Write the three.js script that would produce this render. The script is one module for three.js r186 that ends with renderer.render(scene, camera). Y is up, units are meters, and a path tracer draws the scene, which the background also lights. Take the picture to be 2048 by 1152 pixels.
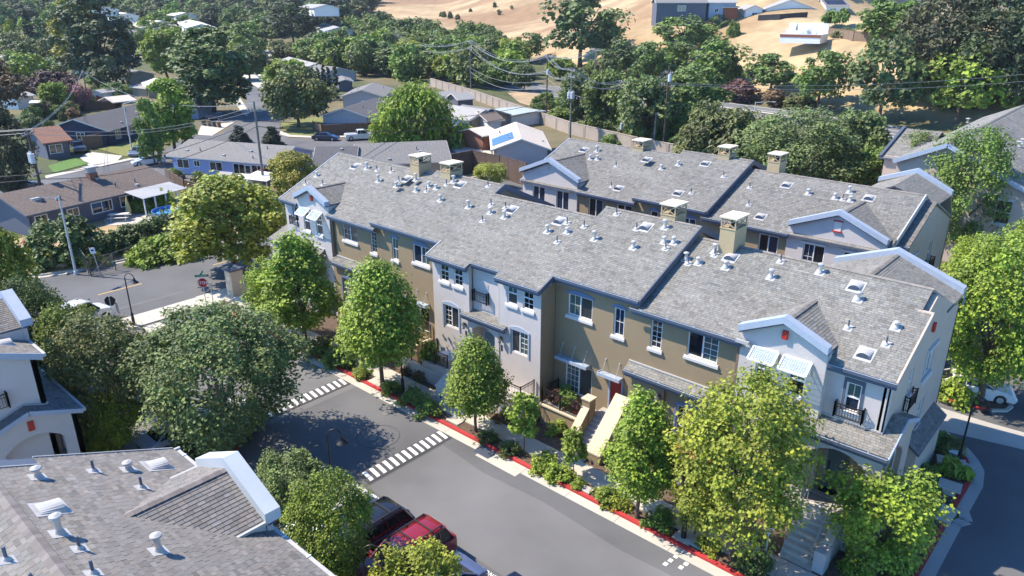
import * as THREE from 'three';
import { mergeGeometries } from 'three/addons/utils/BufferGeometryUtils.js';
import { FontLoader } from 'three/addons/loaders/FontLoader.js';
import { Sky } from 'three/addons/objects/Sky.js';

// ---------- camera, sky, sun, exposure ----------
const scene = new THREE.Scene();
const camera = new THREE.PerspectiveCamera(42.34, 16 / 9, 0.5, 6000);
camera.rotation.order = 'YXZ';
camera.position.set(0, 24, 0);
camera.rotation.set(THREE.MathUtils.degToRad(-21.17), THREE.MathUtils.degToRad(42.0), 0);
camera.updateMatrixWorld(true);
const SUN = new THREE.Vector3(-0.74, 1, 0.40).normalize();
const sky = new Sky();
sky.name = 'sky';
sky.scale.setScalar(5000);
sky.userData = { kind: 'structure', label: 'clear blue summer sky above the valley' };
Object.assign(sky.material.uniforms.turbidity, { value: 2.5 });
sky.material.uniforms.rayleigh.value = 0.8;
sky.material.uniforms.mieCoefficient.value = 0.004;
sky.material.uniforms.sunPosition.value.copy(SUN);
if (sky.material.uniforms.cloudCoverage) sky.material.uniforms.cloudCoverage.value = 0;
scene.add(sky);
scene.environmentIntensity = 0.30;
const sun = new THREE.DirectionalLight(0xffefd8, 4.8);
sun.name = 'sun';
sun.position.copy(SUN).multiplyScalar(300).add(new THREE.Vector3(-60, 0, -60));
sun.target.position.set(-60, 0, -60);
sun.castShadow = true;
sun.shadow.mapSize.set(4096, 4096);
Object.assign(sun.shadow.camera, { left: -220, right: 220, top: 220, bottom: -220, near: 1, far: 900 });
scene.add(sun, sun.target);
scene.fog = new THREE.FogExp2(new THREE.Color(0.80, 0.87, 0.95), 0.00010);
const renderer = new THREE.WebGLRenderer({ antialias: true });
renderer.toneMapping = THREE.LinearToneMapping;
renderer.toneMappingExposure = 1.75;
renderer.shadowMap.enabled = true;
// ---------- helpers ----------
const V3 = (x, y, z) => new THREE.Vector3(x, y, z);
function RNG(seed) { let a = seed >>> 0; return () => { a = (a + 0x6D2B79F5) >>> 0; let t = a; t = Math.imul(t ^ (t >>> 15), t | 1); t ^= t + Math.imul(t ^ (t >>> 7), t | 61); return ((t ^ (t >>> 14)) >>> 0) / 4294967296; }; }
const rnd = RNG(12345);
const rr = (a, b, r = rnd) => a + (b - a) * r();
const clamp = (x, a, b) => Math.min(b, Math.max(a, x));
const sstep = (a, b, x) => { const t = clamp((x - a) / (b - a), 0, 1); return t * t * (3 - 2 * t); };
const lerp = (a, b, t) => a + (b - a) * t;
function hash2(i, j) { let h = Math.imul(i, 374761393) + Math.imul(j, 668265263); h = Math.imul(h ^ (h >>> 13), 1274126177); return ((h ^ (h >>> 16)) >>> 0) / 4294967296; }
function noise2(x, y) { const i = Math.floor(x), j = Math.floor(y), f = x - i, g = y - j, u = f * f * (3 - 2 * f), v = g * g * (3 - 2 * g); return lerp(lerp(hash2(i, j), hash2(i + 1, j), u), lerp(hash2(i, j + 1), hash2(i + 1, j + 1), u), v); }
function fbm(x, y, o = 4) { let s = 0, a = 0.5, t = 0; for (let k = 0; k < o; k++) { s += a * noise2(x, y); t += a; a *= 0.5; x = x * 2.03 + 17.1; y = y * 2.03 + 9.7; } return s / t; }

// a point of the place from a direction of view: world ray of the survey photo (2048 x 1152) met with a real surface
const FPX = 1487.4, CF = V3(0, 0, -1).applyQuaternion(camera.quaternion), CR = V3(1, 0, 0).applyQuaternion(camera.quaternion), CU = V3(0, 1, 0).applyQuaternion(camera.quaternion), CC = camera.position.clone();
const rayDir = (px, py) => CF.clone().addScaledVector(CR, (px - 1024) / FPX).addScaledVector(CU, -(py - 576) / FPX);
const onAxis = (px, py, ax, v) => { const d = rayDir(px, py); return CC.clone().addScaledVector(d, (v - CC[ax]) / d[ax]); };
const onY = (px, py, y = 0) => onAxis(px, py, 'y', y), onZ = (px, py, z) => onAxis(px, py, 'z', z), onX = (px, py, x) => onAxis(px, py, 'x', x);
const onSlope = (px, py, P) => { const d = rayDir(px, py), t = (P.y0 + P.s * P.z0 - CC.y - P.s * CC.z) / (d.y + P.s * d.z); return CC.clone().addScaledVector(d, t); };   // roof plane y = y0 + s (z0 - z)
// ---------- terrain ----------
const VF = V3(-0.66913, 0, -0.74314);
// the dry hill across the arterial: distance behind its foot line
function hillD(x, z) { const ax = -60, az = -174, dx = 0.97, dz = 0.24, nx = 0.24, nz = -0.97; const d0 = (x - ax) * nx + (z - az) * nz; const along = (x - ax) * dx + (z - az) * dz; const bend = along < -20 ? (-20 - along) * 0.20 : 0; return [d0 - bend, along]; }
function terrain(x, z) {
  const s = x * VF.x + z * VF.z, q = x * 0.74314 - z * 0.66913;
  let h = 0;
  const left = sstep(60, -60, q - (s - 200) * 0.0);
  h += left * (sstep(250, 560, s) * 12 + sstep(480, 900, s) * 30 + sstep(800, 1500, s) * 90) + (1 - left) * sstep(400, 700, s) * 75;
  const [d, al] = hillD(x, z);
  if (d > 0) {
    const h1 = 14.4 * clamp(d / 36, 0, 1) + 4.0 * sstep(38, 50, d);                    // near hill with the houses on top
    const h2 = clamp(d / 2.3, 0, 400) * 0.92 + 2.4 * sstep(0, 30, d) * fbm(x * 0.03, z * 0.03, 3);     // the big grass hill
    const w2 = sstep(-48, -84, al), fall = sstep(-330, -130, al);
    h += lerp(h1, Math.min(h2, 95) * fall, w2);
  }
  return h;
}
function onGround(px, py, dy = 0) { const d = rayDir(px, py); let t = 20; for (; t < 2500; t += 1.0 + t * 0.002) { const p = CC.clone().addScaledVector(d, t); if (p.y < terrain(p.x, p.z) + dy) { let a = t - 2 - t * 0.002, b = t; for (let k = 0; k < 24; k++) { const m = (a + b) / 2, qq = CC.clone().addScaledVector(d, m); if (qq.y < terrain(qq.x, qq.z) + dy) b = m; else a = m; } return CC.clone().addScaledVector(d, (a + b) / 2); } } return CC.clone().addScaledVector(d, t); }
const heightAt = (base, px, py) => { const d = rayDir(px, py), hd = Math.hypot(d.x, d.z), D = Math.hypot(base.x - CC.x, base.z - CC.z); return CC.y + d.y / hd * D; };
const mPerPx = (p) => p.clone().sub(CC).dot(CF) / FPX;

// ---------- objects ----------
const used = new Map();
function numbered(n) { const k = used.get(n) ?? 0; used.set(n, k + 1); return k ? n + '_' + String(k).padStart(3, '0') : n; }
function tag(o, label, category, group, kind) { Object.assign(o.userData, { label }); if (category) o.userData.category = category; if (group) o.userData.group = group; if (kind) o.userData.kind = kind; return o; }
function thing(name, label, category, [x, y, z] = [0, 0, 0], turn = 0, group) { const o = new THREE.Group(); o.name = numbered(name); o.position.set(x, y, z); o.rotation.y = turn; scene.add(o); return tag(o, label, category, group); }
function shade(m) { m.castShadow = true; m.receiveShadow = true; return m; }
// a mesh whose geometry is given in WORLD metres, hung under a thing that only has a position
function part(name, geo, mat, parent) {
  if (geo.build) geo = geo.build();
  let p = parent; const off = V3(0, 0, 0); while (p) { off.add(p.position); p = p.parent === scene ? null : p.parent; }
  geo.translate(-off.x, -off.y, -off.z);
  const m = shade(new THREE.Mesh(geo, mat)); m.name = name; parent.add(m); return m;
}
// a mesh whose geometry is given in its parent's own frame
function local(name, geo, mat, parent) { if (geo.build) geo = geo.build(); const m = shade(new THREE.Mesh(geo, mat)); m.name = name; parent.add(m); return m; }
// a thing that is one mesh, in world metres
function solo(name, geo, mat, label, category, group, kind) { if (geo.build) geo = geo.build(); const m = shade(new THREE.Mesh(geo, mat)); m.name = numbered(name); geo.computeBoundingBox(); const b = geo.boundingBox, c = V3((b.min.x + b.max.x) / 2, b.min.y, (b.min.z + b.max.z) / 2); if (kind !== 'structure') { geo.translate(-c.x, -c.y, -c.z); m.position.copy(c); } scene.add(m); return tag(m, label, category, group, kind); }
function structure(name, geo, mat, label) { if (geo.build) geo = geo.build(); const m = shade(new THREE.Mesh(geo, mat)); m.name = numbered(name); scene.add(m); m.userData = { kind: 'structure', label }; return m; }
function copy(src, label, pos, turn, scale) { const c = src.clone(); c.name = numbered(src.name.replace(/_\d\d\d$/, '')); c.userData = { ...src.userData, label: label ?? src.userData.label }; if (pos) c.position.set(...pos); if (turn !== undefined) c.rotation.y = turn; if (scale) c.scale.set(...scale); scene.add(c); return c; }

// ---------- geometry collector: flat faces, uv in metres ----------
class GB {
  constructor(M) { this.p = []; this.n = []; this.u = []; this.c = null; this.M = M; this.col = null; }
  at(M) { this.M = M; return this; }
  color(r, g, b) { if (!this.c) { this.c = []; for (let i = 0; i < this.p.length / 3; i++) this.c.push(1, 1, 1); } this.col = [r, g, b]; return this; }
  tri(a, b, c) {
    const e1x = b[0] - a[0], e1y = b[1] - a[1], e1z = b[2] - a[2], e2x = c[0] - a[0], e2y = c[1] - a[1], e2z = c[2] - a[2];
    let nx = e1y * e2z - e1z * e2y, ny = e1z * e2x - e1x * e2z, nz = e1x * e2y - e1y * e2x; const l = Math.hypot(nx, ny, nz); if (l < 1e-12) return this; nx /= l; ny /= l; nz /= l;
    const ax = Math.abs(nx), ay = Math.abs(ny), az = Math.abs(nz);
    for (const v of [a, b, c]) { let x = v[0], y = v[1], z = v[2]; if (ay >= ax && ay >= az) this.u.push(x, z); else if (ax >= az) this.u.push(z, y); else this.u.push(x, y); if (this.M) { const w = V3(x, y, z).applyMatrix4(this.M); x = w.x; y = w.y; z = w.z; } this.p.push(x, y, z); if (this.c) this.c.push(...this.col); }
    if (this.M) { const w = V3(nx, ny, nz).transformDirection(this.M); nx = w.x; ny = w.y; nz = w.z; }
    this.n.push(nx, ny, nz, nx, ny, nz, nx, ny, nz); return this;
  }
  quad(a, b, c, d) { return this.tri(a, b, c).tri(a, c, d); }
  poly(P) { for (let i = 1; i < P.length - 1; i++) this.tri(P[0], P[i], P[i + 1]); return this; }
  box(x0, y0, z0, x1, y1, z1) {
    if (x0 > x1) [x0, x1] = [x1, x0]; if (y0 > y1) [y0, y1] = [y1, y0]; if (z0 > z1) [z0, z1] = [z1, z0];
    return this.quad([x0, y0, z1], [x1, y0, z1], [x1, y1, z1], [x0, y1, z1]).quad([x1, y0, z0], [x0, y0, z0], [x0, y1, z0], [x1, y1, z0]).quad([x1, y0, z1], [x1, y0, z0], [x1, y1, z0], [x1, y1, z1]).quad([x0, y0, z0], [x0, y0, z1], [x0, y1, z1], [x0, y1, z0]).quad([x0, y1, z1], [x1, y1, z1], [x1, y1, z0], [x0, y1, z0]).quad([x0, y0, z0], [x1, y0, z0], [x1, y0, z1], [x0, y0, z1]);
  }
  // solid between polygon P (planar, counter-clockwise seen from outside) and the same polygon moved by vector d (inwards)
  slab(P, d) { const Q = P.map((p) => [p[0] + d[0], p[1] + d[1], p[2] + d[2]]); this.poly(P); this.poly(Q.slice().reverse()); for (let i = 0; i < P.length; i++) { const j = (i + 1) % P.length; this.quad(P[i], Q[i], Q[j], P[j]); } return this; }
  // beam between two points, w wide and h tall (up as given)
  beam(a, b, w, h, up = [0, 1, 0]) {
    const A = V3(...a), B = V3(...b), t = B.clone().sub(A).normalize(); let U = V3(...up); if (Math.abs(t.dot(U)) > 0.98) U = V3(1, 0, 0); const S = t.clone().cross(U).normalize(), T = S.clone().cross(t).normalize();
    const c = (P, s, k) => P.clone().addScaledVector(S, s * w / 2).addScaledVector(T, k * h / 2).toArray();
    const a0 = c(A, -1, -1), a1 = c(A, 1, -1), a2 = c(A, 1, 1), a3 = c(A, -1, 1), b0 = c(B, -1, -1), b1 = c(B, 1, -1), b2 = c(B, 1, 1), b3 = c(B, -1, 1);
    return this.quad(a0, a3, a2, a1).quad(b0, b1, b2, b3).quad(a3, b3, b2, a2).quad(a0, a1, b1, b0).quad(a1, a2, b2, b1).quad(a0, b0, b3, a3);
  }
  cyl(a, b, r0, r1, n = 8, caps = true) {
    const A = V3(...a), B = V3(...b), t = B.clone().sub(A).normalize(), U = Math.abs(t.y) > 0.9 ? V3(1, 0, 0) : V3(0, 1, 0), S = t.clone().cross(U).normalize(), T = t.clone().cross(S).normalize();
    const c = (P, r, k) => { const w = k / n * Math.PI * 2; return P.clone().addScaledVector(S, r * Math.cos(w)).addScaledVector(T, r * Math.sin(w)).toArray(); };
    for (let k = 0; k < n; k++) { const p = c(A, r0, k), q = c(A, r0, k + 1), s = c(B, r1, k + 1), u = c(B, r1, k); if (r0 > 0) this.tri(p, q, s); if (r1 > 0) this.tri(p, s, u); if (caps) { this.tri(A.toArray(), q, p); this.tri(B.toArray(), u, s); } }
    return this;
  }
  add(geo, M) { const g = geo.index ? geo.toNonIndexed() : geo, P = g.attributes.position, I = M ?? new THREE.Matrix4(); for (let i = 0; i < P.count; i += 3) { const t = [0, 1, 2].map((k) => V3().fromBufferAttribute(P, i + k).applyMatrix4(I).toArray()); this.tri(...t); } return this; }
  get empty() { return !this.p.length; }
  build() { const g = new THREE.BufferGeometry(); g.setAttribute('position', new THREE.Float32BufferAttribute(this.p, 3)); g.setAttribute('normal', new THREE.Float32BufferAttribute(this.n, 3)); g.setAttribute('uv', new THREE.Float32BufferAttribute(this.u, 2)); if (this.c) g.setAttribute('color', new THREE.Float32BufferAttribute(this.c, 3)); return g; }
}
const gb = () => new GB();

// ---------- procedural textures ----------
function tex(n, fn, rep, srgb = false) {
  const d = new Uint8Array(n * n * 4); for (let j = 0; j < n; j++) for (let i = 0; i < n; i++) { const c = fn(i / n, j / n, i, j); const k = (j * n + i) * 4; for (let q = 0; q < 3; q++) d[k + q] = clamp(Math.round((typeof c === 'number' ? c : c[q]) * 255), 0, 255); d[k + 3] = 255; }
  const t = new THREE.DataTexture(d, n, n); t.wrapS = t.wrapT = THREE.RepeatWrapping; t.magFilter = THREE.LinearFilter; t.minFilter = THREE.LinearMipmapLinearFilter; t.generateMipmaps = true; if (srgb) t.colorSpace = THREE.SRGBColorSpace; t.repeat.set(rep, rep); t.needsUpdate = true; return t;
}
// noise that closes on itself
function tnoise(u, v, f, seed = 0) { const i = Math.floor(u * f), j = Math.floor(v * f), a = u * f - i, b = v * f - j, s = a * a * (3 - 2 * a), t = b * b * (3 - 2 * b), h = (x, y) => hash2(((x % f) + f) % f + seed * 131, ((y % f) + f) % f + seed * 71); return lerp(lerp(h(i, j), h(i + 1, j), s), lerp(h(i, j + 1), h(i + 1, j + 1), s), t); }
const tfbm = (u, v, f, o, s = 0) => { let r = 0, a = 0.5, t = 0; for (let k = 0; k < o; k++) { r += a * tnoise(u, v, f, s + k); t += a; a *= 0.55; f *= 2; } return r / t; };
const L2S = (x) => x <= 0.0031308 ? x * 12.92 : 1.055 * x ** (1 / 2.4) - 0.055;
// a colour map around a base (linear) with amount of variation; repeats every `m` metres
const mottle = (m, amt, f = 8, oct = 5, seed = 0, n = 256) => tex(n, (u, v) => { const k = 1 + (tfbm(u, v, f, oct, seed) - 0.5) * 2 * amt; return L2S(clamp(k * 0.72, 0, 1)); }, 1 / m, true);
const bumpT = (m, f, oct, seed = 0, n = 256) => tex(n, (u, v) => tfbm(u, v, f, oct, seed), 1 / m);
const T = { fine: mottle(3.1, 0.10, 24, 4, 1), coarse: mottle(11, 0.20, 6, 6, 2), rough: bumpT(2.3, 48, 4, 3), asphalt: mottle(23, 0.42, 4, 9, 4, 512), grain: bumpT(1.3, 64, 3, 5), stucco: mottle(7, 0.07, 10, 5, 6), mulch: mottle(2.7, 0.55, 30, 4, 7), conc: mottle(9, 0.14, 8, 6, 8), grass: mottle(5, 0.35, 16, 5, 9), dry: mottle(31, 0.30, 7, 8, 10, 512) };
const K = 1 / 0.72;   // the maps average 0.72
function mat(r, g, b, o = {}) { const { map, bump, bs = 0.01, ...rest } = o; const m = new THREE.MeshStandardMaterial({ roughness: 0.85, metalness: 0, ...rest }); m.color.setRGB(map ? r * K : r, map ? g * K : g, map ? b * K : b); if (map) m.map = map; if (bump) { m.bumpMap = bump; m.bumpScale = bs; } return m; }
const M = {
  tan: mat(0.295, 0.225, 0.135, { map: T.stucco, bump: T.rough, bs: 0.006, roughness: 0.95 }),
  gray: mat(0.54, 0.50, 0.475, { map: T.stucco, bump: T.rough, bs: 0.006, roughness: 0.95 }),
  peach: mat(0.52, 0.43, 0.35, { map: T.stucco, bump: T.rough, bs: 0.006, roughness: 0.95 }),
  cap: mat(0.60, 0.50, 0.36, { map: T.stucco, roughness: 0.95 }),
  white: mat(0.78, 0.78, 0.77, { roughness: 0.5 }), offwhite: mat(0.66, 0.62, 0.55, { map: T.fine, roughness: 0.7 }),
  slate: mat(0.085, 0.105, 0.145, { roughness: 0.6 }), trim: mat(0.36, 0.42, 0.50, { map: T.fine, roughness: 0.6 }), blue: mat(0.13, 0.19, 0.31, { roughness: 0.6 }), sill: mat(0.62, 0.60, 0.58, { roughness: 0.7 }),
  dark: mat(0.02, 0.02, 0.022, { roughness: 0.6 }), iron: mat(0.022, 0.020, 0.020, { roughness: 0.5, metalness: 0.2 }), metal: mat(0.55, 0.55, 0.55, { roughness: 0.45, metalness: 0.7 }), galv: mat(0.62, 0.63, 0.64, { map: T.fine, roughness: 0.55, metalness: 0.25 }), pale: mat(0.42, 0.42, 0.41, { map: T.fine, roughness: 0.6 }),
  red: mat(0.42, 0.028, 0.018, { roughness: 0.5 }), redCurb: mat(0.45, 0.035, 0.035, { map: T.coarse, roughness: 0.7 }), teal: mat(0.12, 0.19, 0.22, { roughness: 0.55 }), chim: mat(0.44, 0.335, 0.195, { map: T.stucco, roughness: 0.95 }), chimTop: mat(0.66, 0.58, 0.44, { map: T.fine, roughness: 0.8 }),
  roofBase: mat(0.07, 0.066, 0.06, { roughness: 1 }), shingle: new THREE.MeshStandardMaterial({ vertexColors: true, roughness: 0.95, map: T.fine }),
  asphalt: mat(0.118, 0.120, 0.124, { map: T.asphalt, bump: T.grain, bs: 0.004, roughness: 0.92 }), asphalt2: mat(0.155, 0.155, 0.155, { map: T.asphalt, bump: T.grain, bs: 0.004, roughness: 0.92 }), patch: mat(0.085, 0.085, 0.088, { map: T.asphalt, roughness: 0.9 }), conc: mat(0.50, 0.465, 0.40, { map: T.conc, bump: T.grain, bs: 0.003, roughness: 0.9 }), conc2: mat(0.40, 0.385, 0.355, { map: T.conc, roughness: 0.9 }),
  mulch: mat(0.125, 0.085, 0.06, { map: T.mulch, bump: T.rough, bs: 0.05, roughness: 1 }), paint: mat(0.72, 0.72, 0.70, { map: T.coarse, roughness: 0.7 }), yellow: mat(0.62, 0.42, 0.14, { map: T.coarse, roughness: 0.7 }), lawn: mat(0.10, 0.19, 0.035, { map: T.grass, bump: T.rough, bs: 0.04, roughness: 1 }), dryLawn: mat(0.19, 0.20, 0.055, { map: T.grass, bump: T.rough, bs: 0.04, roughness: 1 }), dirt: mat(0.40, 0.29, 0.15, { map: T.mulch, bump: T.rough, bs: 0.04, roughness: 1 }),
  wood: mat(0.13, 0.085, 0.06, { map: T.fine, roughness: 0.95 }), wood2: mat(0.22, 0.15, 0.10, { map: T.fine, roughness: 0.95 }), redwood: mat(0.24, 0.085, 0.05, { map: T.fine, roughness: 0.95 }), pole: mat(0.085, 0.06, 0.045, { map: T.fine, roughness: 0.95 }), poleGray: mat(0.19, 0.18, 0.165, { map: T.fine, roughness: 0.95 }), bark: mat(0.12, 0.085, 0.06, { map: T.mulch, bump: T.rough, bs: 0.03, roughness: 1 }), barkPale: mat(0.27, 0.22, 0.17, { map: T.mulch, bump: T.rough, bs: 0.02, roughness: 1 }),
  block: mat(0.38, 0.32, 0.26, { map: T.coarse, bump: T.rough, bs: 0.02, roughness: 0.95 }), rubber: mat(0.018, 0.018, 0.018, { roughness: 0.8 }), chrome: mat(0.6, 0.6, 0.62, { roughness: 0.2, metalness: 0.95 }), brick: mat(0.30, 0.13, 0.085, { map: T.coarse, roughness: 0.95 }), wire: mat(0.30, 0.31, 0.32, { roughness: 0.5, metalness: 0.3 }), wireDark: mat(0.025, 0.025, 0.03, { roughness: 0.6 }), terracotta: mat(0.42, 0.14, 0.07, { roughness: 0.9 }), solar: mat(0.045, 0.065, 0.13, { roughness: 0.15, metalness: 0.3 }), blackGlass: mat(0.012, 0.014, 0.017, { roughness: 0.04 }),
};
const glass = (r, g, b, rough = 0.05) => { const m = new THREE.MeshPhysicalMaterial({ roughness: rough, metalness: 0, clearcoat: 1, clearcoatRoughness: 0.03 }); m.color.setRGB(r, g, b); return m; };
const G = { dark: glass(0.012, 0.015, 0.02), blue: glass(0.02, 0.032, 0.06), teal: glass(0.075, 0.115, 0.11), blind: glass(0.16, 0.20, 0.19), screen: glass(0.035, 0.04, 0.045, 0.4) };
const clearGlass = new THREE.MeshPhysicalMaterial({ color: 0xeaf6f6, roughness: 0.12, transmission: 0.75, thickness: 0 });
// ---------- building kit ----------
function clipConvex(P, C) { // polygon P clipped by convex counter-clockwise polygon C (2D)
  let out = P; for (let i = 0; i < C.length && out.length; i++) { const a = C[i], b = C[(i + 1) % C.length], ins = (p) => (b[0] - a[0]) * (p[1] - a[1]) - (b[1] - a[1]) * (p[0] - a[0]) >= -1e-9, nx = []; for (let k = 0; k < out.length; k++) { const p = out[k], q = out[(k + 1) % out.length], ip = ins(p), iq = ins(q); if (ip) nx.push(p); if (ip !== iq) { const d1 = (b[0] - a[0]) * (p[1] - a[1]) - (b[1] - a[1]) * (p[0] - a[0]), d2 = (b[0] - a[0]) * (q[1] - a[1]) - (b[1] - a[1]) * (q[0] - a[0]), t = d1 / (d1 - d2); nx.push([lerp(p[0], q[0], t), lerp(p[1], q[1], t)]); } } out = nx; } return out;
}
function planeFrame(P) { const A = V3(...P[0]), n = V3(...P[1]).sub(A).cross(V3(...P[2]).sub(A)).normalize(); if (n.y < 0) { P = P.slice().reverse(); n.negate(); } const b = V3(0, 1, 0).addScaledVector(n, -n.y).normalize(), a = b.clone().cross(n).normalize(); const O = n.clone().multiplyScalar(n.dot(V3(...P[0]))); const to2 = (p) => { const d = V3(...p); return [d.dot(a), d.dot(b)]; }; const to3 = (x, y, l) => O.clone().addScaledVector(a, x).addScaledVector(b, y).addScaledVector(n, l).toArray(); return { P, n, a, b, to2, to3, C: P.map(to2) }; }
const TONE = { a: [0.218, 0.212, 0.190], b: [0.205, 0.200, 0.182], d: [0.198, 0.186, 0.170] };
// shingles laid course by course on the plane polygon P; returns a GB with vertex colours. take(centre) may claim a tab
function shingleGB(g, P0, tone, { e = 0.145, w = 0.25, seed = 1, take } = {}) {
  const F = planeFrame(P0), r = RNG(seed * 7919 + 13); g.color(0.05, 0.047, 0.043); g.poly(F.P);
  const xs = F.C.map((p) => p[0]), ys = F.C.map((p) => p[1]), x0 = Math.min(...xs), x1 = Math.max(...xs), y0 = Math.floor(Math.min(...ys) / e) * e, y1 = Math.max(...ys);
  for (let j = 0; y0 + j * e < y1; j++) { const b0 = y0 + j * e, b1 = Math.min(b0 + e + 0.004, y1); let x = x0 - r() * w; const ct = 0.94 + 0.12 * r();
    while (x < x1) { const ww = w * (0.8 + 0.45 * r()), k0 = r(); const R = clipConvex([[x, b0], [x + ww - 0.012, b0], [x + ww - 0.012, b1], [x, b1]], F.C);
      if (R.length > 2) { const m = F.to3(x + ww / 2, b0, 0); const big = fbm(m[0] * 0.5 + m[1], m[2] * 0.5, 3); const k = K * ct * (0.74 + 0.20 * k0 + 0.30 * big + (k0 > 0.88 ? 0.10 : 0) - (k0 < 0.14 ? 0.14 : 0)); const warm = 1 + (r() - 0.5) * 0.07;
        const c = [tone[0] * k * warm, tone[1] * k, tone[2] * k / warm];
        if (take && R.length === 4 && take(F, x, b0, ww - 0.012, e, c)) { x += ww; continue; }
        g.color(...c); const lift = (p) => 0.020 - 0.016 * (p[1] - b0) / e; const q = R.map((p) => F.to3(p[0], p[1], lift(p))); g.poly(q);
        const lo = R.filter((p) => p[1] < b0 + 1e-4).sort((p, s) => p[0] - s[0]); if (lo.length >= 2) { const p = lo[0], s = lo[lo.length - 1]; g.quad(F.to3(p[0], p[1], 0), F.to3(s[0], s[1], 0), F.to3(s[0], s[1], lift(s)), F.to3(p[0], p[1], lift(p))); } }
      x += ww; } }
  return g;
}
function ridgeCap(g, a, b, tone, w = 0.15, seed = 3, drop = 0.06) { const A = V3(...a), B = V3(...b), L = A.distanceTo(B), t = B.clone().sub(A).normalize(), s = V3(t.z, 0, -t.x).normalize(), r = RNG(seed); const n = Math.max(1, Math.round(L / 0.2)); for (let i = 0; i < n; i++) { const p = A.clone().addScaledVector(t, i * L / n), q = A.clone().addScaledVector(t, (i + 1) * L / n + 0.03), k = K * (0.8 + 0.4 * r()); g.color(tone[0] * k * 1.05, tone[1] * k, tone[2] * k); const u0 = V3(0, 0.045, 0), u1 = V3(0, 0.025, 0), d = V3(0, -drop, 0); const P = (o, u, sd) => o.clone().add(u).addScaledVector(s, sd * w).add(sd ? d : V3()).toArray(); for (const sd of [-1, 1]) { const v = [P(p, u0, 0), P(q, u1, 0), P(q, u1, sd), P(p, u0, sd)]; sd > 0 ? g.poly(v) : g.poly(v.slice().reverse()); } g.tri(P(p, u0, -1), P(p, u0, 1), P(p, u0, 0)); } }
// one roof plane of a building: slab with its shingles
function roofPlane(parent, P, o = {}) { const F = planeFrame(P), th = o.th ?? 0.14; const r = part('roof', gb().slab(F.P.map((p) => [p[0], p[1] - 0.006, p[2]]), [0, -th, 0]), o.under ?? M.slate, parent); if (o.plain) { r.material = o.plain; return r; } const g = gb(); shingleGB(g, P, o.tone ?? TONE.a, o); for (const c of o.ridges ?? []) ridgeCap(g, c[0], c[1], o.tone ?? TONE.a); const s = part('shingles', g, M.shingle, r); s.userData.kind = 'stuff'; return r; }
const FZ = (z) => new THREE.Matrix4().makeTranslation(0, 0, z), FXp = (x) => new THREE.Matrix4().makeTranslation(x, 0, 0).multiply(new THREE.Matrix4().makeRotationY(Math.PI / 2)), FXm = (x) => new THREE.Matrix4().makeTranslation(x, 0, 0).multiply(new THREE.Matrix4().makeRotationY(-Math.PI / 2)), FZm = (z) => new THREE.Matrix4().makeTranslation(0, 0, z).multiply(new THREE.Matrix4().makeRotationY(Math.PI));
const rectPath = (u0, y0, u1, y1) => [[u0, y0], [u1, y0], [u1, y1], [u0, y1]];
function archPath(u0, y0, u1, ys, yp, n = 12) { const P = [[u0, y0], [u1, y0]]; for (let i = 0; i <= n; i++) { const t = i / n, u = lerp(u1, u0, t), k = Math.sin(Math.PI * t); P.push([u, ys + (yp - ys) * Math.pow(k, 0.75)]); } return P; }
function wall(parent, Mx, outline, holes, m, th = 0.25, name = 'wall') {
  const sh = new THREE.Shape(outline.map((p) => new THREE.Vector2(...p))); for (const h of holes) sh.holes.push(new THREE.Path(h.map((p) => new THREE.Vector2(...p))));
  const g = new THREE.ExtrudeGeometry(sh, { depth: th, bevelEnabled: false }); g.translate(0, 0, -th); g.applyMatrix4(Mx); return part(name, g, m, parent);
}
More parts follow.
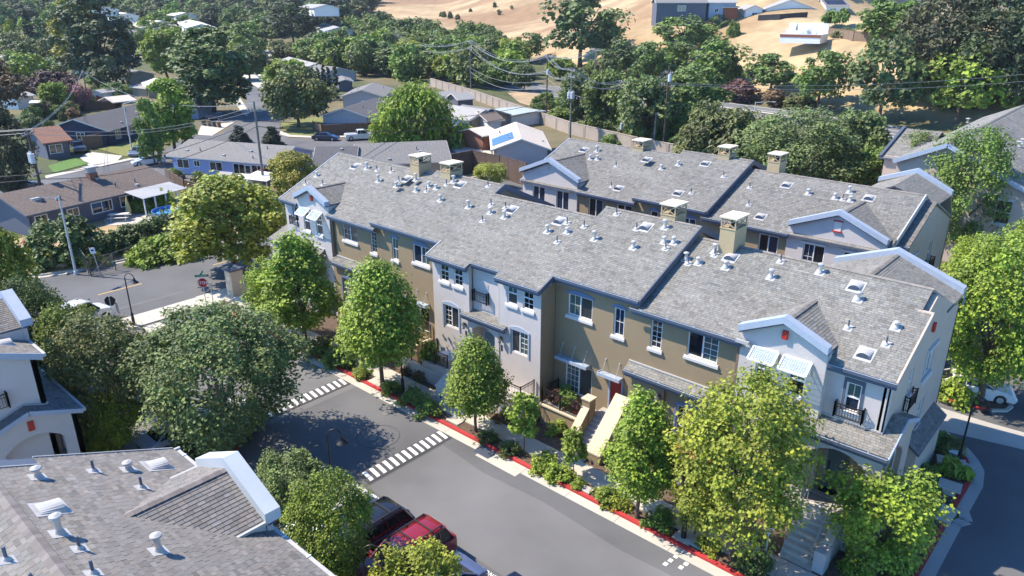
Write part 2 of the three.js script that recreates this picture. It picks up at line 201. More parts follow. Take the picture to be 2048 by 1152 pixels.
// a window set back in its opening: frame with muntins, panes as sub-parts, sill and head trim
function win(parent, Mx, u0, u1, y0, y1, o = {}) {
  const f = gb().at(Mx), n0 = o.n ?? -0.13, n1 = n0 + 0.07, fw = o.fw ?? 0.055; const fr = (a, b, c, d, w = fw) => { f.box(a, b, n0, a + w, d, n1).box(c - w, b, n0, c, d, n1).box(a + w, b, n0, c - w, b + w, n1).box(a + w, d - w, n0, c - w, d, n1); };
  fr(u0, y0, u1, y1, 0.07);
  const sash = []; const kind = o.kind ?? 'slide'; const um = (u0 + u1) / 2, ym = (y0 + y1) / 2;
  if (kind === 'slide') { f.box(um - 0.035, y0 + 0.07, n0, um + 0.035, y1 - 0.07, n1 + 0.006); sash.push([u0 + 0.07, y0 + 0.07, um - 0.035, y1 - 0.07], [um + 0.035, y0 + 0.07, u1 - 0.07, y1 - 0.07]); } else if (kind === 'hung') { f.box(u0 + 0.07, ym - 0.035, n0, u1 - 0.07, ym + 0.035, n1 + 0.006); sash.push([u0 + 0.07, y0 + 0.07, u1 - 0.07, ym - 0.035], [u0 + 0.07, ym + 0.035, u1 - 0.07, y1 - 0.07]); } else sash.push([u0 + 0.07, y0 + 0.07, u1 - 0.07, y1 - 0.07]);
  sash.forEach(([a, b, c, d], i) => { const gr = (o.grid ?? [])[i]; if (gr) { for (let k = 1; k < gr[0]; k++) { const u = lerp(a, c, k / gr[0]); f.box(u - 0.011, b, n0 + 0.028, u + 0.011, d, n0 + 0.045); } for (let k = 1; k < gr[1]; k++) { const y = lerp(b, d, k / gr[1]); f.box(a, y - 0.011, n0 + 0.026, c, y + 0.011, n0 + 0.047); } } });
  const w = part(o.name ?? 'window', f, o.frame ?? M.white, parent);
  sash.forEach(([a, b, c, d], i) => part('pane', gb().at(Mx).box(a, b, n0 + 0.012, c, d, n0 + 0.022), G[(o.glass ?? ['dark', 'dark'])[i] ?? 'dark'], w));
  if (o.sill !== false) part('sill', gb().at(Mx).box(u0 - 0.12, y0 - 0.21, 0.001, u1 + 0.12, y0 - 0.07, 0.11).box(u0 - 0.10, y0 - 0.07, n0, u1 + 0.10, y0 - 0.002, 0.075), M.sill, w);
  if (o.head === 'arch') { const P = [[u0 - 0.12, y1 + 0.01], [u1 + 0.12, y1 + 0.01]]; for (let i = 0; i <= 10; i++) { const t = i / 10; P.push([lerp(u1 + 0.12, u0 - 0.12, t), y1 + 0.10 + (o.rise ?? 0.20) * Math.sin(Math.PI * t)]); } const g = new THREE.ExtrudeGeometry(new THREE.Shape(P.map((p) => new THREE.Vector2(...p))), { depth: 0.05, bevelEnabled: false }); g.translate(0, 0, 0.001); g.applyMatrix4(Mx); part('head_trim', g, o.headMat ?? M.blue, w); if (o.side) for (const q of [u0 - 0.12, u1]) part('side_trim', gb().at(Mx).box(q, y0 - 0.1, 0.001, q + 0.12, y1 + 0.008, 0.05), o.headMat ?? M.blue, w); }
  if (o.head === 'bar') part('head_trim', gb().at(Mx).box(u0 - 0.12, y1 + 0.02, 0.001, u1 + 0.12, y1 + 0.14, 0.14), M.sill, w);
  if (o.surround) part('surround', gb().at(Mx).box(u0 - 0.12, y0 - 0.05, 0.001, u0, y1 + 0.01, 0.03).box(u1, y0 - 0.05, 0.001, u1 + 0.12, y1 + 0.01, 0.03).box(u0 - 0.12, y1 + 0.012, 0.001, u1 + 0.12, y1 + 0.22, 0.03), M.slate, w);
  return w;
}
const hole = (u0, u1, y0, y1) => rectPath(u0, y0, u1, y1);
// iron railing along points (world), with posts
function railing(parent, pts, h = 1.0, step = 0.115, name = 'railing') { const g = gb(); for (let i = 0; i + 1 < pts.length; i++) { const a = V3(...pts[i]), b = V3(...pts[i + 1]), L = a.distanceTo(b), n = Math.max(1, Math.round(L / step)); const up = (p, y) => [p.x, p.y + y, p.z]; g.beam(up(a, h), up(b, h), 0.05, 0.04); g.beam(up(a, h - 0.16), up(b, h - 0.16), 0.025, 0.025); g.beam(up(a, 0.09), up(b, 0.09), 0.03, 0.03); for (let k = 1; k < n; k++) { const p = a.clone().lerp(b, k / n); g.box(p.x - 0.009, p.y + 0.09, p.z - 0.009, p.x + 0.009, p.y + h - 0.02, p.z + 0.009); } const np = Math.max(1, Math.round(L / 1.3)); for (let k = 0; k <= np; k++) { const p = a.clone().lerp(b, k / np); g.box(p.x - 0.03, p.y, p.z - 0.03, p.x + 0.03, p.y + h + 0.07, p.z + 0.03); } } return part(name, g, M.iron, parent); }
// roof fittings at p on a slope (rising towards dir, slope s): built upright with a flashing plate on the slope
function plateGB(p, s, hw, hd, dz = -1, lift = 0.03) { const c = (a, b) => [p.x + a * hw, p.y + lift + s * b * hd, p.z + dz * b * hd]; return gb().slab([c(-1, -1), c(1, -1), c(1, 1), c(-1, 1)], [0, -0.025, 0]); }
function ventPipe(parent, p, s, dz = -1, h = 0.42) { const v = part('vent_pipe', plateGB(p, s, 0.19, 0.18, dz).cyl([p.x, p.y + 0.02, p.z], [p.x, p.y + 0.13, p.z], 0.12, 0.05, 10), M.pale, parent); part('pipe', gb().cyl([p.x, p.y + 0.05, p.z], [p.x, p.y + h, p.z], 0.042, 0.042, 8), M.slate, v); return v; }
function ventCap(parent, p, s, dz = -1, h = 0.36, r = 0.16) { const v = part('vent_stack', plateGB(p, s, 0.23, 0.22, dz).cyl([p.x, p.y, p.z], [p.x, p.y + 0.16, p.z], 0.15, 0.09, 12), M.pale, parent); part('flue', gb().cyl([p.x, p.y + 0.1, p.z], [p.x, p.y + h, p.z], 0.085, 0.085, 12), M.metal, v); part('rain_cap', gb().cyl([p.x, p.y + h, p.z], [p.x, p.y + h + 0.05, p.z], r, r * 0.95, 16).cyl([p.x, p.y + h + 0.05, p.z], [p.x, p.y + h + 0.10, p.z], r * 0.95, r * 0.35, 16), M.pale, v); return v; }
function ventHood(parent, p, s, dz = -1, w = 0.30, hd = 0.28, ht = 0.26) { // half-barrel hood, louvred mouth towards the eave
  const v = part('roof_vent', plateGB(p, s, w + 0.09, hd + 0.12, dz), M.pale, parent), g = gb(), l = gb(), n = 10; const at = (t, b) => { const a = Math.PI * t; return [p.x - Math.cos(a) * w, p.y + 0.03 + s * b * hd + Math.sin(a) * ht * (b < 0 ? 1 : 0.18), p.z + dz * b * hd]; };
  for (let i = 0; i < n; i++) { const A = at(i / n, -1), B = at((i + 1) / n, -1), C = at((i + 1) / n, 1), D = at(i / n, 1); if (dz < 0) g.quad(A, B, C, D); else g.quad(D, C, B, A); const m = [p.x, p.y + 0.03 - s * hd, p.z - dz * hd * 0.94]; const A2 = [A[0], A[1], m[2]], B2 = [B[0], B[1], m[2]]; l.tri(m, B2, A2); }
  for (let k = 1; k < 4; k++) { const y = p.y + 0.03 - s * hd + ht * k / 4.4, hw = w * Math.sqrt(Math.max(0, 1 - (k / 4.4) ** 2)) * 0.9; l.box(p.x - hw, y - 0.008, p.z - dz * hd * 0.93, p.x + hw, y + 0.012, p.z - dz * hd * 1.0); }
  part('hood', g, M.pale, v); part('louver', l, M.slate, v); return v; }
// stucco chimney chase with a braced open top and flat cap
function chimney(parent, x0, x1, z0, z1, yb, yt, m = M.chim) { const w = part('chimney', gb().box(x0, yb, z0, x1, yt - 0.62, z1).box(x0 - 0.03, yt - 0.66, z0 - 0.03, x1 + 0.03, yt - 0.61, z1 + 0.03), m, parent); const g = gb(), y0 = yt - 0.61, y1 = yt - 0.06; const P = [[x0 + 0.04, z0 + 0.04], [x1 - 0.04, z0 + 0.04], [x1 - 0.04, z1 - 0.04], [x0 + 0.04, z1 - 0.04]]; for (let i = 0; i < 4; i++) { const a = P[i], b = P[(i + 1) % 4]; g.box(a[0] - 0.035, y0, a[1] - 0.035, a[0] + 0.035, y1, a[1] + 0.035); g.beam([a[0], y0 + 0.03, a[1]], [b[0], y1 - 0.05, b[1]], 0.03, 0.05); g.beam([b[0], y0 + 0.03, b[1]], [a[0], y1 - 0.05, a[1]], 0.03, 0.05); g.beam([a[0], y1 - 0.02, a[1]], [b[0], y1 - 0.02, b[1]], 0.03, 0.06); } part('brace', g, M.chim, w); part('chimney_cap', gb().box(x0 - 0.08, yt - 0.06, z0 - 0.08, x1 + 0.08, yt + 0.02, z1 + 0.08), M.chimTop, w); part('flashing', gb().box(x0 - 0.16, yb - 0.001, z1 + 0.002, x1 + 0.16, yb + 0.06, z1 + 0.16), M.pale, w); part('flue', gb().cyl([(x0 + x1) / 2, y0 - 0.05, (z0 + z1) / 2], [(x0 + x1) / 2, y1 - 0.1, (z0 + z1) / 2], 0.18, 0.18, 10), M.dark, w); return w; }
// gable with a raised trim board: roof planes behind, wall in front (dir = +1: faces +Z, -1: faces -Z)
function gableTrim(parent, uL, yL, uP, yP, uR, yR, z, dir = 1, d = 0.36, h = 0.34, m = M.trim) { const g = gb(), n0 = z - dir * 0.10, n1 = z + dir * d; const q = (a, b) => { const [za, zb] = dir > 0 ? [n1, n0] : [n0, n1]; const A = [a[0], a[1], za], B = [b[0], b[1], za]; g.slab([[a[0], a[1] - h, za], [b[0], b[1] - h, za], B, A], [0, 0, zb - za]); }; q([uL, yL], [uP, yP]); q([uP, yP], [uR, yR]); const t = part('gable_trim', g, m, parent); const s = gb(); s.beam([uL, yL - h - 0.05, n0 + dir * 0.2], [uP, yP - h - 0.05, n0 + dir * 0.2], 0.24, 0.09).beam([uP, yP - h - 0.05, n0 + dir * 0.2], [uR, yR - h - 0.05, n0 + dir * 0.2], 0.24, 0.09); part('soffit', s, M.slate, t); return t; }
function lantern(parent, Mx, u, y) { const b = part('wall_lantern', gb().at(Mx).box(u - 0.05, y - 0.05, 0.0, u + 0.05, y + 0.2, 0.05).beam([u, y + 0.17, 0.04], [u, y + 0.22, 0.2], 0.03, 0.03).cyl([u, y + 0.20, 0.2], [u, y + 0.32, 0.2], 0.16, 0.03, 8).cyl([u, y - 0.12, 0.2], [u, y - 0.08, 0.2], 0.09, 0.11, 8), M.iron, parent); part('lamp_glass', gb().at(Mx).cyl([u, y - 0.08, 0.2], [u, y + 0.20, 0.2], 0.08, 0.12, 8), M.pale, b); part('number_plate', gb().at(Mx).box(u - 0.06, y - 0.75, 0.001, u + 0.06, y - 0.35, 0.02), M.iron, b); return b; }
// flat metal awning held by rods
function awning(parent, u0, u1, y, z, d = 0.75) { const a = part('awning', gb().box(u0, y, z + 0.02, u1, y + 0.05, z + d).box(u0, y - 0.10, z + d, u1, y + 0.10, z + d + 0.05).box(u0 - 0.04, y - 0.10, z + 0.02, u0, y + 0.10, z + d + 0.05).box(u1, y - 0.10, z + 0.02, u1 + 0.04, y + 0.10, z + d + 0.05), M.trim, parent); const n = Math.max(2, Math.round((u1 - u0) / 1.2) + 1); for (let i = 0; i < n; i++) { const g = gb(), u = lerp(u0 + 0.25, u1 - 0.25, i / (n - 1)); g.cyl([u, y + 0.06, z + d - 0.05], [u, y + 0.85, z + 0.02], 0.018, 0.018, 6).box(u - 0.05, y + 0.8, z, u + 0.05, y + 0.9, z + 0.03); part('rod', g, M.pale, a); } return a; }
// sloping glazed awning over a bedroom window
function glassAwning(parent, u0, u1, yT, yB, z, d) { const f = gb(), P = [[u0, yB, z + d], [u1, yB, z + d], [u1, yT, z + 0.04], [u0, yT, z + 0.04]]; for (let i = 0; i < 4; i++) f.beam(P[i], P[(i + 1) % 4], 0.075, 0.075); for (const u of [u0 + 0.03, u1 - 0.03]) { f.beam([u, yB, z + d], [u, yB - 0.05, z + 0.03], 0.04, 0.04); f.beam([u, yT, z + 0.03], [u, yB - 0.05, z + 0.03], 0.05, 0.03); } for (let k = 1; k < 12; k++) { const u = lerp(u0, u1, k / 12); f.beam([u, yB, z + d], [u, yT, z + 0.04], 0.010, 0.010); } for (let k = 1; k < 7; k++) { const y = lerp(yB, yT, k / 7), n = lerp(d, 0.04, k / 7); f.beam([u0, y, z + n], [u1, y, z + n], 0.010, 0.010); } const a = part('window_awning', f, M.white, parent); part('awning_glass', gb().slab(P.map((p) => [p[0], p[1] - 0.012, p[2]]), [0, -0.012, 0]), clearGlass, a); return a; }
function gutter(parent, x0, x1, y, z, dir = 1) { const g = part('gutter', gb().box(x0, y - 0.16, z, x1, y - 0.02, z + dir * 0.10).box(x0, y - 0.34, z - dir * 0.04, x1, y - 0.16, z + dir * 0.02), M.slate, parent); const s = gb().box(x0, y - 0.021, z + dir * 0.085, x1, y + 0.004, z + dir * 0.115); for (let x = x0 + 0.7; x < x1; x += 1.55) s.box(x - 0.03, y - 0.015, z, x + 0.03, y + 0.012, z + dir * 0.10); part('gutter_lip', s, M.trim, g); return g; }
// ---------- townhouses ----------
const roofPlain = mat(0.265, 0.245, 0.22, { map: T.mulch, bump: T.rough, bs: 0.01, roughness: 0.95 });
const pl = (y0, z0, s) => ({ y0, z0, s }), yOn = (P, z) => P.y0 + P.s * (P.z0 - z);
// rectangle of a roof plane whose courses run along X
const rp = (parent, P, x0, x1, z0, z1, o = {}) => roofPlane(parent, [[x0, yOn(P, z0), z0], [x1, yOn(P, z0), z0], [x1, yOn(P, z1), z1], [x0, yOn(P, z1), z1]], o);
// sloping fascia board that closes a roof's end at x, from (y0,z0) up to (y1,z1)
function rake(parent, x, y0, z0, y1, z1, h = 0.34, w = 0.09, m = M.slate) { return part('rake_board', gb().slab([[x + w / 2, y0 - h, z0], [x + w / 2, y1 - h, z1], [x + w / 2, y1 + 0.05, z1], [x + w / 2, y0 + 0.05, z0]], [-w, 0, 0]), m, parent); }
// cross gable roof behind a gable trim: ridge at xP from zF back to the main plane P; eaves yE at xL, xR
function crossRoof(parent, P, xL, xP, xR, yR, yE, zF, o = {}) { const zr = P.z0 - (yR - P.y0) / P.s, ze = P.z0 - (yE - P.y0) / P.s; roofPlane(parent, [[xP, yR, zF], [xP, yR, zr], [xL, yE, ze], [xL, yE, zF]], { ...o, th: 0.1, seed: 21 }); const q = roofPlane(parent, [[xP, yR, zr], [xP, yR, zF], [xR, yE, zF], [xR, yE, ze]], { ...o, th: 0.1, seed: 22, ridges: [[[xP, yR + 0.02, zF], [xP, yR + 0.02, zr]]] }); part('cheek_wall', gb().tri([xR - 0.02, yE - 0.02, zF], [xR - 0.02, yOn(P, zF) - 0.1, zF], [xR - 0.02, yE - 0.02, ze]).tri([xL + 0.02, yOn(P, zF) - 0.1, zF], [xL + 0.02, yE - 0.02, zF], [xL + 0.02, yE - 0.02, ze]), M.gray, q); return q; }
function ventsAt(parent, P, list, dz = -1) { for (const [k, px, py, h] of list) { const p = onSlope(px, py, P), s = Math.abs(P.s); if (k === 'p') ventPipe(parent, p, s, dz, h); else if (k === 'c') ventCap(parent, p, s, dz, h); else ventHood(parent, p, s, dz); } }
function niche(parent, Mx, u0, u1, y0, y1) { const g = new THREE.ExtrudeGeometry(new THREE.Shape(archPath(u0, y0, u1, y1 - 0.22, y1).map((p) => new THREE.Vector2(...p))), { depth: 0.03, bevelEnabled: false }); g.translate(0, 0, 0.001); g.applyMatrix4(Mx); part('niche_panel', g, M.gray, parent); }
function juliet(parent, x0, x1, y, z, h = 0.72) { const a = railing(parent, [[x0, y, z + 0.02], [x0, y, z + 0.24], [x1, y, z + 0.24], [x1, y, z + 0.02]], h, 0.12, 'balcony_railing'); return a; }
function gableVent(parent, x, y, z, dir = 1, w = 0.24, h = 0.42) { return part('gable_vent', gb().box(x - w / 2, y - h / 2, z, x + w / 2, y + h / 2, z + dir * 0.16), M.red, parent); }

// ===== the long front row =====
const rowA = thing('townhouse_row', 'long tan and gray stucco townhouse row facing the red kerb, with a red front door', 'townhouse', [-30, 0, -37]);
{
  const t = rowA, zt = -31.9, F = FZ(zt), PC = pl(9.2, -31.55, 0.444), PR = pl(8.75, -31.6, 0.45), PL = pl(9.15, -31.55, 0.4436), PL2 = pl(8.72, -31.5, 0.46);
  // --- middle gray block
  const zg = -30.6, Fg = FZ(zg);
  wall(t, Fg, [[-34.55, 0], [-31.2, 0], [-31.2, 8.62], [-34.55, 8.62]], [hole(-33.86, -33.03, 7.0, 8.42), hole(-32.57, -31.76, 7.0, 8.42), archPath(-33.62, 3.88, -32.17, 5.38, 5.58)], M.gray, 1.3);
  wall(t, Fg, [[-28.6, 0], [-25.3, 0], [-25.3, 8.62], [-28.6, 8.62]], [hole(-27.96, -27.14, 7.0, 8.42), hole(-26.7, -25.87, 7.0, 8.42), archPath(-27.67, 3.88, -26.23, 5.38, 5.58)], M.gray, 1.28);
  part('wall', gb().box(-25.3, 0, -31.88, -25.27, 8.55, -30.62), M.tan, t);
  wall(t, FZ(-30.55), [[-31.2, 0], [-28.6, 0], [-28.6, 5.32], [-31.2, 5.32]], [archPath(-30.95, 1.8, -28.95, 4.4, 4.8)], M.gray, 0.3);
  wall(t, FZ(-31.0), [[-31.2, 5.3], [-28.6, 5.3], [-28.6, 8.75], [-31.2, 8.75]], [], M.gray, 0.25);
  niche(t, FZ(-31.0), -31.0, -29.92, 6.2, 7.75); juliet(t, -31.05, -29.85, 6.22, -31.0);
  part('entry_porch', gb().box(-31.2, 1.6, -31.7, -28.6, 1.8, -30.3).box(-31.2, 1.8, -31.85, -28.6, 5.2, -31.7), M.gray, t);
  for (const x of [-30.85, -29.85]) { const d = part('door', gb().box(x, 1.82, -31.68, x + 0.88, 3.95, -31.62), M.teal, t); part('door_frame', gb().box(x - 0.07, 1.82, -31.69, x, 4.02, -31.6).box(x + 0.88, 1.82, -31.69, x + 0.95, 4.02, -31.6).box(x - 0.07, 3.951, -31.69, x + 0.95, 4.05, -31.6), M.trim, d); part('handle', gb().cyl([x + 0.1, 2.85, -31.62], [x + 0.1, 2.85, -31.53], 0.035, 0.035, 8), M.dark, d); }
  for (const [a, b] of [[-33.86, -33.03], [-32.57, -31.76], [-26.7, -25.87]]) win(t, Fg, a, b, 7.0, 8.42, { kind: 'hung', grid: [[2, 2], [2, 2]], glass: ['dark', 'dark'], surround: false });
  win(t, Fg, -27.96, -27.14, 7.0, 8.42, { kind: 'hung', grid: [null, [2, 1]], glass: ['screen', 'teal'] });
  win(t, Fg, -33.6, -32.19, 3.9, 5.4, { grid: [[2, 4], null], glass: ['dark', 'screen'], head: 'arch', headMat: M.trim, side: true, sill: false });
  win(t, Fg, -27.65, -26.25, 3.9, 5.4, { grid: [null, [2, 4]], glass: ['screen', 'teal'], head: 'arch', headMat: M.trim, side: true, sill: false });
  const Ppo = pl(5.33, -30.36, 0.40); rp(t, Ppo, -31.75, -27.95, -30.36, -31.0, { th: 0.1, seed: 5 }); gutter(t, -31.75, -27.95, 5.33, -30.36);
  lantern(t, Fg, -31.55, 4.4); lantern(t, Fg, -28.4, 4.4);
  part('downpipe', gb().box(-31.28, 5.5, -30.96, -31.2, 8.6, -30.88).box(-28.72, 5.5, -30.74, -28.64, 8.4, -30.62), M.gray, t);
  // --- tan walls, right of the block
  wall(t, F, [[-25.27, 0], [-13.6, 0], [-13.6, 8.72], [-19.4, 8.72], [-19.4, 9.2], [-25.27, 9.2]], [hole(-24.33, -22.6, 6.9, 8.23), hole(-21.13, -20.43, 6.58, 8.23), hole(-18.74, -18.05, 6.58, 8.2), hole(-16.55, -14.81, 6.82, 8.2), hole(-24.38, -22.42, 1.85, 3.85), hole(-21.15, -20.33, 1.83, 3.86)], M.tan, 0.25);
  win(t, F, -24.33, -22.6, 6.9, 8.23, { grid: [[2, 2], null], glass: ['teal', 'screen'], head: 'arch' });
  win(t, F, -21.13, -20.43, 6.58, 8.23, { kind: 'fixed', grid: [[2, 2]], glass: ['blue'], head: 'arch', rise: 0.14 });
  win(t, F, -18.74, -18.05, 6.58, 8.2, { kind: 'fixed', grid: [[2, 5]], glass: ['dark'] });
  win(t, F, -16.55, -14.81, 6.82, 8.2, { grid: [null, [2, 4]], glass: ['dark', 'teal'] });
  win(t, F, -24.38, -22.42, 1.85, 3.85, { name: 'sliding_door', grid: [[3, 5], null], glass: ['teal', 'screen'], sill: false });
  const rd = part('door', gb().box(-21.12, 1.83, zt - 0.16, -20.36, 3.83, zt - 0.10).box(-21.0, 2.1, zt - 0.10, -20.48, 2.7, zt - 0.085).box(-21.0, 2.85, zt - 0.10, -20.48, 3.65, zt - 0.085), M.red, t); rd.userData.label = 'bright red front door'; part('door_frame', gb().box(-21.22, 1.83, zt - 0.17, -21.125, 3.95, zt + 0.04).box(-20.355, 1.83, zt - 0.17, -20.26, 3.95, zt + 0.04).box(-21.22, 3.835, zt - 0.17, -20.26, 3.95, zt + 0.03), M.trim, rd); part('handle', gb().cyl([-20.45, 2.8, zt - 0.1], [-20.45, 2.8, zt - 0.03], 0.03, 0.03, 8), M.dark, rd);
  awning(t, -24.85, -22.6, 4.08, zt, 0.42); awning(t, -21.75, -20.3, 4.06, zt, 0.42);
  // lower bay under the ledge roof
  const zl = -31.62; wall(t, FZ(zl), [[-19.75, 0], [-17.5, 0], [-17.5, 5.0], [-19.75, 5.0]], [archPath(-19.2, 1.8, -18.05, 3.85, 4.05)], M.tan, 0.26);
  part('door', gb().box(-19.16, 1.82, zl - 0.24, -18.09, 3.96, zl - 0.18), M.teal, t); lantern(t, FZ(zl), -17.75, 3.95);
  wall(t, FZ(zl - 0.16), [[-17.5, 0], [-13.62, 0], [-13.62, 5.0], [-17.5, 5.0]], [archPath(-16.75, 1.75, -14.75, 3.9, 4.15)], M.tan, 0.11);
  win(t, FZ(zl - 0.16), -16.73, -14.77, 1.76, 3.88, { name: 'sliding_door', n: -0.1, grid: [[3, 5], [3, 5]], glass: ['dark', 'screen'], sill: false, head: 'arch', side: true });
  const Pl1 = pl(5.0, -31.36, 0.62); rp(t, Pl1, -19.95, -13.6, -31.36, -31.9, { th: 0.1, seed: 6 }); gutter(t, -19.95, -13.6, 5.0, -31.36); part('flashing', gb().box(-19.95, 5.34, -31.9, -13.6, 5.42, -31.82), M.pale, t);
  part('downpipe', gb().box(-13.74, 0.2, -31.86, -13.62, 8.5, -31.66), M.wood2, t);
  // --- gray gable block and the recess at the right end
  const zk = -31.65, Fk = FZ(zk);
  wall(t, Fk, [[-13.6, 0], [-9.5, 0], [-9.5, 9.25], [-11.55, 10.2], [-13.6, 9.25]], [hole(-12.72, -11.86, 6.72, 8.3), hole(-11.12, -10.3, 6.72, 8.3)], M.gray, 0.3);
  for (const [a, b] of [[-12.72, -11.86], [-11.12, -10.3]]) win(t, Fk, a, b, 6.72, 8.3, { kind: 'hung', grid: [null, [2, 2]], glass: ['dark', 'teal'] });
  glassAwning(t, -12.9, -11.68, 8.62, 8.16, zk, 0.66); glassAwning(t, -11.42, -10.12, 8.6, 8.14, zk, 0.66);
  gableTrim(t, -13.68, 9.58, -11.55, 10.6, -9.42, 9.68, zk); crossRoof(t, PR, -13.55, -11.55, -9.5, 10.3, 9.3, zk - 0.12); gableVent(t, -11.5, 9.62, zk);
  const zr = -32.05; wall(t, FZ(zr), [[-9.5, 0], [-6.78, 0], [-6.78, 8.9], [-9.5, 8.9]], [hole(-8.62, -7.95, 6.62, 8.05), hole(-9.35, -6.9, 1.8, 4.7)], M.gray, 0.28); part('wall', gb().box(-9.5, 0, -32.05, -9.47, 9.2, -31.68), M.gray, t);
  win(t, FZ(zr), -8.62, -7.95, 6.62, 8.05, { kind: 'hung', grid: [null, [2, 1]], glass: ['blue', 'teal'], surround: true }); juliet(t, -8.9, -7.68, 6.28, zr, 0.7);
  part('downpipe', gb().box(-6.95, 6.1, zr + 0.002, -6.87, 8.6, zr + 0.08), M.gray, t);
  // porch
  const PP = pl(5.62, -30.95, 0.41), zp = -31.12; wall(t, FZ(zp), [[-10.6, 0], [-6.3, 0], [-6.3, 5.5], [-10.6, 5.5]], [archPath(-9.5, 1.8, -6.95, 4.45, 5.05)], M.gray, 0.28);
  wall(t, FXp(-6.3), [[31.13, 0], [35.5, 0], [35.5, 5.6], [33.25, 6.45], [31.13, 5.55]], [archPath(31.7, 1.2, 34.3, 4.3, 5.05)], M.peach, 0.25);
  rp(t, PP, -10.75, -9.5, -30.95, -31.65, { th: 0.1, seed: 7 }); rp(t, PP, -9.5, -6.78, -30.95, zr, { th: 0.1, seed: 8 }); rp(t, PP, -6.78, -6.12, -30.95, -33.25, { th: 0.1, seed: 9 }); const PPb = pl(yOn(PP, -33.25), -33.25, -0.41); rp(t, PPb, -6.78, -6.12, -33.25, -35.6, { th: 0.1, seed: 10 });
  part('fascia', gb().beam([-6.12, 5.53, -30.95], [-6.12, 6.47, -33.25], 0.06, 0.2).beam([-6.12, 6.47, -33.25], [-6.12, 5.51, -35.6], 0.06, 0.2), M.trim, t); part('gable_vent', gb().box(-6.29, 5.35, -32.75, -6.2, 5.8, -32.5), M.red, t);
  gutter(t, -10.75, -6.14, 5.6, -30.95); part('flashing', gb().box(-13.0, 5.93, -31.648, -9.5, 6.02, -31.58).box(-9.47, 6.08, zr + 0.002, -6.78, 6.17, zr + 0.07), M.pale, t);
  part('porch_floor', gb().box(-10.6, 0, -33.28, -6.32, 1.78, -31.125).box(-9.5, 0, -31.12, -6.95, 1.775, -30.98), M.conc2, t); part('wall', gb().box(-10.6, 1.78, -33.5, -6.4, 5.3, -33.3).box(-10.6, 1.78, -33.3, -10.4, 5.2, -32.4), M.peach, t); part('ceiling', gb().box(-10.4, 5.2, -33.3, -6.55, 5.3, -31.4), M.gray, t);
  const td = part('door', gb().box(-9.2, 1.8, -33.29, -8.2, 3.9, -33.22), M.teal, t); part('handle', gb().box(-9.1, 2.65, -33.22, -9.04, 3.1, -33.17), M.dark, td); part('door_mat', gb().box(-9.2, 1.781, -32.9, -8.2, 1.80, -32.4), M.dark, t); lantern(t, FZ(zp), -10.05, 4.3); lantern(t, FZ(zp), -6.62, 3.4);
  // porch steps with rails and cheek wall
  { const g = gb(), n = 8; for (let i = 0; i < n; i++) { const y = 1.78 * (n - i) / (n + 1), z = -30.98 + i * 0.29; g.box(-9.3, 0, z, -7.75, y, z + 0.29 + (i === n - 1 ? 0 : 0.0)); } part('steps', g, M.conc, t); const cap = gb(); cap.slab([[-7.75, 2.05, -31.1], [-7.75, 1.25, -29.55], [-7.35, 1.25, -29.55], [-7.35, 2.05, -31.1]], [0, -0.09, 0]); const cw = part('cheek_wall', gb().slab([[-7.36, 0, -29.5], [-7.36, 0, -31.1], [-7.36, 1.96, -31.1], [-7.36, 1.17, -29.5]], [-0.37, 0, 0]).box(-7.8, 0, -29.5, -7.3, 1.2, -28.75), M.gray, t); part('wall_cap', cap, M.cap, cw);
    for (const x of [-7.95, -9.2]) part('handrail', gb().cyl([x, 2.72, -31.2], [x, 1.2, -28.9], 0.03, 0.03, 6).cyl([x, 1.8, -31.2], [x, 2.72, -31.2], 0.025, 0.025, 6).cyl([x, 0.15, -28.9], [x, 1.2, -28.9], 0.025, 0.025, 6), M.metal, t); }
  // right end wall
  wall(t, FXp(-6.8), [[32.05, 0], [43.3, 0], [43.3, 8.7], [37.5, 11.1], [35.9, 10.4], [32.05, 8.7]], [hole(37.75, 39.4, 6.45, 8.0), hole(35.1, 35.8, 6.6, 8.0), hole(38.6, 39.5, 3.3, 4.9)], M.peach, 0.28);
  win(t, FXp(-6.8), 37.75, 39.4, 6.45, 8.0, { head: 'bar' }); win(t, FXp(-6.8), 35.1, 35.8, 6.6, 8.0, { kind: 'hung' }); win(t, FXp(-6.8), 38.6, 39.5, 3.3, 4.9, { kind: 'hung' }); railing(t, [[-6.75, 6.0, -34.9], [-6.55, 6.0, -34.9], [-6.55, 6.0, -36.1], [-6.75, 6.0, -36.1]], 0.75, 0.12, 'balcony_railing'); part('gable_vent', gb().box(-6.79, 9.2, -37.75, -6.66, 9.65, -37.5), M.red, t);
  
  const PS = pl(2.72, 0, 0); roofPlane(t, [[-6.05, 2.75, -37.1], [-6.05, 2.75, -42.4], [-6.8, 3.3, -42.4], [-6.8, 3.3, -37.1]], { th: 0.1, seed: 11, tone: TONE.d }); part('bay_wall', gb().box(-6.78, 0, -42.2, -6.2, 2.85, -37.3), M.peach, t);
  // --- left half, mirrored
  wall(t, F, [[-47.4, 0], [-34.57, 0], [-34.57, 9.1], [-41.6, 9.1], [-41.6, 8.7], [-47.4, 8.7]], [hole(-46.09, -44.34, 6.9, 8.25), hole(-42.73, -42.05, 6.6, 8.25), hole(-40.3, -39.6, 6.62, 8.28), hole(-38.0, -36.3, 6.98, 8.28), hole(-38.6, -36.6, 1.85, 3.85)], M.tan, 0.25);
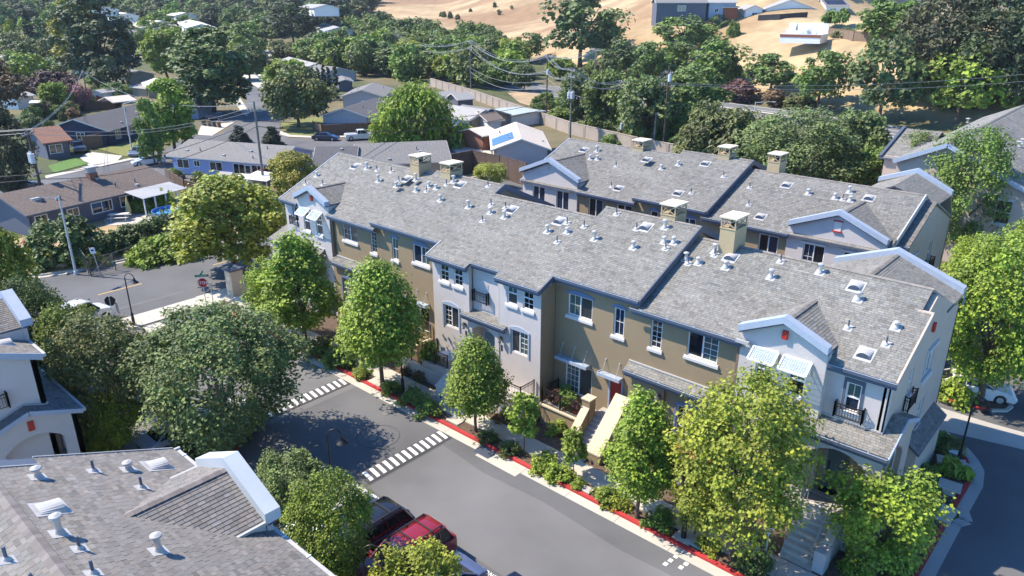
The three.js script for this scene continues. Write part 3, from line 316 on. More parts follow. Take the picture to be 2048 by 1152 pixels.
  win(t, F, -46.09, -44.34, 6.9, 8.25, { grid: [[2, 3], null], glass: ['dark', 'screen'] }); win(t, F, -42.73, -42.05, 6.6, 8.25, { kind: 'fixed', grid: [[2, 5]] }); win(t, F, -40.3, -39.6, 6.62, 8.28, { kind: 'fixed', grid: [[2, 2]], glass: ['teal'], head: 'arch', rise: 0.14 }); win(t, F, -38.0, -36.3, 6.98, 8.28, { grid: [[1, 1], [2, 2]], glass: ['blue', 'teal'], head: 'arch' }); win(t, F, -38.6, -36.6, 1.85, 3.85, { name: 'sliding_door', grid: [[3, 5], null], sill: false });
  awning(t, -38.9, -36.5, 4.06, zt, 0.42);
  wall(t, FZ(zl), [[-47.35, 0], [-42.2, 0], [-42.2, 5.0], [-47.35, 5.0]], [archPath(-46.3, 1.8, -44.4, 3.85, 4.15)], M.tan, 0.26); win(t, FZ(zl), -46.28, -44.42, 1.82, 3.82, { name: 'sliding_door', grid: [[3, 5], null], sill: false, head: 'arch', side: true });
  rp(t, Pl1, -47.4, -42.1, -31.36, -31.9, { th: 0.1, seed: 12 }); gutter(t, -47.4, -42.1, 5.0, -31.36); part('flashing', gb().box(-47.4, 5.34, -31.9, -42.1, 5.42, -31.82), M.pale, t); part('downpipe', gb().box(-47.36, 0.2, -31.86, -47.24, 8.5, -31.74), M.wood2, t);
  wall(t, Fk, [[-51.7, 0], [-47.42, 0], [-47.42, 9.25], [-49.55, 10.2], [-51.7, 9.25]], [hole(-51.0, -50.15, 6.72, 8.3), hole(-49.3, -48.45, 6.72, 8.3)], M.gray, 0.3); for (const [a, b] of [[-51.0, -50.15], [-49.3, -48.45]]) win(t, Fk, a, b, 6.72, 8.3, { kind: 'hung', grid: [null, [2, 2]] }); glassAwning(t, -51.15, -49.95, 8.62, 8.16, zk, 0.66); glassAwning(t, -49.5, -48.28, 8.6, 8.14, zk, 0.66);
  gableTrim(t, -51.75, 9.6, -49.55, 10.6, -47.35, 9.68, zk); crossRoof(t, PL2, -51.65, -49.55, -47.45, 10.3, 9.35, zk - 0.12); gableVent(t, -49.5, 9.6, zk);
  wall(t, FZ(-31.95), [[-54.05, 0], [-51.7, 0], [-51.7, 8.9], [-54.05, 8.9]], [hole(-52.87, -52.19, 7.05, 8.45)], M.gray, 0.28); win(t, FZ(-31.95), -52.87, -52.19, 7.05, 8.45, { kind: 'hung', glass: ['blue', 'blue'], surround: true }); juliet(t, -53.2, -52.0, 6.75, -31.95, 0.7);
  wall(t, FXm(-54.05), [[-43.4, 0], [-31.96, 0], [-31.96, 8.7], [-37.6, 11.2], [-43.4, 8.7]], [], M.gray, 0.28);
  { const P2 = pl(5.25, -30.95, 0.41); rp(t, P2, -55.6, -51.7, -30.95, -31.95, { th: 0.1, seed: 13 }); rp(t, P2, -51.7, -48.4, -30.95, -31.65, { th: 0.1, seed: 14 }); rp(t, P2, -55.6, -54.05, -31.95, -33.4, { th: 0.1, seed: 15 }); wall(t, FZ(-31.12), [[-55.4, 0], [-48.6, 0], [-48.6, 5.2], [-55.4, 5.2]], [archPath(-53.8, 1.8, -51.4, 4.3, 4.9)], M.gray, 0.25); wall(t, FXm(-55.4), [[-35.5, 0], [-31.37, 0], [-31.37, 5.1], [-33.4, 5.9], [-35.5, 5.1]], [], M.gray, 0.25); gutter(t, -55.6, -48.4, 5.22, -30.95); part('flashing', gb().box(-51.7, 5.56, -31.648, -48.4, 5.66, -31.58).box(-54.05, 5.68, -31.94, -51.72, 5.78, -31.88), M.pale, t); part('wall', gb().box(-55.2, 0, -35.5, -54.06, 5, -33.5), M.gray, t); }
  // rear wall
  wall(t, FZm(-43.3), [[6.8, 0], [54.05, 0], [54.05, 8.7], [6.8, 8.7]], [], M.tan, 0.25);
  // --- roofs
  const back = { plain: roofPlain };
  rp(t, PC, -34.72, -31.05, -30.22, -36.65, { seed: 31, ridges: [[[-34.72, 11.47, -36.65], [-25.95, 11.47, -36.65]]] }); rp(t, PC, -31.05, -28.65, -30.68, -36.65, { seed: 32 }); rp(t, PC, -28.65, -25.95, -30.22, -36.65, { seed: 33 }); rp(t, PC, -25.95, -25.15, -30.22, -37.67, { seed: 34 }); rp(t, PC, -25.15, -19.35, -31.5, -37.67, { seed: 35, ridges: [[[-25.95, 11.92, -37.67], [-19.35, 11.92, -37.67]]] });
  rp(t, pl(11.45, -36.65, -0.44), -34.72, -25.95, -36.65, -43.4, back); rp(t, pl(11.92, -37.67, -0.44), -25.95, -19.35, -37.67, -43.4, back);
  gutter(t, -34.7, -31.05, yOn(PC, -30.22), -30.24); gutter(t, -31.05, -28.65, yOn(PC, -30.68), -30.7); gutter(t, -28.65, -25.15, yOn(PC, -30.22), -30.24); gutter(t, -25.4, -19.35, yOn(PC, -31.5), -31.52);
  rake(t, -25.12, yOn(PC, -30.22), -30.22, yOn(PC, -31.45), -31.45, 0.26); rake(t, -34.74, yOn(PC, -30.22), -30.22, yOn(PC, -31.6), -31.6, 0.2, 0.08, M.pale);
  const step = (x, P, Pb, zr0, m) => { rake(t, x, yOn(P, P.z0 + 0.05), P.z0 + 0.05, yOn(P, zr0), zr0); part('step_wall', gb().slab([[x - 0.05, yOn(Pb, P.z0) - 0.1, P.z0 - 0.3], [x - 0.05, yOn(Pb, zr0) - 0.3, zr0], [x - 0.05, yOn(P, zr0) - 0.15, zr0], [x - 0.05, yOn(P, P.z0 - 0.3) - 0.15, P.z0 - 0.3]], [-0.15, 0, 0]), m ?? M.tan, t); };
  step(-19.31, PC, PR, -37.67); step(-34.7, PL, PC, -37.75);
  part('step_wall', gb().slab([[-19.36, 8.6, -43.3], [-19.36, 11.6, -37.67], [-19.36, 10.9, -37.67], [-19.36, 8.3, -43.3]].reverse(), [-0.15, 0, 0]).slab([[-34.76, 8.9, -43.2], [-34.76, 8.4, -43.2], [-34.76, 11.0, -37], [-34.76, 11.75, -37.75]], [-0.15, 0, 0]), M.tan, t); rake(t, -34.7, 11.9, -37.75, 9.3, -43.4); rake(t, -19.31, 11.92, -37.67, 9.3, -43.4);
  rp(t, PR, -19.35, -13.58, -31.48, -37.4, { seed: 41, ridges: [[[-19.35, 11.37, -37.4], [-7.05, 11.37, -37.4]]] }); rp(t, PR, -13.58, -9.48, -31.8, -37.4, { seed: 42 }); rp(t, PR, -9.48, -7.05, -31.72, -37.4, { seed: 43 }); rp(t, PR, -7.05, -6.55, -31.72, -35.85, { seed: 44 }); rp(t, pl(11.36, -37.4, -0.44), -19.35, -7.05, -37.4, -43.5, back);
  gutter(t, -19.85, -13.5, yOn(PR, -31.48), -31.5); gutter(t, -9.48, -6.55, yOn(PR, -31.72), -31.74); rake(t, -6.57, yOn(PR, -31.72), -31.72, yOn(PR, -35.85), -35.85, 0.2, 0.08, M.peach); part('gutter_end', gb().box(-13.75, 8.63, -31.5, -13.1, 8.79, -31.36), M.pale, t);
  part('step_cap', gb().box(-7.2, 10.6, -36.05, -6.55, 10.72, -35.83), M.peach, t);
  rp(t, PL, -41.65, -34.72, -31.5, -37.75, { seed: 51, ridges: [[[-41.65, 11.9, -37.75], [-34.72, 11.9, -37.75]]] }); rp(t, PL2, -47.45, -41.65, -31.42, -37.75, { seed: 52, ridges: [[[-53.95, 11.6, -37.75], [-41.65, 11.6, -37.75]]] }); rp(t, PL2, -51.7, -47.45, -31.8, -37.75, { seed: 53 }); rp(t, PL2, -54.25, -51.7, -31.6, -37.75, { seed: 54 }); rp(t, pl(11.75, -37.75, -0.44), -54.25, -34.72, -37.75, -43.5, back);
  gutter(t, -47.45, -41.6, yOn(PL2, -31.42), -31.44); gutter(t, -42.1, -34.72, yOn(PL, -31.5), -31.52); gutter(t, -54.25, -51.7, yOn(PL2, -31.6), -31.62); rake(t, -54.27, yOn(PL2, -31.6), -31.6, 11.6, -37.75, 0.22, 0.08, M.trim);
  // rear cross gable at the right end, its raised trim seen from behind
  { const Pb = pl(11.36, -37.4, -0.44); gableTrim(t, -13.6, 9.9, -10.38, 11.15, -6.75, 9.75, -43.4, -1, 0.45, 0.36); const zb = -37.9; roofPlane(t, [[-10.3, 10.85, zb], [-10.3, 10.85, -43.35], [-13.6, 9.55, -43.35], [-13.6, 9.55, zb]], { th: 0.1, seed: 61 }); roofPlane(t, [[-10.3, 10.85, -43.35], [-10.3, 10.85, zb], [-6.75, 9.4, zb - 2.4], [-6.75, 9.4, -43.35]], { th: 0.1, seed: 62, ridges: [[[-10.3, 10.87, zb], [-10.3, 10.87, -43.3]]] }); wall(t, FZm(-43.32), [[6.9, 0], [13.6, 0], [13.6, 9.5], [10.38, 10.8], [6.9, 9.4]], [], M.gray, 0.25); part('downpipe', gb().beam([-6.7, 9.3, -43.6], [-6.6, 9.0, -42.9], 0.08, 0.08), M.pale, t); }
  // --- chimneys
  chimney(t, -44.0, -43.0, -38.4, -37.1, 11.0, onZ(860, 318, -37.1).y); chimney(t, -40.55, -39.55, -38.4, -37.1, 11.0, onZ(921, 333, -37.1).y);
  chimney(t, onZ(1320, 445, -37.6).x, onZ(1349, 450, -37.6).x, -38.9, -37.6, 11.0, onZ(1351, 412, -37.6).y); chimney(t, onZ(1437, 491, -36.6).x, onZ(1467, 496, -36.6).x, -38.0, -36.6, 10.6, onZ(1472, 438, -36.6).y);
  // --- roof fittings, spotted one by one
  ventsAt(t, PR, [['c', 1372, 519], ['c', 1397, 527, 0.3], ['p', 1376, 528], ['p', 1429, 511], ['c', 1430, 505, 0.45], ['h', 1462, 515], ['c', 1452, 536, 0.34], ['p', 1561, 524], ['c', 1542, 556, 0.42], ['c', 1640, 546, 0.45], ['h', 1712, 574], ['c', 1716, 600, 0.36], ['p', 1696, 657], ['c', 1792, 656, 0.26], ['p', 1772, 690], ['h', 1730, 709]]);
  ventsAt(t, PC, [['p', 982, 410], ['p', 1011, 416], ['h', 1023, 420], ['c', 981, 426, 0.34], ['c', 1009, 435, 0.4], ['p', 965, 443], ['h', 1119, 443], ['p', 1134, 447], ['c', 1095, 464, 0.4], ['c', 1135, 465, 0.26], ['p', 1168, 454], ['p', 1114, 485], ['c', 1189, 479, 0.48], ['p', 1273, 459], ['h', 1291, 455], ['c', 1330, 456, 0.45], ['c', 1329, 485, 0.3], ['c', 1348, 486, 0.32], ['p', 1331, 498], ['c', 1267, 496, 0.36], ['p', 1233, 429]]);
  ventsAt(t, PL2, [['h', 711, 333], ['c', 734, 337, 0.45], ['p', 754, 341], ['p', 783, 344], ['c', 634, 352, 0.3], ['p', 612, 369], ['p', 646, 370], ['c', 757, 363, 0.48]]);
  ventsAt(t, PL, [['p', 798, 363], ['h', 813, 358], ['c', 832, 360, 0.45], ['c', 793, 373, 0.3], ['c', 858, 373, 0.3], ['c', 873, 377, 0.26], ['c', 833, 382, 0.26], ['p', 853, 383], ['p', 893, 370], ['c', 907, 364, 0.42], ['h', 920, 370], ['p', 976, 373], ['c', 881, 401, 0.36], ['c', 937, 415, 0.45]]);
  // --- patios, walls and steps along the pavement (fixed to the house)
  const pt = part('patio', gb().box(-24.9, 0, -31.88, -21.95, 1.36, -30.2), M.tan, t); part('wall_cap', gb().box(-24.98, 1.362, -30.42, -21.95, 1.46, -30.12).box(-24.98, 1.362, -31.8, -24.72, 1.46, -30.43), M.cap, pt); part('patio_floor', gb().box(-24.72, 1.362, -31.88, -21.95, 1.40, -30.43), M.conc2, pt); railing(t, [[-22.1, 1.46, -30.27], [-24.84, 1.46, -30.27], [-24.84, 1.46, -31.8]], 1.0, 0.12);
  // stairs to the red door between two sloped stucco walls
  { const g = gb(), n = 8; for (let i = 0; i < n; i++) { const y = 1.8 * (n - i) / (n + 1), z = -31.0 + i * 0.245; g.box(-21.5, 0, z, -20.5, y, z + 0.245); } g.box(-21.5, 0, -31.86, -19.9, 1.8, -31.0); part('steps', g, M.conc2, t);
    const L = part('stair_wall', gb().slab([[-21.52, 0, -29.0], [-21.52, 0, -31.0], [-21.52, 2.35, -31.0], [-21.52, 2.35, -30.62], [-21.52, 0.75, -29.0]], [-0.42, 0, 0]).box(-22.0, 0, -31.0, -21.46, 2.75, -30.42), M.tan, t); part('wall_cap', gb().slab([[-21.97, 0.86, -28.95], [-21.47, 0.86, -28.95], [-21.47, 2.46, -30.55], [-21.97, 2.46, -30.55]], [0, -0.1, 0]).box(-22.05, 2.751, -31.05, -21.41, 2.83, -30.37), M.cap, L);
    const Rw = part('stair_wall', gb().slab([[-19.62, 0, -28.95], [-19.62, 0, -31.6], [-19.62, 3.1, -31.6], [-19.62, 0.6, -28.95]], [-0.86, 0, 0]), M.tan, t); part('wall_cap', gb().slab([[-20.52, 0.71, -28.92], [-19.58, 0.71, -28.92], [-19.58, 3.21, -31.6], [-20.52, 3.21, -31.6]], [0, -0.1, 0]), M.cap, Rw); part('bottom_step', gb().box(-21.6, 0.1, -29.04, -20.45, 0.24, -28.6), M.conc2, t); }
  // patio below the bay right of the stairs
  const p3 = part('patio', gb().box(-17.6, 0, -31.75, -14.2, 1.42, -30.5), M.tan, t); part('wall_cap', gb().box(-17.68, 1.421, -30.72, -14.12, 1.52, -30.42), M.cap, p3); part('patio_floor', gb().box(-17.55, 1.421, -31.75, -14.2, 1.46, -30.72), M.terracotta, p3); railing(t, [[-17.6, 1.52, -30.55], [-14.2, 1.52, -30.55]], 1.0, 0.12);
  // patio in front of the gray block
  const p4 = part('patio', gb().box(-34.4, 0, -30.6, -31.9, 1.5, -29.2), M.gray, t); part('patio_floor', gb().box(-34.3, 1.501, -30.58, -31.95, 1.53, -29.4), M.conc2, p4); part('wall_cap', gb().box(-34.45, 1.501, -29.4, -31.85, 1.6, -29.12), M.sill, p4); railing(t, [[-34.35, 1.6, -30.55], [-34.35, 1.6, -29.25], [-31.95, 1.6, -29.25]], 1.0, 0.12);
  const lw = part('garden_wall', gb().box(-36.6, 0, -29.3, -31.0, 1.05, -29.1), M.gray, t); part('wall_cap', gb().box(-36.64, 1.051, -29.34, -30.95, 1.13, -29.06), M.sill, lw); railing(t, [[-36.5, 1.13, -29.2], [-34.5, 1.13, -29.2]], 0.75, 0.12);
  const p5 = part('patio', gb().box(-39.2, 0, -31.88, -36.3, 1.5, -30.4), M.tan, t); part('wall_cap', gb().box(-39.25, 1.501, -30.62, -36.22, 1.6, -30.32).box(-36.52, 1.501, -31.8, -36.22, 1.6, -30.63), M.cap, p5); railing(t, [[-39.1, 1.6, -30.47], [-36.37, 1.6, -30.47], [-36.37, 1.6, -31.8]], 1.0, 0.12);
  const p6 = part('patio', gb().box(-28.3, 0, -30.58, -25.6, 1.5, -29.2), M.gray, t); part('wall_cap', gb().box(-28.35, 1.501, -29.4, -25.52, 1.6, -29.12).box(-25.82, 1.501, -30.55, -25.52, 1.6, -29.41), M.sill, p6); railing(t, [[-28.2, 1.6, -29.25], [-25.67, 1.6, -29.25], [-25.67, 1.6, -30.5]], 1.0, 0.12);
  { const g = gb(); for (let i = 0; i < 8; i++) g.box(-31.6, 0, -30.3 + i * 0.2, -28.4, 1.75 * (8 - i) / 9, -30.1 + i * 0.2); part('steps', g, M.conc2, t); }
  part('gate_post', gb().box(-25.2, 0, -29.5, -24.9, 1.15, -29.2).box(-25.24, 1.151, -29.54, -24.86, 1.24, -29.16), M.sill, t);
}

// ===== the second row behind it =====
const rowB = thing('townhouse_row', 'second townhouse row standing behind the front row, with a dark stepped roof line', 'townhouse', [-28, 0, -57]);
{
  const t = rowB, z = -50.35, F = FZ(z), P1 = pl(8.75, -50, 0.40), P2 = pl(9.2, -49.95, 0.385), P3 = pl(8.75, -50, 0.384), back = { plain: roofPlain };
  wall(t, FZ(z + 0.12), [[-43.9, 0], [-37.7, 0], [-37.7, 9.45], [-40.72, 10.75], [-43.9, 9.4]], [hole(-42.7, -41.28, 7.0, 8.45), hole(-39.99, -38.58, 6.6, 8.42)], M.gray, 0.3); for (const [a, b, y] of [[-42.7, -41.28, 7.0], [-39.99, -38.58, 6.6]]) win(t, FZ(z + 0.12), a, b, y, 8.43, { head: 'bar', side: true, glass: ['blue', 'blue'] });
  gableTrim(t, -44.05, 9.85, -40.72, 11.2, -37.35, 9.82, z + 0.12); crossRoof(t, P1, -43.9, -40.72, -37.55, 10.85, 9.45, z, { tone: TONE.b }); part('gable_vent', gb().box(-41.05, 10.1, z + 0.13, -40.75, 10.55, z + 0.16), M.peach, t);
  wall(t, F, [[-37.7, 0], [-19.16, 0], [-19.16, 8.7], [-25.6, 8.7], [-25.6, 9.15], [-31.7, 9.15], [-31.7, 8.7], [-37.7, 8.7]], [hole(-36.54, -35.05, 6.3, 8.32), hole(-33.62, -32.16, 6.9, 8.3), hole(-30.4, -29.7, 6.6, 8.3), hole(-27.53, -26.36, 6.9, 8.3), hole(-24.0, -23.0, 6.9, 8.25), hole(-21.24, -19.78, 6.4, 8.27)], M.tan, 0.25);
  win(t, F, -36.54, -35.05, 6.3, 8.32, { glass: ['dark', 'blue'], sill: false }); win(t, F, -33.62, -32.16, 6.9, 8.3, {}); win(t, F, -30.4, -29.7, 6.6, 8.3, { head: 'arch', kind: 'fixed' }); win(t, F, -27.53, -26.36, 6.9, 8.3, { head: 'arch', glass: ['blue', 'blue'] }); win(t, F, -24.0, -23.0, 6.9, 8.25, {}); win(t, F, -21.24, -19.78, 6.4, 8.27, { glass: ['dark', 'blue'], sill: false });
  wall(t, FZ(z + 0.12), [[-19.16, 0], [-12.65, 0], [-12.65, 9.25], [-15.85, 10.6], [-19.16, 9.25]], [hole(-17.94, -16.45, 6.4, 8.28), hole(-15.24, -13.75, 6.9, 8.25)], M.gray, 0.3); win(t, FZ(z + 0.12), -17.94, -16.45, 6.4, 8.28, { head: 'bar', side: true, grid: [[2, 2], null], glass: ['blue', 'dark'] }); win(t, FZ(z + 0.12), -15.24, -13.75, 6.9, 8.25, { head: 'bar', glass: ['blue', 'dark'] });
  gableTrim(t, -19.12, 9.72, -15.82, 11.05, -12.55, 9.65, z + 0.12); crossRoof(t, P3, -19.1, -15.85, -12.65, 10.68, 9.32, z, { tone: TONE.b });
  { const v = part('gable_vent', gb().box(-16.08, 9.55, z + 0.13, -15.62, 10.2, z + 0.17), M.offwhite, t); part('vent_trim', gb().box(-16.16, 9.47, z + 0.13, -15.54, 9.55, z + 0.24).box(-16.16, 10.2, z + 0.13, -15.54, 10.28, z + 0.24), M.red, v); }
  rp(t, P1, -43.95, -31.72, -49.95, -57.1, { seed: 71, tone: TONE.b, e: 0.2, ridges: [[[-43.95, 11.6, -57.1], [-31.72, 11.6, -57.1]]] }); rp(t, P2, -31.72, -25.35, -49.9, -57.15, { seed: 72, tone: TONE.b, e: 0.2, ridges: [[[-31.72, 11.98, -57.15], [-25.35, 11.98, -57.15]]] }); rp(t, P3, -25.35, -12.45, -49.95, -56.8, { seed: 73, tone: TONE.b, e: 0.2, ridges: [[[-25.35, 11.37, -56.8], [-12.45, 11.37, -56.8]]] });
  rp(t, pl(11.6, -57.1, -0.4), -43.95, -31.72, -57.1, -64, back); rp(t, pl(11.98, -57.15, -0.4), -31.72, -25.35, -57.15, -64, back); rp(t, pl(11.37, -56.8, -0.4), -25.35, -12.45, -56.8, -64, back);
  gutter(t, -37.6, -31.7, 8.75, -49.97); gutter(t, -31.9, -25.4, 9.2, -49.92); gutter(t, -25.75, -19.0, 8.74, -49.97); rake(t, -25.31, yOn(P2, -49.9), -49.9, yOn(P2, -57.15), -57.15); rake(t, -25.31, yOn(P2, -57.15), -57.15, 9.3, -64); part('step_wall', gb().slab([[-25.36, 8.6, -50.2], [-25.36, 11.1, -57], [-25.36, 11.9, -57], [-25.36, 9.2, -50.2]], [-0.15, 0, 0]), M.tan, t);
  // lower strip of roof at the right end
  const P4 = pl(8.15, -50, 0.384); rp(t, P4, -12.45, -11.7, -51.9, -57.2, { seed: 74, tone: TONE.d }); rp(t, pl(yOn(P4, -57.2), -57.2, -0.384), -12.45, -11.7, -57.2, -63, back); rake(t, -12.42, yOn(P3, -51.5), -51.5, yOn(P3, -56.8), -56.8, 0.4, 0.08, M.gray); wall(t, FXp(-12.47), [[50.5, 0], [63.8, 0], [63.8, 8.9], [57, 11.2], [50.5, 8.85]], [], M.gray, 0.25); wall(t, FXp(-11.85), [[52.1, 0], [63, 0], [63, 8.6], [57.2, 10.7], [52.1, 8.75]], [hole(53.6, 54.9, 5.6, 7.7), hole(58.2, 59.0, 6.0, 7.7)], M.peach, 0.25); wall(t, FZ(-52.1), [[-12.45, 0], [-11.85, 0], [-11.85, 8.7], [-12.45, 8.7]], [], M.tan, 0.2); win(t, FXp(-11.85), 53.6, 54.9, 5.6, 7.7, { head: 'bar' }); win(t, FXp(-11.85), 58.2, 59.0, 6.0, 7.7, { kind: 'hung' }); railing(t, [[-11.8, 5.6, -57.9], [-11.55, 5.6, -57.9], [-11.55, 5.6, -59.3], [-11.8, 5.6, -59.3]], 0.8, 0.12, 'balcony_railing');
  gutter(t, -12.4, -11.68, yOn(P4, -51.9), -51.92);
  gableTrim(t, -17.6, 10.7, -14.9, 11.75, -12.2, 10.4, -63.8, -1, 0.4, 0.36); roofPlane(t, [[-14.9, 11.4, -58], [-14.9, 11.4, -63.75], [-17.6, 10.2, -63.75], [-17.6, 10.2, -58]], { th: 0.1, seed: 75 }); roofPlane(t, [[-14.9, 11.4, -63.75], [-14.9, 11.4, -58], [-12.2, 10.1, -59], [-12.2, 10.1, -63.75]], { th: 0.1, seed: 76 }); wall(t, FZm(-63.7), [[11.9, 0], [43.9, 0], [43.9, 8.8], [17.5, 8.8], [17.5, 10.3], [14.9, 11.4], [12.2, 10.1], [11.9, 8.7]], [], M.tan, 0.25); wall(t, FXm(-43.9), [[-64, 0], [-50.5, 0], [-50.5, 8.8], [-57, 11.4], [-64, 8.8]], [], M.gray, 0.25); rake(t, -43.97, yOn(P1, -49.95), -49.95, 11.6, -57.1, 0.22, 0.08, M.trim);
  const zc = -57.3; for (const [px0, py0, px1, py1, pt] of [[1264, 306, 1285, 311, 282], [1435, 319, 1457, 325, 295], [1532, 351, 1556, 356, 309]]) { const a = onZ(px0, py0, zc + 0.6), b = onZ(px1, py1, zc + 0.6); chimney(t, a.x, b.x, zc - 0.7, zc + 0.6, 10.8, onZ(px1, pt, zc + 0.6).y); }
  ventsAt(t, P1, [['h', 1168, 300], ['c', 1194, 303, 0.45], ['c', 1181, 318, 0.3], ['c', 1195, 319, 0.3], ['p', 1232, 333], ['h', 1237, 377], ['p', 1223, 374]]); ventsAt(t, P2, [['h', 1293, 320], ['c', 1323, 338, 0.3], ['c', 1357, 330, 0.3], ['h', 1411, 328], ['h', 1356, 387], ['p', 1382, 387], ['p', 1447, 354]]); ventsAt(t, P3, [['p', 1499, 376], ['p', 1497, 411], ['h', 1573, 371], ['h', 1521, 434], ['c', 1617, 388, 0.32], ['c', 1670, 397, 0.32], ['p', 1685, 400], ['c', 1701, 402, 0.3], ['c', 1699, 385, 0.42], ['h', 1738, 397], ['p', 1713, 431]]);
}

// ===== the row on the near side of the street: only its roof shows =====
const rowD = thing('townhouse_row', 'near townhouse roof of grey shingles filling the bottom left corner', 'townhouse', [-18, 0, -4]);
{
  const t = rowD, P = pl(8.75, -9, -0.41), P2 = pl(11.08, -3.32, 0.41), yy = (z) => yOn(P, z);
  const tabMats = [0.86, 0.95, 1.03, 1.13].map((k) => mat(TONE.d[0] * k, TONE.d[1] * k, TONE.d[2] * k, { map: T.fine, roughness: 0.95 })); const near = V3(-19.8, 9.5, -6.6);
  const picks = []; const cand = []; const take = (F, x, b, w, e, c) => { const p = F.to3(x + w / 2, b + e / 2, 0); const v = V3(...p), q = v.clone().sub(CC), dz = q.dot(CF), sx = 1024 + FPX * q.dot(CR) / dz, sy = 576 - FPX * q.dot(CU) / dz; if (sx > 205 && sx < 470 && sy > 1025 && sy < 1125 && picks.length < 300) { picks.push([F, x, b, w, e, c]); return true; } return false; };
  const quad = (x0, x1, z0, z1) => [[x0, yy(z0), z0], [x1, yy(z0), z0], [x1, yy(z1), z1], [x0, yy(z1), z1]];
  const r = part('roof', gb().slab(quad(-24.6, -8, -8.95, -3.32).reverse(), [0, -0.16, 0]), M.slate, t); const g = gb(); shingleGB(g, quad(-24.6, -24.0, -8.95, -4.7), TONE.d, { seed: 81 }); shingleGB(g, quad(-24.0, -8, -8.95, -3.32), TONE.d, { seed: 82, take }); const sh = part('shingles', g, M.shingle, r); sh.userData.kind = 'stuff';
  const tabG = {}; for (const [F, x, b, w, e, c] of picks) { const key = Math.round(w * 25); tabG[key] ??= (() => { const W = key / 25, q = gb(); const a = [-W / 2, 0, 0.021], bb = [W / 2, 0, 0.021], cc = [W / 2, e, 0.006], d = [-W / 2, e, 0.006], a0 = [-W / 2, 0, 0], b0 = [W / 2, 0, 0], c0 = [W / 2, e, 0], d0 = [-W / 2, e, 0]; return q.quad(a, bb, cc, d).quad(a0, b0, bb, a).quad(b0, c0, cc, bb).quad(d0, a0, a, d).build(); })(); const mm = tabMats[clamp(Math.floor((c[1] / (TONE.d[1] * K) - 0.72) / 0.13), 0, 3)]; const m = shade(new THREE.Mesh(tabG[key], mm)); m.name = 'shingle'; const B = new THREE.Matrix4().makeBasis(F.a, F.b, F.n), o = V3(...F.to3(x + w / 2, b, 0)); m.quaternion.setFromRotationMatrix(B); m.position.copy(o.sub(t.position)); r.add(m); }
  const g2 = gb(); shingleGB(g2, [[-24.0, 11.08, -3.32], [-8, 11.08, -3.32], [-8, 9.0, 1.8], [-24.0, 9.0, 1.8]], TONE.d, { seed: 83 }); ridgeCap(g2, [-24.0, 11.1, -3.32], [-8, 11.1, -3.32], TONE.d, 0.17, 5, 0.07); const s2 = part('shingles', g2, M.shingle, r); s2.userData.kind = 'stuff'; part('roof', gb().slab([[-24, 11.05, -3.32], [-24, 8.98, 1.8], [-8, 8.98, 1.8], [-8, 11.05, -3.32]], [0, -0.16, 0]), M.slate, t);
  part('gutter', gb().box(-24.6, 8.56, -9.1, -8, 8.74, -8.98).box(-24.6, 8.62, -9.14, -24.5, 8.8, -8.9), M.pale, t); const gs = gb(); for (let x = -24; x < -8; x += 1.3) gs.box(x, 8.742, -9.1, x + 0.05, 8.77, -8.9); part('gutter_strap', gs, M.white, t); part('drip_edge', gb().beam([-24.62, yy(-8.9), -8.9], [-24.62, yy(-4.7), -4.7], 0.04, 0.1).beam([-24.02, yy(-4.7), -4.7], [-24.02, yy(-3.4), -3.4], 0.04, 0.1), M.pale, t);
  wall(t, FZm(-8.7), [[8, 0], [24.2, 0], [24.2, 8.65], [8, 8.65]], [], M.tan, 0.25); wall(t, FXm(-24.2), [[-8.7, 0], [1.6, 0], [1.6, 8.8], [-3.3, 10.9], [-8.7, 8.7]], [], M.gray, 0.25);
  // dormer with the thick pale parapet
  const xL = -22.15, xP = -20.1, xR = -17.95, yR = 10.12, yE = 9.25, zF = -8.75, zr = -9 + (yR - 8.75) / 0.41, ze = -9 + (yE - 8.75) / 0.41;
  roofPlane(t, [[xP, yR, zr], [xP, yR, zF], [xL, yE, zF], [xL, yE, ze]], { th: 0.08, seed: 84, tone: TONE.d }); roofPlane(t, [[xP, yR, zF], [xP, yR, zr], [xR, yE, ze], [xR, yE, zF]], { th: 0.08, seed: 85, tone: TONE.d, ridges: [[[xP, yR + 0.02, zF], [xP, yR + 0.02, zr]]] });
  gableTrim(t, xR + 0.1, 9.55, xP, 10.55, xL - 0.1, 9.55, zF - 0.05, -1, 0.42, 0.38, mat(0.50, 0.55, 0.57, { map: T.coarse, roughness: 0.7 })); part('dormer_wall', gb().slab([[xL, 8.4, zF - 0.02], [xR, 8.4, zF - 0.02], [xR, 9.3, zF - 0.02], [xP, 10.25, zF - 0.02], [xL, 9.3, zF - 0.02]], [0, 0, -0.2]).tri([xR - 0.03, yE - 0.05, zF], [xR - 0.03, yE - 0.05, ze], [xR - 0.03, 8.7, zF]), M.gray, t); part('gutter', gb().beam([xR + 0.06, yE - 0.03, zF], [xR + 0.06, yE - 0.03, ze], 0.09, 0.09).beam([xL - 0.06, yE - 0.03, zF], [xL - 0.06, yE - 0.03, ze], 0.09, 0.09), M.pale, t);
  ventsAt(t, P, [['c', 76, 955, 0.3], ['p', 188, 943], ['c', 257, 940, 0.26], ['p', 284, 976], ['c', 120, 1068, 0.55], ['p', 160, 1099], ['c', 318, 1103, 0.5], ['p', 187, 1148], ['p', 14, 1122]], 1);
  for (const [px, py] of [[101, 1018], [315, 932]]) { const p = onSlope(px, py, P); ventHood(t, p, 0.41, 1, 0.34, 0.3, 0.26); }
}
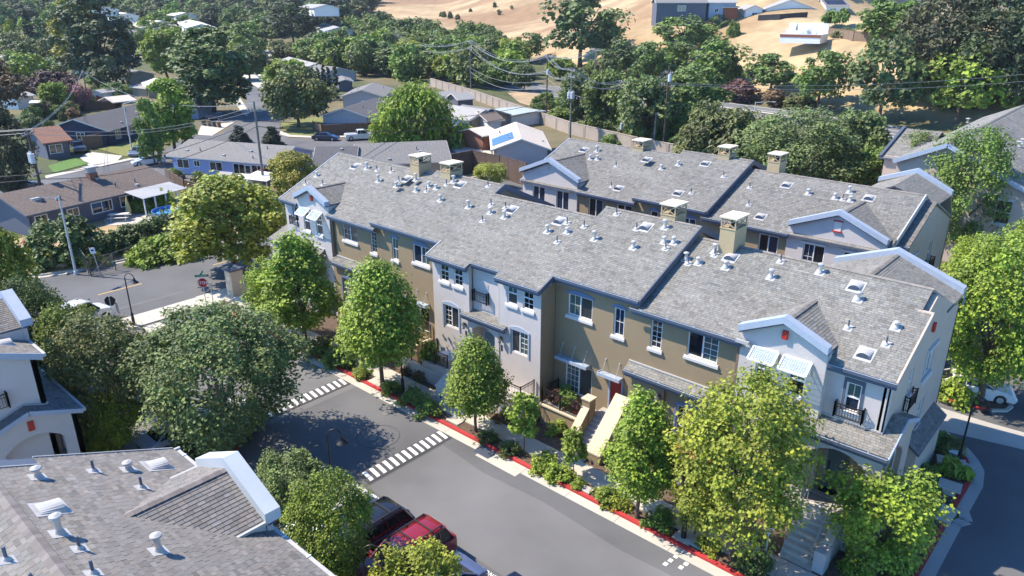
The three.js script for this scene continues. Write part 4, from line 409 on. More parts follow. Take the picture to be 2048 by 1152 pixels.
// ===== the row left of the path =====
const rowC = thing('townhouse_row', 'pale stucco townhouse end with an arched porch at the left edge', 'townhouse', [-46, 0, -4]);
{
  const t = rowC, x = -38.3, P = pl(8.25, -8.75, -0.38), F = FXp(x);
  wall(t, F, [[-6, 0], [8.5, 0], [8.5, 8.15], [3, 10.25], [-6, 7.0]], [], M.gray, 0.28); wall(t, FZm(-8.5), [[38.3, 0], [58, 0], [58, 8.2], [38.3, 8.2]], [], M.gray, 0.25);
  const rr_ = (x0, x1, z0, z1, o) => roofPlane(t, [[x0, yOn(P, z0), z0], [x1, yOn(P, z0), z0], [x1, yOn(P, z1), z1], [x0, yOn(P, z1), z1]], o); rr_(-58, -38.1, -8.75, -3, { seed: 91, tone: TONE.d }); roofPlane(t, [[-58, 10.43, -3], [-38.1, 10.43, -3], [-38.1, 8.2, 3], [-58, 8.2, 3]], { plain: roofPlain });
  part('rake_board', gb().beam([-38.08, 8.1, -8.75], [-38.08, 10.28, -3], 0.08, 0.3).beam([-38.08, 10.28, -3], [-38.08, 8.1, 3], 0.08, 0.3), M.trim, t); part('gutter', gb().box(-58, 8.08, -8.9, -38.06, 8.24, -8.77), M.pale, t);
  // lower porch with its own gable end
  const xo = -37.75, PPf = pl(5.05, -9.75, -0.36); wall(t, FXp(xo), [[5.2, 0], [9.5, 0], [9.5, 5.05], [7.5, 5.72], [5.2, 4.9]], [archPath(6.2, 1.6, 8.75, 3.85, 4.45)], M.gray, 0.3); wall(t, FZm(-9.5), [[37.75, 0], [44, 0], [44, 5], [37.75, 5]], [archPath(38.4, 1.6, 40.6, 3.85, 4.4)], M.gray, 0.25); wall(t, FXp(-40.6), [[4, 0], [9.2, 0], [9.2, 5], [4, 5]], [], M.peach, 0.2); part('wall', gb().box(-40.6, 0, -6.2, -37.9, 5, -6.0), M.peach, t); part('porch_floor', gb().box(-40.6, 0, -9.5, -37.9, 1.6, -5.4), M.conc2, t);
  roofPlane(t, [[-44, 5.05, -9.75], [-37.55, 5.05, -9.75], [-37.55, 5.86, -7.5], [-44, 5.86, -7.5]], { th: 0.08, seed: 92, tone: TONE.d }); roofPlane(t, [[-38.3, 5.86, -7.5], [-37.55, 5.86, -7.5], [-37.55, 4.95, -5.0], [-38.3, 4.95, -5.0]], { th: 0.08, seed: 93, tone: TONE.d });
  part('fascia', gb().beam([-37.52, 4.93, -9.75], [-37.52, 5.74, -7.5], 0.07, 0.22).beam([-37.52, 5.74, -7.5], [-37.52, 4.83, -5.0], 0.07, 0.22), M.trim, t); part('gutter', gb().box(-44, 4.9, -9.88, -37.5, 5.06, -9.76), M.pale, t); part('flashing', gb().box(-38.29, 5.6, -8.55, -38.24, 5.68, -8.45).beam([-38.27, 5.55, -8.5], [-38.27, 5.92, -7.5], 0.05, 0.08).beam([-38.27, 5.92, -7.5], [-38.27, 5.1, -5.2], 0.05, 0.08), M.pale, t); part('gable_vent', gb().box(-37.74, 4.75, -7.62, -37.66, 5.25, -7.36), M.red, t); railing(t, [[-38.28, 6.1, -6.1], [-38.05, 6.1, -6.1], [-38.05, 6.1, -6.95], [-38.28, 6.1, -6.95]], 0.75, 0.12, 'balcony_railing'); railing(t, [[-38.1, 1.6, -8.6], [-38.1, 1.6, -7.4]], 1.0, 0.12);
  // dormer behind with pale parapet
  const xL = -44.6, xP = -42.4, xR = -40.25, zF = -8.7, yR = 9.85, yE = 9.0, zr = -8.75 + (yR - 8.25) / 0.38, ze = -8.75 + (yE - 8.25) / 0.38; roofPlane(t, [[xP, yR, zF], [xP, yR, zr], [xR, yE, ze], [xR, yE, zF]], { th: 0.08, seed: 94, tone: TONE.d }); roofPlane(t, [[xP, yR, zr], [xP, yR, zF], [xL, yE, zF], [xL, yE, ze]], { th: 0.08, seed: 95, tone: TONE.d }); gableTrim(t, xR + 0.1, 9.4, xP, 10.35, xL - 0.1, 9.4, zF - 0.05, -1, 0.42, 0.38); part('dormer_wall', gb().slab([[xL, 8.0, zF], [xR, 8.0, zF], [xR, 9.1, zF], [xP, 10.0, zF], [xL, 9.1, zF]], [0, 0, -0.2]).tri([xR - 0.03, yE - 0.05, zF], [xR - 0.03, yE - 0.05, ze], [xR - 0.03, 8.3, zF]), M.gray, t); { const p = onSlope(8, 687, P); ventHood(t, p, 0.38, 1, 0.34, 0.3, 0.26); }
}
// ===== the row at the right edge =====
const rowE = thing('townhouse_row', 'gray roofed townhouse beyond the trees at the right edge', 'townhouse', [-6, 0, -95]);
{
  const t = rowE, z = -80, w = FZ(z), pk = onZ(1897, 287, z + 0.3), rt = onZ(2048, 376, z + 0.3), s = (pk.y - rt.y) / (rt.x - pk.x), xe = 6, ye = pk.y - s * (xe - pk.x), xl = pk.x - 4.5, yl = pk.y - s * 4.5;
  const wn = onZ(1366 + 1890 / 3, 395, z), wb = onZ(1990, 415, z); wall(t, w, [[xl + 0.4, 0], [xe, 0], [xe, ye], [pk.x, pk.y - 0.2], [xl + 0.4, yl]], [hole(wn.x, wn.x + 1.3, wn.y - 2.4, wn.y - 0.2)], M.peach, 0.3); win(t, w, wn.x, wn.x + 1.3, wn.y - 2.4, wn.y - 0.2, { kind: 'hung', head: 'bar', glass: ['blue', 'blue'] });
  const L = 38; roofPlane(t, [[pk.x, pk.y, z + 0.4], [xe, ye, z + 0.4], [xe, ye, z - L], [pk.x, pk.y, z - L]], { seed: 97, e: 0.3, w: 0.5 }); roofPlane(t, [[pk.x, pk.y, z - L], [xl, yl, z - L], [xl, yl, z + 0.4], [pk.x, pk.y, z + 0.4]], { seed: 98, e: 0.3, w: 0.5, ridges: [[[pk.x, pk.y, z + 0.4], [pk.x, pk.y, z - L]]] }); part('rake_board', gb().beam([pk.x, pk.y - 0.15, z + 0.45], [xe, ye - 0.15, z + 0.45], 0.12, 0.4).beam([xl, yl - 0.15, z + 0.45], [pk.x, pk.y - 0.15, z + 0.45], 0.12, 0.4), M.trim, t); part('wall', gb().box(xl + 0.3, 0, z - L, xl + 0.6, yl - 0.2, z - 0.05), M.peach, t);
  // lower wing to the left with its raised trims
  const a = onZ(1875, 300, z - 8); const lw = part('wing_wall', gb().box(a.x - 5, 0, z - 22, xl + 0.3, yl - 1.2, z - 8), M.peach, t); roofPlane(t, [[a.x - 5.4, yl - 1.4, z - 7.6], [xl + 0.5, yl - 1.4, z - 7.6], [xl + 0.5, yl + 0.9, z - 15], [a.x - 5.4, yl + 0.9, z - 15]], { seed: 99, e: 0.3, w: 0.5 }); roofPlane(t, [[a.x - 5.4, yl + 0.9, z - 15], [xl + 0.5, yl + 0.9, z - 15], [xl + 0.5, yl - 1.4, z - 22.4], [a.x - 5.4, yl - 1.4, z - 22.4]], { plain: roofPlain });
  part('parapet', gb().beam([a.x - 5.4, yl - 1.3, z - 7.6], [a.x - 5.4, yl + 1.0, z - 15], 0.3, 0.3).beam([a.x - 5.4, yl + 1.0, z - 15], [a.x - 5.4, yl - 1.3, z - 22.4], 0.3, 0.3), M.slate, t);
  for (const [k, px, py] of [['h', 1975, 262], ['h', 1980, 276], ['c', 1940, 278], ['p', 1979, 302], ['c', 2003, 303], ['c', 2038, 293], ['c', 2045, 288], ['c', 1935, 245], ['p', 1927, 262]]) { const d = rayDir(px, py); const sg = px < 1940 ? -1 : 1, tpar = (pk.y - CC.y - sg * s * (CC.x - pk.x)) / (d.y + sg * s * d.x); const q = CC.clone().addScaledVector(d, tpar); if (q.z < z && q.z > z - L) { if (k === 'p') ventPipe(t, q, 0, -1); else if (k === 'c') ventCap(t, q, 0, -1, 0.5, 0.3); else ventHood(t, q, 0.1, -1); } }
}
// ---------- ground, roads, pavements ----------
{ // one terrain sheet to the horizon: finer near the camera
  const g = new GB(); const pos = [], col = [], idx = [], uv = []; const NI = 210, NJ = 240;
  for (let i = 0; i <= NI; i++) { const s = -60 + 1700 * Math.pow(i / NI, 1.7); for (let j = 0; j <= NJ; j++) { const w = 60 + Math.max(s, 0) * 0.95; const q = lerp(-w - 60, w + 60, j / NJ); const x = s * VF.x + q * 0.74314, z = s * VF.z - q * 0.66913; const h = terrain(x, z); pos.push(x, h - 0.03, z); uv.push(x, z);
      const [d] = hillD(x, z); const hill = sstep(1, 6, d); const n = fbm(x * 0.06, z * 0.06, 4), m = fbm(x * 0.012 + 5, z * 0.03 + 2, 4), st = fbm((x * 0.8 + z * 0.6) * 0.05, (x * 0.6 - z * 0.8) * 0.012, 4);
      const dry = [0.46 + 0.26 * (n - 0.5), 0.345 + 0.22 * (n - 0.5), 0.19 + 0.14 * (n - 0.5)], rust = [0.30, 0.185, 0.095], base = [0.17 + 0.08 * (n - 0.5), 0.145 + 0.06 * (n - 0.5), 0.075], green = [0.07, 0.095, 0.03]; const far = sstep(-48, -84, (x + 60) * 0.97 + (z + 174) * 0.24) * sstep(5, 30, d);
      const hc = dry.map((v, k) => lerp(v, rust[k], far * clamp((st - 0.36) * 4.5, 0, 0.9))); const gc = base.map((v, k) => lerp(v, green[k], sstep(0.45, 0.65, m) * 0.8)); for (let k = 0; k < 3; k++) col.push(lerp(gc[k], hc[k], hill) * K); } }
  for (let i = 0; i < NI; i++) for (let j = 0; j < NJ; j++) { const a = i * (NJ + 1) + j, b = a + 1, c = a + NJ + 1, d = c + 1; idx.push(a, b, c, b, d, c); }
  const geo = new THREE.BufferGeometry(); geo.setAttribute('position', new THREE.Float32BufferAttribute(pos, 3)); geo.setAttribute('color', new THREE.Float32BufferAttribute(col, 3)); geo.setAttribute('uv', new THREE.Float32BufferAttribute(uv, 2)); geo.setIndex(idx); geo.computeVertexNormals(); if (geo.attributes.normal.getY(100) < 0) { for (let i = 0; i < idx.length; i += 3) { const q = idx[i]; idx[i] = idx[i + 1]; idx[i + 1] = q; } geo.setIndex(idx); geo.computeVertexNormals(); }
  const m = new THREE.MeshStandardMaterial({ vertexColors: true, roughness: 1, map: T.dry, bumpMap: T.mulch, bumpScale: 0.12 });
  structure('ground', geo, m, 'valley floor and dry grass hills');
}
// flat sheet from plan points [x, z] at height y
function sheet(name, pts, y, m, label) { const sh = new THREE.Shape(pts.map((p) => new THREE.Vector2(p[0], -p[1]))); const g = new THREE.ShapeGeometry(sh); g.rotateX(-Math.PI / 2); const P = g.attributes.position, uv = []; for (let i = 0; i < P.count; i++) { uv.push(P.getX(i), P.getZ(i)); P.setY(i, y); } g.setAttribute('uv', new THREE.Float32BufferAttribute(uv, 2)); return structure(name, g, m, label); }
// a strip of width w along plan points
function strip(pts, w, y0, y1) { const g = gb(); for (let i = 0; i + 1 < pts.length; i++) { const a = V3(pts[i][0], 0, pts[i][1]), b = V3(pts[i + 1][0], 0, pts[i + 1][1]), t = b.clone().sub(a).normalize(), s = V3(-t.z, 0, t.x).multiplyScalar(w / 2); const q = (p, k, y) => [p.x + s.x * k, y, p.z + s.z * k]; const a2 = a.clone().addScaledVector(t, -0.004), b2 = b.clone().addScaledVector(t, 0.004); g.quad(q(a2, -1, y1), q(a2, 1, y1), q(b2, 1, y1), q(b2, -1, y1)); if (y0 !== undefined) g.quad(q(a2, -1, y0), q(a2, -1, y1), q(b2, -1, y1), q(b2, -1, y0)).quad(q(a2, 1, y1), q(a2, 1, y0), q(b2, 1, y0), q(b2, 1, y1)).quad(q(a2, 1, y0), q(a2, 1, y1), q(a2, -1, y1), q(a2, -1, y0)).quad(q(b2, -1, y0), q(b2, -1, y1), q(b2, 1, y1), q(b2, 1, y0)); } return g; }
const arcPts = (cx, cz, r, a0, a1, n = 8) => Array.from({ length: n + 1 }, (_, i) => { const a = lerp(a0, a1, i / n) * Math.PI / 180; return [cx + r * Math.cos(a), cz + r * Math.sin(a)]; });
// the complex: private street
sheet('planting_bed', [[-58.5, -46], [-7, -46], [-4.3, -42], [-4.3, -26.2], [-58.5, -26.2]], 0.085, M.mulch, 'bark mulch beds around the front row');
sheet('road', [[-60.2, -25.7], [-3.4, -25.7], [10, -25.7], [10, -9], [-37, -9], [-60.2, -9]], 0.004, M.asphalt, 'private asphalt street between the rows');
sheet('road', [[-27.6, -24.7], [-24, -24.3], [-20, -24.55], [-15, -24.2], [-11.5, -24.4], [-10.9, -22], [-11.6, -19.3], [-27.6, -19.3]], 0.008, M.asphalt2, 'older grey asphalt surface of the private street');
{ const t = structure('kerb_strip', strip([[-56.6, -26.31], [-4.6, -26.31]], 0.22, 0, 0.15), M.redCurb, 'long kerb painted red'); void t; }
{ const g = gb(); for (let x = -56; x < -5; x += 3.05) g.box(x, 0, -26.2, x + 3.03, 0.018, x > -27.2 && x < -24 ? -25.2 : -25.62); structure('gutter_pan', g, M.conc, 'pale concrete gutter along the red kerb'); }
{ const g = gb(); for (let x = -57.5; x < -5; x += 1.52) g.box(x, 0.05, -28.55, x + 1.505, 0.152 + 0.004 * hash2(Math.round(x * 10), 3), -27.22); const w = structure('pavement', gb().box(-57.5, 0.0, -28.5, -5, 0.09, -27.25), M.conc2, 'concrete pavement in front of the front row'); const slabs = []; for (let x = -57.5; x < -5; x += 1.52) { const m = shade(new THREE.Mesh(gb().box(x, 0.05, -28.55, x + 1.505, 0.15 + 0.004 * hash2(Math.round(x * 10), 3), -27.22).build(), M.conc)); m.name = 'slab'; w.add(m); } for (const [x0, z0, x1, z1] of [[-36.9, -27.2, -35.7, -26.44], [-33.3, -27.2, -32.0, -26.44], [-29.4, -27.2, -28.4, -26.6], [-21.6, -29.0, -20.5, -28.57], [-31.2, -29.2, -28.8, -28.57], [-13.6, -27.2, -12.7, -26.44]]) { const m = shade(new THREE.Mesh(gb().box(x0, 0.05, z0, x1, 0.149, z1).build(), M.conc)); m.name = 'slab'; w.add(m); } }
{ const c = strip([[-4.25, -30], [-4.2, -38], [-4.15, -41], [-4.4, -42.4], [-4.9, -43.3], [-5.5, -44.1], [-6.6, -45.0]], 0.2, 0, 0.15), m = structure('kerb_strip', c, M.redCurb, 'red kerb curving round the right end of the front row'); void m; structure('gutter_pan', strip([[-3.85, -30], [-3.8, -36.8], [-3.45, -37.4], [-3.8, -38.2], [-3.75, -41], [-4.0, -42.6], [-4.5, -43.6], [-5.2, -44.5], [-6.4, -45.5]], 0.55, 0, 0.02), M.conc2, 'concrete gutter round the right end'); }
sheet('road', [[-3.6, -25.72], [12, -25.72], [12, -60], [-9, -60], [-12, -49.5], [-12, -46.1], [-6.6, -45.6], [-5.0, -44.4], [-3.9, -42], [-3.6, -38]], 0.006, M.asphalt, 'asphalt lane at the right end');
sheet('planting_bed', [[-4.3, -30], [-4.25, -41], [-4.6, -42.5], [-5.6, -44.1], [-6.7, -45], [-7, -45], [-7, -30]], 0.11, M.mulch, 'dark mulch bed beside the right end wall');
sheet('pavement', [[-12, -46.1], [-6.6, -45.7], [-2.5, -46.6], [4, -48], [4, -49.3], [-4.5, -48.6], [-12, -48.6]], 0.012, M.conc2, 'concrete apron across the lane');
{ const c = strip([[-12, -49.6], [-8.2, -49.85], [-6.3, -49.8], [-4.9, -50.2], ], 0.2, 0, 0.15); structure('kerb_strip', c, M.redCurb, 'short red kerb of the planted island by the white car'); structure('kerb_strip', strip([[-4.9, -50.2], [-4.2, -50.8], [-4.05, -51.6], [-4.6, -52.1], [-6, -52.2]], 0.2, 0, 0.15), M.conc, 'rounded concrete kerb end of the island by the white car'); sheet('planting_bed', [[-12, -49.6], [-8.2, -49.85], [-6.3, -49.8], [-4.9, -50.2], [-4.2, -50.8], [-4.05, -51.6], [-4.6, -52.1], [-12, -52.3]], 0.12, M.mulch, 'mulch island under the right hand trees'); }
sheet('planting_bed', [[-46, -64.3], [-46, -120], [10, -75], [10, -64.3]], 0.02, M.mulch, 'planted ground behind the second row');
sheet('planting_bed', [[-46, -50.2], [-46, -43.5], [-7, -43.5], [-12, -46], [-12, -50.2]], 0.018, M.conc2, 'paved court between the two rows');
// speed tables with white bars
for (const [x, nm] of [[-38.15, 'left'], [-28.35, 'right']]) { const P = [[-0.62, 0], [-0.5, 0.05], [-0.3, 0.075], [0.3, 0.075], [0.5, 0.05], [0.62, 0]], g = gb(); for (let i = 0; i < 5; i++) g.quad([x + P[i][0], P[i][1] + 0.009, -19.5], [x + P[i + 1][0], P[i + 1][1] + 0.009, -19.5], [x + P[i + 1][0], P[i + 1][1] + 0.009, -25.55], [x + P[i][0], P[i][1] + 0.009, -25.55]); const h = structure('speed_hump', g, M.patch, nm + ' speed hump across the private street'); for (let k = 0; k < 13; k++) { const z = -19.75 - k * 0.455; const q = gb(), PX = [-0.46, -0.3, 0.3, 0.46], PY = [0.066, 0.0885, 0.0885, 0.066]; for (let i = 0; i < 3; i++) { const sk = (u) => z + u * 0.16; q.quad([x + PX[i], PY[i], sk(PX[i])], [x + PX[i + 1], PY[i + 1], sk(PX[i + 1])], [x + PX[i + 1], PY[i + 1], sk(PX[i + 1]) - 0.23], [x + PX[i], PY[i], sk(PX[i]) - 0.23]); } const b = shade(new THREE.Mesh(q.build(), M.paint)); b.name = 'white_bar'; h.add(b); } }
// stall markings
sheet('road_marking', [[-40, -19.05], [-4, -19.05], [-4, -19.0], [-40, -19.0]], 0.0125, M.patch, 'seam at the head of the parking stalls');
for (let i = 0; i < 8; i++) { const x = -27.7 + i * 2.62; sheet('road_marking', [[x, -18.9], [x + 0.09, -18.9], [x + 0.09, -13.4], [x, -13.4]], 0.016, M.paint, 'white line between two parking stalls'); }
const font = await new FontLoader().loadAsync('fonts/droid/droid_sans_bold.typeface.json');
function words(txt, size, x, z, turn, y = 0.017) { const sh = font.generateShapes(txt, size), g = new THREE.ShapeGeometry(sh, 4); g.computeBoundingBox(); g.translate(-(g.boundingBox.min.x + g.boundingBox.max.x) / 2, 0, 0); g.rotateX(-Math.PI / 2); g.rotateY(turn); g.translate(x, y, z); return g; }
for (let i = 0; i < 7; i++) { const x = -26.35 + i * 2.62; const g = mergeGeometries([words('GUEST', 0.24, x, -18.72, Math.PI), words('PARKING ONLY', 0.24, x, -19.1, Math.PI)]); structure('road_marking', g, M.paint, 'white GUEST PARKING ONLY lettering at the mouth of a stall'); }
{ const sh = new THREE.Shape(); sh.absarc(0, 0, 0.38, 0.6, Math.PI * 1.55, false); sh.absarc(0, 0, 0.24, Math.PI * 1.55, 0.6, true); const g = new THREE.ShapeGeometry(sh, 16); g.rotateX(-Math.PI / 2); g.translate(-20.1, 0.018, -18.75); structure('road_marking', g, M.paint, 'large white C painted in a stall'); }
for (const [px, py] of [[1352, 1113], [1362, 1108], [1341, 1121], [1331, 1128], [1372, 1128], [1362, 1135]]) { const p = onY(px, py, 0.012); sheet('road_marking', [[p.x - 0.1, p.z - 0.12], [p.x + 0.1, p.z - 0.12], [p.x + 0.1, p.z + 0.12], [p.x - 0.1, p.z + 0.12]], 0.018, M.paint, 'worn white crossing mark near the bottom edge'); }
// manhole covers in a patch of cut asphalt
{ const out = strip([...arcPts(-31.1, -22.75, 1.25, 0, 360, 20)], 0.07, undefined, 0.017); structure('road_marking', out, M.patch, 'dark sealed cut around the manhole covers'); for (const [x, z] of [[-31.66, -22.9], [-31.17, -22.4], [-30.85, -22.85], [-32.8, -24.7]]) { const g = gb().cyl([x, 0.0, z], [x, 0.021, z], 0.24, 0.24, 20); solo('manhole_cover', g, mat(0.17, 0.168, 0.165), x < -32 ? 'lone round manhole cover near the red kerb' : 'small round manhole cover in the circled patch of asphalt', 'manhole cover', x < -32 ? undefined : 'manhole covers in the patch'); } }
solo('drain_grate', (() => { const g = gb().box(-25.9, 0.005, -26.18, -24.7, 0.03, -25.4); for (let i = 0; i < 12; i++) g.box(-25.85 + i * 0.096, 0.03, -26.0, -25.80 + i * 0.096, 0.045, -25.45); return g; })(), M.slate, 'storm drain grate set in the gutter beside the red kerb', 'drain');
// the left island of the parking court, and the entrance pavement
sheet('road', [[-57, -8.9], [-37, -8.9], [-37, -25.6], [-57, -25.6]], 0.007, M.asphalt2, 'entrance part of the private street');
{ const P = [[-33.6, -9.2], [-33.9, -13], [-34.8, -15], [-35.8, -16.2], [-37.4, -18.0], [-37.9, -18.6], [-38.5, -18.7], [-39, -18.2], [-39.2, -17.2], [-38.6, -14.5], [-38.2, -9.6]]; sheet('planting_bed', P, 0.12, M.mulch, 'planted island under the big left tree'); structure('kerb_strip', strip(P.slice(0, 6), 0.2, 0, 0.15), M.redCurb, 'red kerb of the left parking island'); structure('kerb_strip', strip(P.slice(5), 0.2, 0, 0.15), M.conc, 'concrete kerb of the left parking island'); }
sheet('planting_bed', [[-56, -9.3], [-56, -11.0], [-39, -11.0], [-39, -9.3]], 0.1, M.mulch, 'shrub bed in front of the left row'); sheet('pavement', [[-60, -11], [-44, -11], [-44, -12.4], [-60, -12.4]], 0.13, M.conc, 'path in front of the left row');
// cross street on the left
{ const far = [[-75.2, -95], [-75.0, -60], [-74.7, -34], [-74.9, -27], [-75.3, -22], [-76.2, -19.2], [-78.5, -17.2], [-84, -16.2], [-100, -16]]; const near = [[-60.0, 30], [-60.1, -10], [-60.2, -40], [-60.4, -95]];
  sheet('road', [...far, [-100, 2], [-75, 3], [-72, 30], ...near], 0.0, M.asphalt, 'asphalt cross street left of the rows'); structure('kerb_strip', strip(far, 0.2, 0, 0.14), M.conc2, 'kerb on the far side of the cross street'); structure('gutter_pan', strip(far.map(([x, z]) => [x + 0.35, z + (z > -19.3 ? 0.3 : 0)]), 0.45, undefined, 0.009), M.conc, 'gutter on the far side of the cross street');
  const pv = structure('pavement', gb().box(-60.1, 0, -30, -57.6, 0.05, -8), M.conc2, 'pale pavement along the cross street at the entrance'); for (let k = 0; k < 15; k++) for (const x of [-60.1, -58.85]) { const z = -8 - k * 1.5; const m = shade(new THREE.Mesh(gb().box(x, 0.03, z, x + 1.235, z < -13 && z > -25 ? 0.075 : 0.14, z - 1.485).build(), M.conc)); m.name = 'slab'; pv.add(m); }
  for (const [z0, z1] of [[-34.8, -31.2], [-24.4, -20.6], [-13, -9]]) sheet('road_marking', [[-67.25, z0], [-67.1, z0], [-67.1, z1], [-67.25, z1]], 0.010, M.yellow, 'yellow dash down the middle of the cross street');
  sheet('road_marking', [[-62.6, -26], [-62.3, -26], [-62.3, -15], [-62.8, -15]], 0.010, M.asphalt2, 'pale worn patch in the cross street'); sheet('verge', [[-75.2, -95], [-75.0, -60], [-74.8, -34], [-75.0, -27], [-75.4, -22], [-76.3, -19.2], [-78.6, -17.3], [-84, -16.3], [-90, -16.2], [-88, -22], [-78.6, -22], [-77.2, -30], [-77.2, -95]], 0.05, M.dirt, 'dry verge of the cross street');
  sheet('planting_bed', [[-57.5, -42], [-57.5, -64], [-44, -64], [-44, -42]], 0.06, M.mulch, 'shaded bed left of the second row'); structure('kerb_strip', strip([[-57.4, -26.3], [-57.4, -31], [-57.5, -60]], 0.2, 0, 0.15), M.conc2, 'kerb beside the left end of the front row'); sheet('pavement', [[-57.3, -21.6], [-55.9, -21.6], [-55.9, -20.2], [-57.3, -20.2]], 0.011, M.conc, 'square concrete pad in the entrance street');
}
// residential street behind and its branch
const gp = (px, py) => { const p = onY(px, py, 0); return [p.x, p.z]; };
{ sheet('road', [gp(-60, 400), gp(95, 356), gp(230, 326), gp(330, 300), gp(390, 262), gp(440, 268), gp(486, 232), gp(492, 200), gp(478, 172), gp(470, 152), gp(497, 150), gp(520, 168), gp(558, 192), gp(566, 214), gp(560, 258), gp(576, 276), gp(640, 279), gp(760, 272), gp(900, 258), gp(1000, 300), gp(900, 312), gp(620, 318), gp(520, 330), gp(330, 380), gp(60, 430), gp(-60, 470)], 0.002, M.asphalt, 'asphalt street of the ranch houses');
  sheet('pavement', [gp(90, 352), gp(272, 314), gp(275, 317), gp(92, 357)], 0.04, M.conc, 'pavement in front of the navy house'); sheet('driveway', [gp(160, 316), gp(180, 304), gp(245, 312), gp(235, 322), gp(178, 332)], 0.05, M.conc, 'concrete driveway of the navy house'); sheet('lawn', [gp(96, 332), gp(150, 316), gp(180, 327), gp(108, 346)], 0.05, M.lawn, 'bright green lawn by the brown roofed garage'); sheet('lawn', [gp(194, 298), gp(283, 282), gp(292, 290), gp(262, 312), gp(250, 313)], 0.05, M.dryLawn, 'dry lawn in front of the navy house');
  sheet('driveway', [gp(402, 252), gp(470, 244), gp(424, 272), gp(395, 270)], 0.05, M.conc, 'pale driveway beside the grey estate car'); sheet('driveway', [gp(428, 238), gp(480, 224), gp(487, 236), gp(470, 244), gp(430, 246)], 0.045, M.asphalt2, 'dark driveway under the tall dark tree'); sheet('pavement', [gp(466, 196), gp(480, 196), gp(500, 226), gp(494, 233), gp(484, 228)], 0.05, M.conc, 'curved pavement below the tall dark tree'); sheet('pavement', [gp(478, 150), gp(494, 150), gp(555, 189), gp(552, 194)], 0.05, M.conc, 'pavement along the branch street'); sheet('driveway', [gp(480, 155), gp(508, 148), gp(548, 178), gp(520, 178)], 0.055, M.conc, 'driveway with the parked white vans');
  sheet('lawn', [gp(562, 246), gp(640, 232), gp(646, 240), gp(645, 272), gp(580, 272), gp(566, 262)], 0.05, M.dryLawn, 'lawn under the round tree on the corner'); sheet('pavement', [gp(556, 268), gp(576, 274), gp(650, 277), gp(765, 270), gp(765, 268), gp(650, 274), gp(580, 270), gp(562, 262)], 0.06, M.conc, 'pavement behind the pickup truck');
  sheet('driveway', [gp(905, 288), gp(970, 280), gp(985, 312), gp(930, 316), gp(905, 300)], 0.05, M.conc, 'driveway with the row of wheeled bins'); sheet('yard', [gp(-20, 500), gp(60, 470), gp(380, 395), gp(400, 440), gp(380, 470), gp(200, 470), gp(150, 530)], 0.035, M.dirt, 'bare back yard with the round pool'); sheet('yard', [gp(20, 505), gp(60, 470), gp(100, 490), gp(105, 520), gp(40, 530)], 0.045, mat(0.26, 0.05, 0.045, { map: T.mulch, bump: T.rough, bs: 0.04, roughness: 1 }), 'patch of red lava rock mulch'); sheet('yard', [gp(205, 438), gp(300, 420), gp(375, 416), gp(378, 440), gp(300, 448), gp(215, 452)], 0.06, M.conc, 'pale patio slab round the pool'); }
// the arterial road below the hill
{ const nearE = [[60, -118], [-20, -142.5], [-38, -147], [-52.5, -152], [-67.7, -156.8], [-84, -160], [-105, -160], [-125, -158], [-150, -160], [-200, -176], [-280, -206]]; const farE = nearE.map(([x, z], i) => [x - 3.6, z - 17 - (i > 6 ? 1 : 0)]); sheet('road', [...nearE, ...farE.slice().reverse()], 0.0, M.asphalt2, 'wide arterial road below the hill'); structure('kerb_strip', strip(farE, 0.25, 0, 0.15), M.conc2, 'far kerb of the arterial road'); structure('kerb_strip', strip(nearE, 0.25, 0, 0.15), M.conc2, 'near kerb of the arterial road'); const mid = nearE.map(([x, z]) => [x - 1.8, z - 8.2]); sheet('traffic_island', [...mid.slice(3, 7), ...mid.slice(3, 7).map(([x, z]) => [x - 0.4, z - 1.7]).reverse()], 0.12, M.conc, 'raised concrete median of the arterial road'); for (let k = 0; k < 3; k++) { const off = [4.3, 12.6, 8.2][k]; for (let i = 1; i < nearE.length - 1; i++) { const a = nearE[i], b = nearE[i + 1], n = Math.floor(Math.hypot(b[0] - a[0], b[1] - a[1]) / 9); for (let j = 0; j < n; j++) { if (k === 2 && i > 2 && i < 6) continue; const t0 = j / n, t1 = t0 + 3.2 / 9 / n * n / Math.max(n, 1); const p = (t) => [lerp(a[0], b[0], t) - off * 0.21, lerp(a[1], b[1], t) - off]; structure('road_marking', strip([p(t0), p(Math.min(t0 + 3.2 / (9 * n), 1))], 0.28, undefined, 0.009), M.paint, 'white lane dash on the arterial road'); } } }
  { const c = []; for (let i = 0; i <= 10; i++) { const q = gp(lerp(1726, 1783, i / 10), 263 + 26 * Math.pow(i / 10, 1.6)); c.push(q); } structure('road_marking', strip(c, 0.35, undefined, 0.010), M.paint, 'white turn lane line curving towards the side road'); structure('road_marking', strip([gp(1726, 263), gp(1800, 275)], 0.35, undefined, 0.011), M.paint, 'straight white lane line beside the turn lane'); }
  sheet('verge', [...nearE.slice(1, 10), [-200, -168], [-150, -153], [-112, -136], [-84, -128], [-66, -117], [-40, -120], [-15, -125]], 0.012, mat(0.085, 0.10, 0.035, { map: T.grass, bump: T.rough, bs: 0.05, roughness: 1 }), 'green verge between wall and arterial road'); sheet('yard', [gp(1015, 186), gp(1068, 182), gp(1110, 200), gp(1140, 225), gp(1092, 222), gp(1040, 206)], 0.03, mat(0.42, 0.30, 0.17, { map: T.dry, roughness: 1 }), 'dry bare patch behind the block wall'); }
